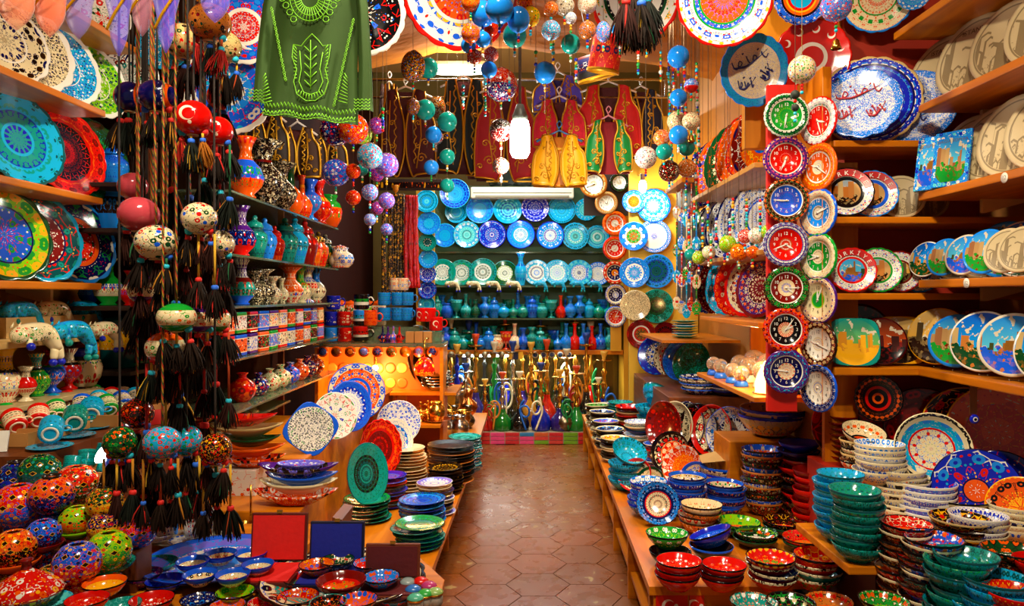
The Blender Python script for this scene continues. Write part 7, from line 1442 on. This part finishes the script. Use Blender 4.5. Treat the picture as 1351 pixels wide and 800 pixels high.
orn(255, 156, 48, 46, M_cres, 2.16, 'larger red ball with white crescent and star', tl=60, roll=.2, dark=False); orn(288, 173, 38, 38, M_cres, 2.26, 'smaller red ball with white crescent and star', tl=80, roll=.25, two=True); orn(286, 128, 26, 32, 'z0s3|1:r', 2.44, 'plain red ball behind the crescent balls', tl=50)
PK = plain('pink_glaze', 'b8404a', .15, noise=.12, ns=1.5)
orn(175, 246, 38, 36, PK, 2.36, 'smaller pink glazed ball', tas=2, tl=40); orn(183, 283, 52, 46, PK, 2.2, 'larger pink glazed ball', tas=3, tl=90)
orn(206, 320, 54, 46, WFL, 2.12, 'large white ball with red flowers above the others', tl=66, two=True); orn(263, 288, 46, 42, WFL, 2.16, 'white ball with red flowers in the right column', tl=84, two=True); orn(290, 279, 32, 34, WFL, 2.34, 'small white floral ball behind', tas=2, tl=60); orn(289, 322, 40, 38, WFL, 2.28, 'white floral ball on the right', tl=84)
orn(187, 382, 36, 38, 'z0s3|-.5:p|.6:wRko.3|1:p', 2.3, 'cream ball with maroon script', tl=84); orn(233, 419, 50, 38, SCR % ('g', 'g'), 2.1, 'white banded ball with green top and bottom', tl=96); orn(264, 421, 40, 36, SCR % ('p', 'p'), 2.24, 'white banded ball with purple ends', tl=90); orn(287, 422, 34, 34, SCR % ('g', 'r'), 2.34, 'white banded ball with red top', tl=96, two=True); orn(218, 459, 50, 42, SCR % ('r', 'o'), 2.22, 'white banded ball with orange ends', tl=96, two=True)
orn(214, 584, 48, 42, 'z0s4|1:corg', 2.08, 'turquoise ball with orange flowers', tl=66, two=True); orn(246, 581, 40, 40, 'z0s4|1:cogr', 2.22, 'turquoise floral ball on the right', tl=76, two=True); orn(284, 593, 42, 42, 'z0s5|1:koyr', 2.16, 'black ball with orange and yellow flowers', tl=70, two=True); orn(158, 584, 42, 42, 'z0s4|1:Gogk', 2.16, 'dark green ball with orange flowers', tl=66, two=True); orn(181, 546, 42, 40, 'z0s5|1:hork', 2.3, 'black and orange floral ball', tl=60); orn(193, 602, 34, 34, 'z0s5|1:norb', 2.34, 'navy floral ball low in the cluster', tl=60, two=True)
for i, (px, e) in enumerate(((192, 420), (201, 330), (213, 300), (222, 480), (232, 400), (236, 520), (246, 380), (250, 260), (270, 560), (228, 250), (297, 380), (262, 470))):
    Y = 2.5 + (i % 4) * .05; p = P(px, e, Y); top = vz(p.x)
    t = T('braided_hanger', 'multicolour braided cord with a dark tassel in the left cluster', 'hanging cord', 'braided cords', loc=(p.x, Y, top)); O('braid', tube_me(spline([(0, 0, 0), (random.uniform(-.02, .02), 0, (p.z - top) * .6), (0, 0, p.z - top)], 8), .006, 6), M_braid, t); tassel(t, (0, 0, p.z - top), .16)
for i, (px, py) in enumerate(((826, 22), (848, 20), (838, 5), (858, 8))):
    Y = 3.0; p = P(px, py - 20, Y); top = vz(p.x); t = T('tassel_ornament', 'dark green tassel hanging at the top right of centre', 'hanging ornament', 'dark tassels at the top', loc=(p.x, Y + i * .03, top)); O('cord', tube_me([(0, 0, 0), (0, 0, p.z - top)], .004, 6), M_braid, t)
    tassel(t, (0, 0, p.z - top), .2); tassel(t, (.01, 0, p.z - top - .07), .15)
# ================================================================ clothes
def cloth_panel(L, R, ny=14, nx=8, bulge=.02, th=.008, fold=0., nf=3):
    """curved cloth between two edge polylines L(t), R(t) in (x,z); front faces -Y"""
    vs, fs = [], []
    def at(E, t):
        f = t * (len(E) - 1); i = min(int(f), len(E) - 2); u = f - i; return (E[i][0] * (1 - u) + E[i + 1][0] * u, E[i][1] * (1 - u) + E[i + 1][1] * u)
    n = nx + 1
    for s in (0, 1):
        for j in range(ny + 1):
            t = j / ny; a = at(L, t); b = at(R, t)
            for i in range(n):
                u = i / nx; y = -bulge * (1 - (2 * u - 1) ** 2) + fold * t * math.sin(u * nf * 2 * PI + j * .1) + s * th
                vs.append((a[0] * (1 - u) + b[0] * u, y, a[1] * (1 - u) + b[1] * u))
    o = (ny + 1) * n
    for j in range(ny):
        for i in range(nx):
            q = j * n + i; fs.append((q, q + 1, q + 1 + n, q + n)[::-1]); fs.append((o + q, o + q + 1, o + q + 1 + n, o + q + n))
    rim = [j * n for j in range(ny + 1)] + [ny * n + i for i in range(1, n)] + [j * n + nx for j in range(ny - 1, -1, -1)] + [i for i in range(nx - 1, 0, -1)]
    for a, b in zip(rim, rim[1:] + rim[:1]): fs.append((a, b, b + o, a + o))
    return mesh_from('cloth', vs, fs)
def tubes_me(lines, rad):
    vs, fs = [], []
    for l in lines: tube_data(l, rad, 5, vs, fs)
    return mesh_from('embroidery', vs, fs)
M_goldthread = plain('gold_thread', 'd0981c', .35, .6)
def spiral(cx, cz, r, turns=1.5, s=1, y=-.03, a0=0): return [(cx + s * r * (1 - k / 14) * math.cos(a0 + k / 14 * turns * 6.28), y, cz + r * (1 - k / 14) * math.sin(a0 + k / 14 * turns * 6.28)) for k in range(14)]
hanger_m = tube_me(spline([(0, 0, .1), (.02, 0, .13), (0, 0, .155), (-.02, 0, .13)], 4) + [(0, 0, .085)], .005, 6)
def hanger(t, W, Hh, mat):
    h = O('hanger', join_me([(hanger_m, Matrix.Translation((0, 0, -.03))), (tube_me([(-W * .42, 0, -.04), (0, 0, .05), (W * .42, 0, -.04)], .008, 6), Matrix())]), mat, t, loc=(0, .01, Hh)); return h
GVS = 'embroidered vests hanging at the back'
def vest(px, top, bot, w, Y, col, lab, open_=.1, gold=True, az=0, rough=.75, lining='4a0c10', hcol='e8e0d8'):
    k = Y / F; W = w * k; Hh = (bot - top) * k; p = P(px, bot, Y)
    t = T('embroidered_vest', lab, 'vest', GVS, loc=p, rot=(0, 0, AZ(az))); M = plain('vest_' + col, col, rough, noise=.12, ns=14)
    h = W / 2
    O('back_panel', cloth_panel([(-h * .55, Hh), (-h * .8, Hh * .7), (-h * .95, 0)], [(h * .55, Hh), (h * .8, Hh * .7), (h * .95, 0)], bulge=-.03), plain('lining_' + lining, lining, .8), t, loc=(0, .05, 0))
    for s in (-1, 1):
        out = [(s * h * .62, Hh * .97), (s * h * .7, Hh * .78), (s * h * .92, Hh * .62), (s * h, Hh * .3), (s * h * .98, Hh * .03)]
        inn = [(s * h * .3, Hh), (s * h * (.16 + open_), Hh * .82), (s * h * (.02 + open_), Hh * .6), (s * h * (.02 + open_), Hh * .25), (s * h * (.2 + open_), 0)]
        E = (out, inn) if s < 0 else (inn, out)
        f = O('front_panel', cloth_panel(*E, bulge=.03), M, t)
        if gold:
            edge = [(x, -.012, z) for x, z in inn] ; bot_ = [(inn[-1][0] + (out[-1][0] - inn[-1][0]) * u, -.012 - .03 * (1 - (2 * u - 1) ** 2), inn[-1][1] * (1 - u) + out[-1][1] * u) for u in (.2, .4, .6, .8, 1)]
            arm = [(x, -.008, z) for x, z in reversed(out)]
            cx = s * h * .52
            emb = [spline(edge + bot_, 3), spline(arm, 3)]
            O('gold_trim', tubes_me(emb, .008), M_goldthread, f)
            mot = [spiral(cx, Hh * .2, h * .17, 1.6, s), spiral(cx + s * h * .12, Hh * .38, h * .13, 1.5, -s), spiral(cx - s * h * .1, Hh * .34, h * .1, 1.4, s, a0=2), spiral(cx - s * h * .1, Hh * .6, h * .1, 1.4, -s), spiral(cx + s * h * .02, Hh * .72, h * .08, 1.4, s), spiral(cx + s * .3 * h, Hh * .14, h * .1, 1.4, s),
                   [(cx - s * h * .15, -.03, Hh * .08), (cx, -.034, Hh * .45), (cx - s * h * .05, -.03, Hh * .86)]]
            chain = [(s * h * (.3 + open_) + .012 * math.sin(q * 1.9), -.026, Hh * (.92 - q * .034)) for q in range(24)]
            O('gold_embroidery', tubes_me(mot + [chain], .0055), M_goldthread, f)
    hanger(t, W, Hh * .97, plain('hanger_' + hcol, hcol, .3)); return t
RY = 6.05
t = T('clothes_rail', 'steel rail across the vault end carrying the vests', 'rail', None, loc=(0, RY + .02, 0)); 
O('rail_upper', tube_me([(-1.45, 0, 3.37), (1.3, 0, 3.37)], .012, 8), M_silver, t); O('rail_lower', tube_me([(-1.6, 0, 3.22), (1.45, 0, 3.22)], .01, 8), M_silver, t)
for x in (-1.35, 1.2): O('rail_hook', tube_me([(x, 0, 3.22), (x, 0, 3.46)], .008, 6), M_silver, t)
vest(535, 118, 232, 82, RY, '4a0814', 'maroon velvet vest with gold embroidery at the left', .02)
vest(612, 104, 228, 74, RY - .02, '06181c', 'black green velvet vest with gold embroidery', .02)
vest(667, 112, 238, 82, RY - .1, 'a0101c', 'red velvet vest with gold embroidery behind the bulb', .04)
vest(515, 110, 225, 30, RY + .05, '5a2a10', 'brown vest seen edge on at the far left', .02, az=50)
vest(736, 100, 150, 66, RY, '5a4ad0', 'purple child vest with gold flowers', .06, lining='2a1a60')
vest(738, 132, 196, 70, RY - .14, 'd01030', 'crimson child vest with short sleeves', .08)
vest(738, 178, 246, 72, RY - .24, 'f0a808', 'golden yellow child vest', .04, lining='d07808', hcol='3a80c0', rough=.35)
vest(803, 112, 208, 88, RY - .06, 'c80c10', 'red satin vest with gold edges', .14)
vest(803, 158, 228, 62, RY - .2, '068038', 'green satin child vest with crimson lining', .22, lining='8a0818', rough=.3, hcol='e890a0')
vest(846, 118, 205, 60, RY + .04, '0a0c2a', 'dark navy vest behind the red satin vest', .02)
vest(640, 120, 235, 50, RY + .08, '081c14', 'dark green velvet vest between black and red ones', .02)
for args in ((392, 168, 236, 62, 4.75, '3a1c08', 'dark brown vest with gold scrolls behind the tall vases'), (432, 176, 240, 54, 4.95, '2a1206', 'brown vest with gold scrolls behind the navy floral balls'), (352, 150, 225, 60, 4.5, '1e0e06', 'near black vest with gold scrolls above the lace vases')):
    v_ = vest(*args, .02); O('hanging_cord', tube_me([(0, .01, (args[2] - args[1]) * args[4] / F + .05), (0, .01, vz(v_.location.x) - v_.location.z)], .003, 5), M_black, v_)
t = T('folded_trousers', 'orange satin child trousers below the yellow vest', 'trousers', None, loc=P(745, 247, RY - .16)); O('legs', cloth_panel([(-.1, .3), (-.16, .12), (-.12, 0)], [(.1, .3), (.19, .12), (.14, 0)], fold=.02, bulge=.03), plain('orange_satin', 'e88a08', .35), t); O('waistband', box_me('wb', .2, .03, .03), M_goldthread, t, loc=(0, 0, .29))
t = T('folded_trousers', 'dark green satin cloth folded below the red vest', 'trousers', None, loc=P(672, 246, RY - .06)); O('legs', cloth_panel([(-.2, .2), (-.2, .1), (-.16, 0)], [(.2, .2), (.22, .1), (.18, 0)], fold=.02, bulge=.03), plain('green_satin', '06281c', .4), t); O('hem_trim', box_me('ht', .38, .02, .012), M_goldthread, t, loc=(0, -.02, .03))
# embroidered caps
cap_m = lathe('cap', [(.9, 0), (1, .02), (.92, .9), (.86, 1), (0, 1.02), (0, .96), (.82, .94), (.88, 0)], 28)
for px, py, w, h, sp, lab, tl in ((795, 96, 42, 46, 'z10s5|.1:y|.9:royn|1.2:r', 'tall red and gold embroidered cap hanging', 0.15), (787, 106, 50, 34, 'z10s5|.14:y|.4:k|.9:nRWo|1.2:m', 'dark red embroidered cap under the tall one', -.25)):
    Y = 4.6; k = Y / F; t = T('embroidered_hat', lab, 'hat', 'embroidered caps', loc=P(px, py, Y + (.25 if tl < 0 else 0)), rot=(.2, tl, 0)); O('crown', cap_m, cer(sp, .6), t, scale=(w / 2 * k, w / 2 * k, h * k)); O('gold_band', lathe('capband', [(1.0, 0), (1.04, .0), (1.04, .08), (1.0, .08)], 28, closed=True), M_goldthread, t, scale=(w / 2 * k, w / 2 * k, h * k))
    O('cord', tube_me([(0, 0, h * k), (0, 0, vz(.5) - t.location.z)], .003, 5), M_black, t)
# ---- green tunic
TY = 2.95; tk = TY / F
def q2(px, py): return ((px - 413) * tk, (85 - py) * tk)
t = T('tunic', 'green long sleeved tunic with lime embroidery hanging from above', 'tunic', None, loc=P(413, 85, TY))
M_tun = plain('green_cotton', '2a480a', .85, noise=.15, ns=10)
O('body', cloth_panel([q2(366, -70), q2(362, 0), q2(352, 80), q2(346, 152)], [q2(470, -70), q2(474, 0), q2(472, 90), q2(473, 166)], ny=24, nx=24, bulge=.03, fold=.014, nf=2.5), M_tun, t)
for lab, L, R in (('left_sleeve', [q2(366, -70), q2(346, 0), q2(337, 70), q2(332, 134)], [q2(376, -60), q2(364, 20), q2(356, 80), q2(353, 138)]), ('right_sleeve', [q2(462, -60), q2(470, 20), q2(472, 90), q2(470, 148)], [q2(470, -70), q2(484, 0), q2(489, 80), q2(491, 146)])):
    O('sleeve', cloth_panel(L, R, bulge=.035, fold=.006), M_tun, t, loc=(0, .01, 0))
M_lime = plain('lime_thread', '74c010', .6); yb = -.046
def L3(pts, y=yb): return [((px - 413) * tk, y, (85 - py) * tk) for px, py in pts]
tul = L3(spline and [(392, 64), (390, 80), (396, 96), (392, 112), (396, 128), (408, 137), (420, 137), (432, 128), (437, 112), (433, 96), (438, 80), (440, 64), (430, 66), (424, 58), (416, 50), (408, 58), (402, 66), (392, 64)])
inn = L3([(400, 72), (402, 96), (399, 112), (405, 126), (414, 129), (424, 126), (430, 112), (426, 96), (430, 74)])
fringe = [L3([(a, b), (a + (413 - a) * .2, b + (98 - b) * .2)]) for a, b in [(392, 64 + i * 5) for i in range(10)] + [(437, 64 + i * 5) for i in range(10)] + [(396 + i * 4, 130 + (4 - abs(i - 4.5)) * 1.6) for i in range(10)]]
stem = [L3([(414, 58), (414, 122)])] + [L3([(414, 118 - i * 11), (414 + s * 8, 110 - i * 11)]) for i in range(5) for s in (-1, 1)]
O('tulip_embroidery', tubes_me([tul, inn] + fringe + stem, .002), M_lime, t)
def chain(a, b, n, amp=3): return [L3([(a[0] + (b[0] - a[0]) * u / n + amp * math.sin(u * 2.2), a[1] + (b[1] - a[1]) * u / n) for u in range(n + 1)]), L3([(a[0] + (b[0] - a[0]) * u / n - amp * math.sin(u * 2.2), a[1] + (b[1] - a[1]) * u / n) for u in range(n + 1)])]
O('side_embroidery', tubes_me(chain((363, 15), (382, 112), 40, 2), .0016), M_lime, t); O('side_embroidery', tubes_me(chain((470, 30), (444, 145), 46, 2), .0016), M_lime, t)
neck = [L3([(413 + r * math.cos(a), 2 + r * 1.2 * math.sin(a)) for a in [PI * k / 20 for k in range(21)]]) for r in (12, 20, 26)] + [L3([(413 + 12 * math.cos(PI * k / 18), 2 + 14 * math.sin(PI * k / 18)), (413 + 29 * math.cos(PI * k / 18), 2 + 33 * math.sin(PI * k / 18))]) for k in range(19)] + [L3([(413 + s * (36 - i * 5) + 4 * math.cos(a), 4 + i * 9 + 4 * math.sin(a)) for a in [6.28 * k / 8 for k in range(9)]]) for i in range(4) for s in (-1, 1)]
O('neck_embroidery', tubes_me(neck, .0018), M_lime, t)
hem = []
for i in range(26):
    x = 350 + i * 4.7; y = 143 + i * .52 + 2 * math.sin(i * .7)
    hem.append(L3([(x, y), (x + 2.3, y - 6), (x + 4.6, y)])); hem.append(L3([(x, y + 4), (x + 2.3, y + 8), (x + 4.6, y + 4)])); hem.append(L3([(x, y + 10), (x + 4.6, y + 10)]))
for s, x0 in ((1, 352), (-1, 462)):
    for i in range(9): hem.append(L3([(x0, 140 - i * 4), (x0 + s * (12 - i), 137 - i * 4.5)]))
for x0, x1, y in ((333, 353, 122), (470, 491, 134)):
    for i in range(4): hem.append(L3([(x0 + q * (x1 - x0) / 8, y + i * 4 + (q % 2) * 2.5) for q in range(9)], -.04))
O('hem_embroidery', tubes_me(hem, .0019), M_lime, t)
O('hanger', tube_me([(-.16, .01, .46), (0, .01, .5), (0, .01, vz(-.85) - t.location.z - .01)], .006, 6), M_silver, t)
# ---- organza pouches at the top left
def organza(col):
    k = 'organza_' + col
    if k in MATS: return MATS[k]
    m, q = newmat(k); tc = q.n('ShaderNodeTexCoord'); nz = q.n('ShaderNodeTexNoise'); nz.inputs['Scale'].default_value = 5; q.put(nz.inputs['Vector'], tc.outputs['Object'])
    finish(q, cl(col), .35, alpha=q.m('MULTIPLY_ADD', nz.outputs['Fac'], .6, .12)); m.node_tree.nodes['Principled BSDF'].inputs['Sheen Weight'].default_value = .6; MATS[k] = m; return m
GO = 'organza pouches at the top left'
def pouch(px, bot, w, h, col, cn, Y, lab):
    k = Y / F; n = 20; m = 12; vs, fs = [], []
    for j in range(m + 1):
        tt = j / m; r = w / 2 * k * (math.sin(min(1., tt * 1.7) * PI / 2) ** .7) * (1 + .15 * math.sin(j)); r = max(r, .002)
        if tt > .8: r *= 1 + (tt - .8)
        for i in range(n):
            a = 2 * PI * i / n; f = 1 + .18 * math.sin(a * 4 + j * .3) * tt; vs.append((r * f * math.cos(a), r * .45 * f * math.sin(a), tt * h * k))
    for j in range(m):
        for i in range(n): fs.append((j * n + i, j * n + (i + 1) % n, (j + 1) * n + (i + 1) % n, (j + 1) * n + i))
    fs.append(tuple(reversed(range(n))))
    p = P(px, bot, Y); t = T('organza_pouch', lab, 'pouch', GO, loc=p); O('bag', mesh_from('pouch', vs, fs), organza(col), t)
    R = w / 2 * k
    O('gold_ribbon', tube_me(spline([(-R * .8, -R * .4, h * k * .25), (0, -R * .55, h * k * .42), (R * .9, -R * .35, h * k * .62)], 6), .004, 6), plain('gold_ribbon', 'e8a808', .3, .7), t)
    O('drawstring', tube_me([(0, 0, h * k * .98), (0, 0, vz(p.x) - p.z)], .003, 5), M_black, t)
for px, bot, w, h, col, cn, Y, lab in ((22, 40, 60, 110, 'f08a60', 'peach', 2.0, 'peach organza pouch at the top left corner'), (66, 49, 52, 120, 'f07850', 'salmon', 2.06, 'salmon organza pouch beside the peach one'), (104, 52, 44, 110, '7a6ab8', 'violet', 2.1, 'grey violet organza pouch in front of the green plate'), (157, 74, 32, 130, '6050d0', 'purple', 2.0, 'long purple organza pouch'), (188, 48, 36, 110, 'b06a80', 'mauve', 2.12, 'mauve organza pouch left of the blue violet one'), (219, 70, 30, 120, '5a48d8', 'blue', 2.04, 'blue violet organza pouch with gold ribbon'), (284, 30, 50, 100, '6a5ae0', 'lilac', 2.05, 'wide lilac organza pouch over the tan ball')):
    pouch(px, bot, w, h, col, cn, Y, lab)
# ---- plates hung at the top centre
splate(608, -14, 3.8, 146, AZ(4), AZ(-16), 'r10s7|.3:oyru|.5:orbW|.56:W|.62:bWy|.68:W|.94:Wrbg|1:r', 'big plate with red edge and blue ring at the top centre', GH, pl_scal)
splate(480, 18, 3.3, 106, AZ(8), AZ(-8), 'r5s5|.3:krWc|.9:kWrb|1:W', 'black plate with white tulips half behind the tunic', GH, pl_scal)
splate(838, -4, 4.0, 112, AZ(-4), AZ(-14), 'r10s7|.4:gWr|.6:W|.66:kW|.72:G|.94:Wryg|1:r', 'plate with green ring and red edge at the top right of centre', GH, pl_scal)
# ---- lamps
t = T('hanging_bulb', 'bright energy saving bulb hanging on a pole in the aisle', 'lamp', None, loc=P(686, 160, 3.9)); k = 3.9 / F
O('pole', tube_me([(0, 0, .04), (0, 0, vz(0) - t.location.z)], .008, 8), plain('grey_pole', '5a4a3a', .5), t); O('socket', lathe('socket', [(0, .0), (.04, 0), (.042, .03), (.03, .06), (.02, .09), (0, .09)], 14), plain('socket_grey', '6a7068', .4), t)
O('bulb', lathe('cflbulb', [(0, -.2), (.04, -.195), (.052, -.17), (.054, -.04), (.045, 0), (0, 0)], 16), plain('cfl_glow', 'W', .4, emit=((1, .98, .88), 26.)), t)
lamp('POINT', 'hanging_bulb_light', tuple(t.location + Vector((0, 0, -.26))), 45, (1, .93, .78), .06)
t = T('ceiling_tube_lamp', 'glowing lamp fixture under the vault left of the bulb', 'lamp', None, loc=P(603, 92, 6.3)); O('fixture', box_me('tlf', .5, .1, .03), plain('fixture_cream', 'd8c890', .5), t, loc=(0, 0, .03)); O('tube', lathe('tlb', [(0, -.24), (.04, -.22), (.05, 0), (.04, .22), (0, .24)], 12), plain('tube_glow2', 'W', .4, emit=((1, .95, .8), 20.)), t, rot=(0, PI / 2, 0))
O('rod', tube_me([(0, 0, .06), (0, 0, 4.2 - t.location.z)], .006, 6), M_silver, t)
lamp('POINT', 'tube_lamp_light', tuple(t.location + Vector((0, -.05, -.12))), 35, (1, .93, .75), .08)
t = T('spot_bulb', 'small bright bulb above the blue plate on the yellow wall', 'lamp', None, loc=P(848, 246, 6.35)); O('bulb', ball_s, plain('cfl_glow', 'W', .4, emit=((1, .98, .88), 26.)), t, scale=(.035, .035, .06)); O('socket', cyl_m, M_silver, t, loc=(0, 0, .05), scale=(.02, .02, .06)); O('arm', tube_me([(0, 0, .1), (0, .27, .14)], .006, 6), M_silver, t)
lamp('POINT', 'spot_bulb_light', tuple(t.location + Vector((0, -.06, -.08))), 18, (1, .9, .65), .04)
t = T('clip_lamp', 'small white lamp shining beside the cup boxes', 'lamp', None, loc=P(132, 600, 2.3)); O('shade', bell_m, plain('lamp_white', 'W', .4, emit=((1, 1, .95), 8.)), t, rot=(0, 1.9, 0), scale=.05); O('blue_cap', ball_s, plain('lamp_blue', '1060e8', .3), t, loc=(.06, 0, -.02), scale=.04)

for o_ in [o for o in TOP if o.get('group') == GH]:
    bpy.context.view_layer.update(); mw_ = o_.matrix_world; c_ = mw_ @ Vector((0, 0, -.02)); top_ = min(vz(max(-2.2, min(2.2, c_.x))), 3.6)
    if c_.y > 3.52: continue
    pts = [c_ + Vector((0, .012, 0)), Vector((c_.x, c_.y + .012, max(top_, c_.z + .05)))]; inv = mw_.inverted()
    sc_ = mw_.to_scale()[0]; O('hanging_wire', tube_me([inv @ p for p in pts], .0025 / sc_, 5), M_silver, o_)
finalize()
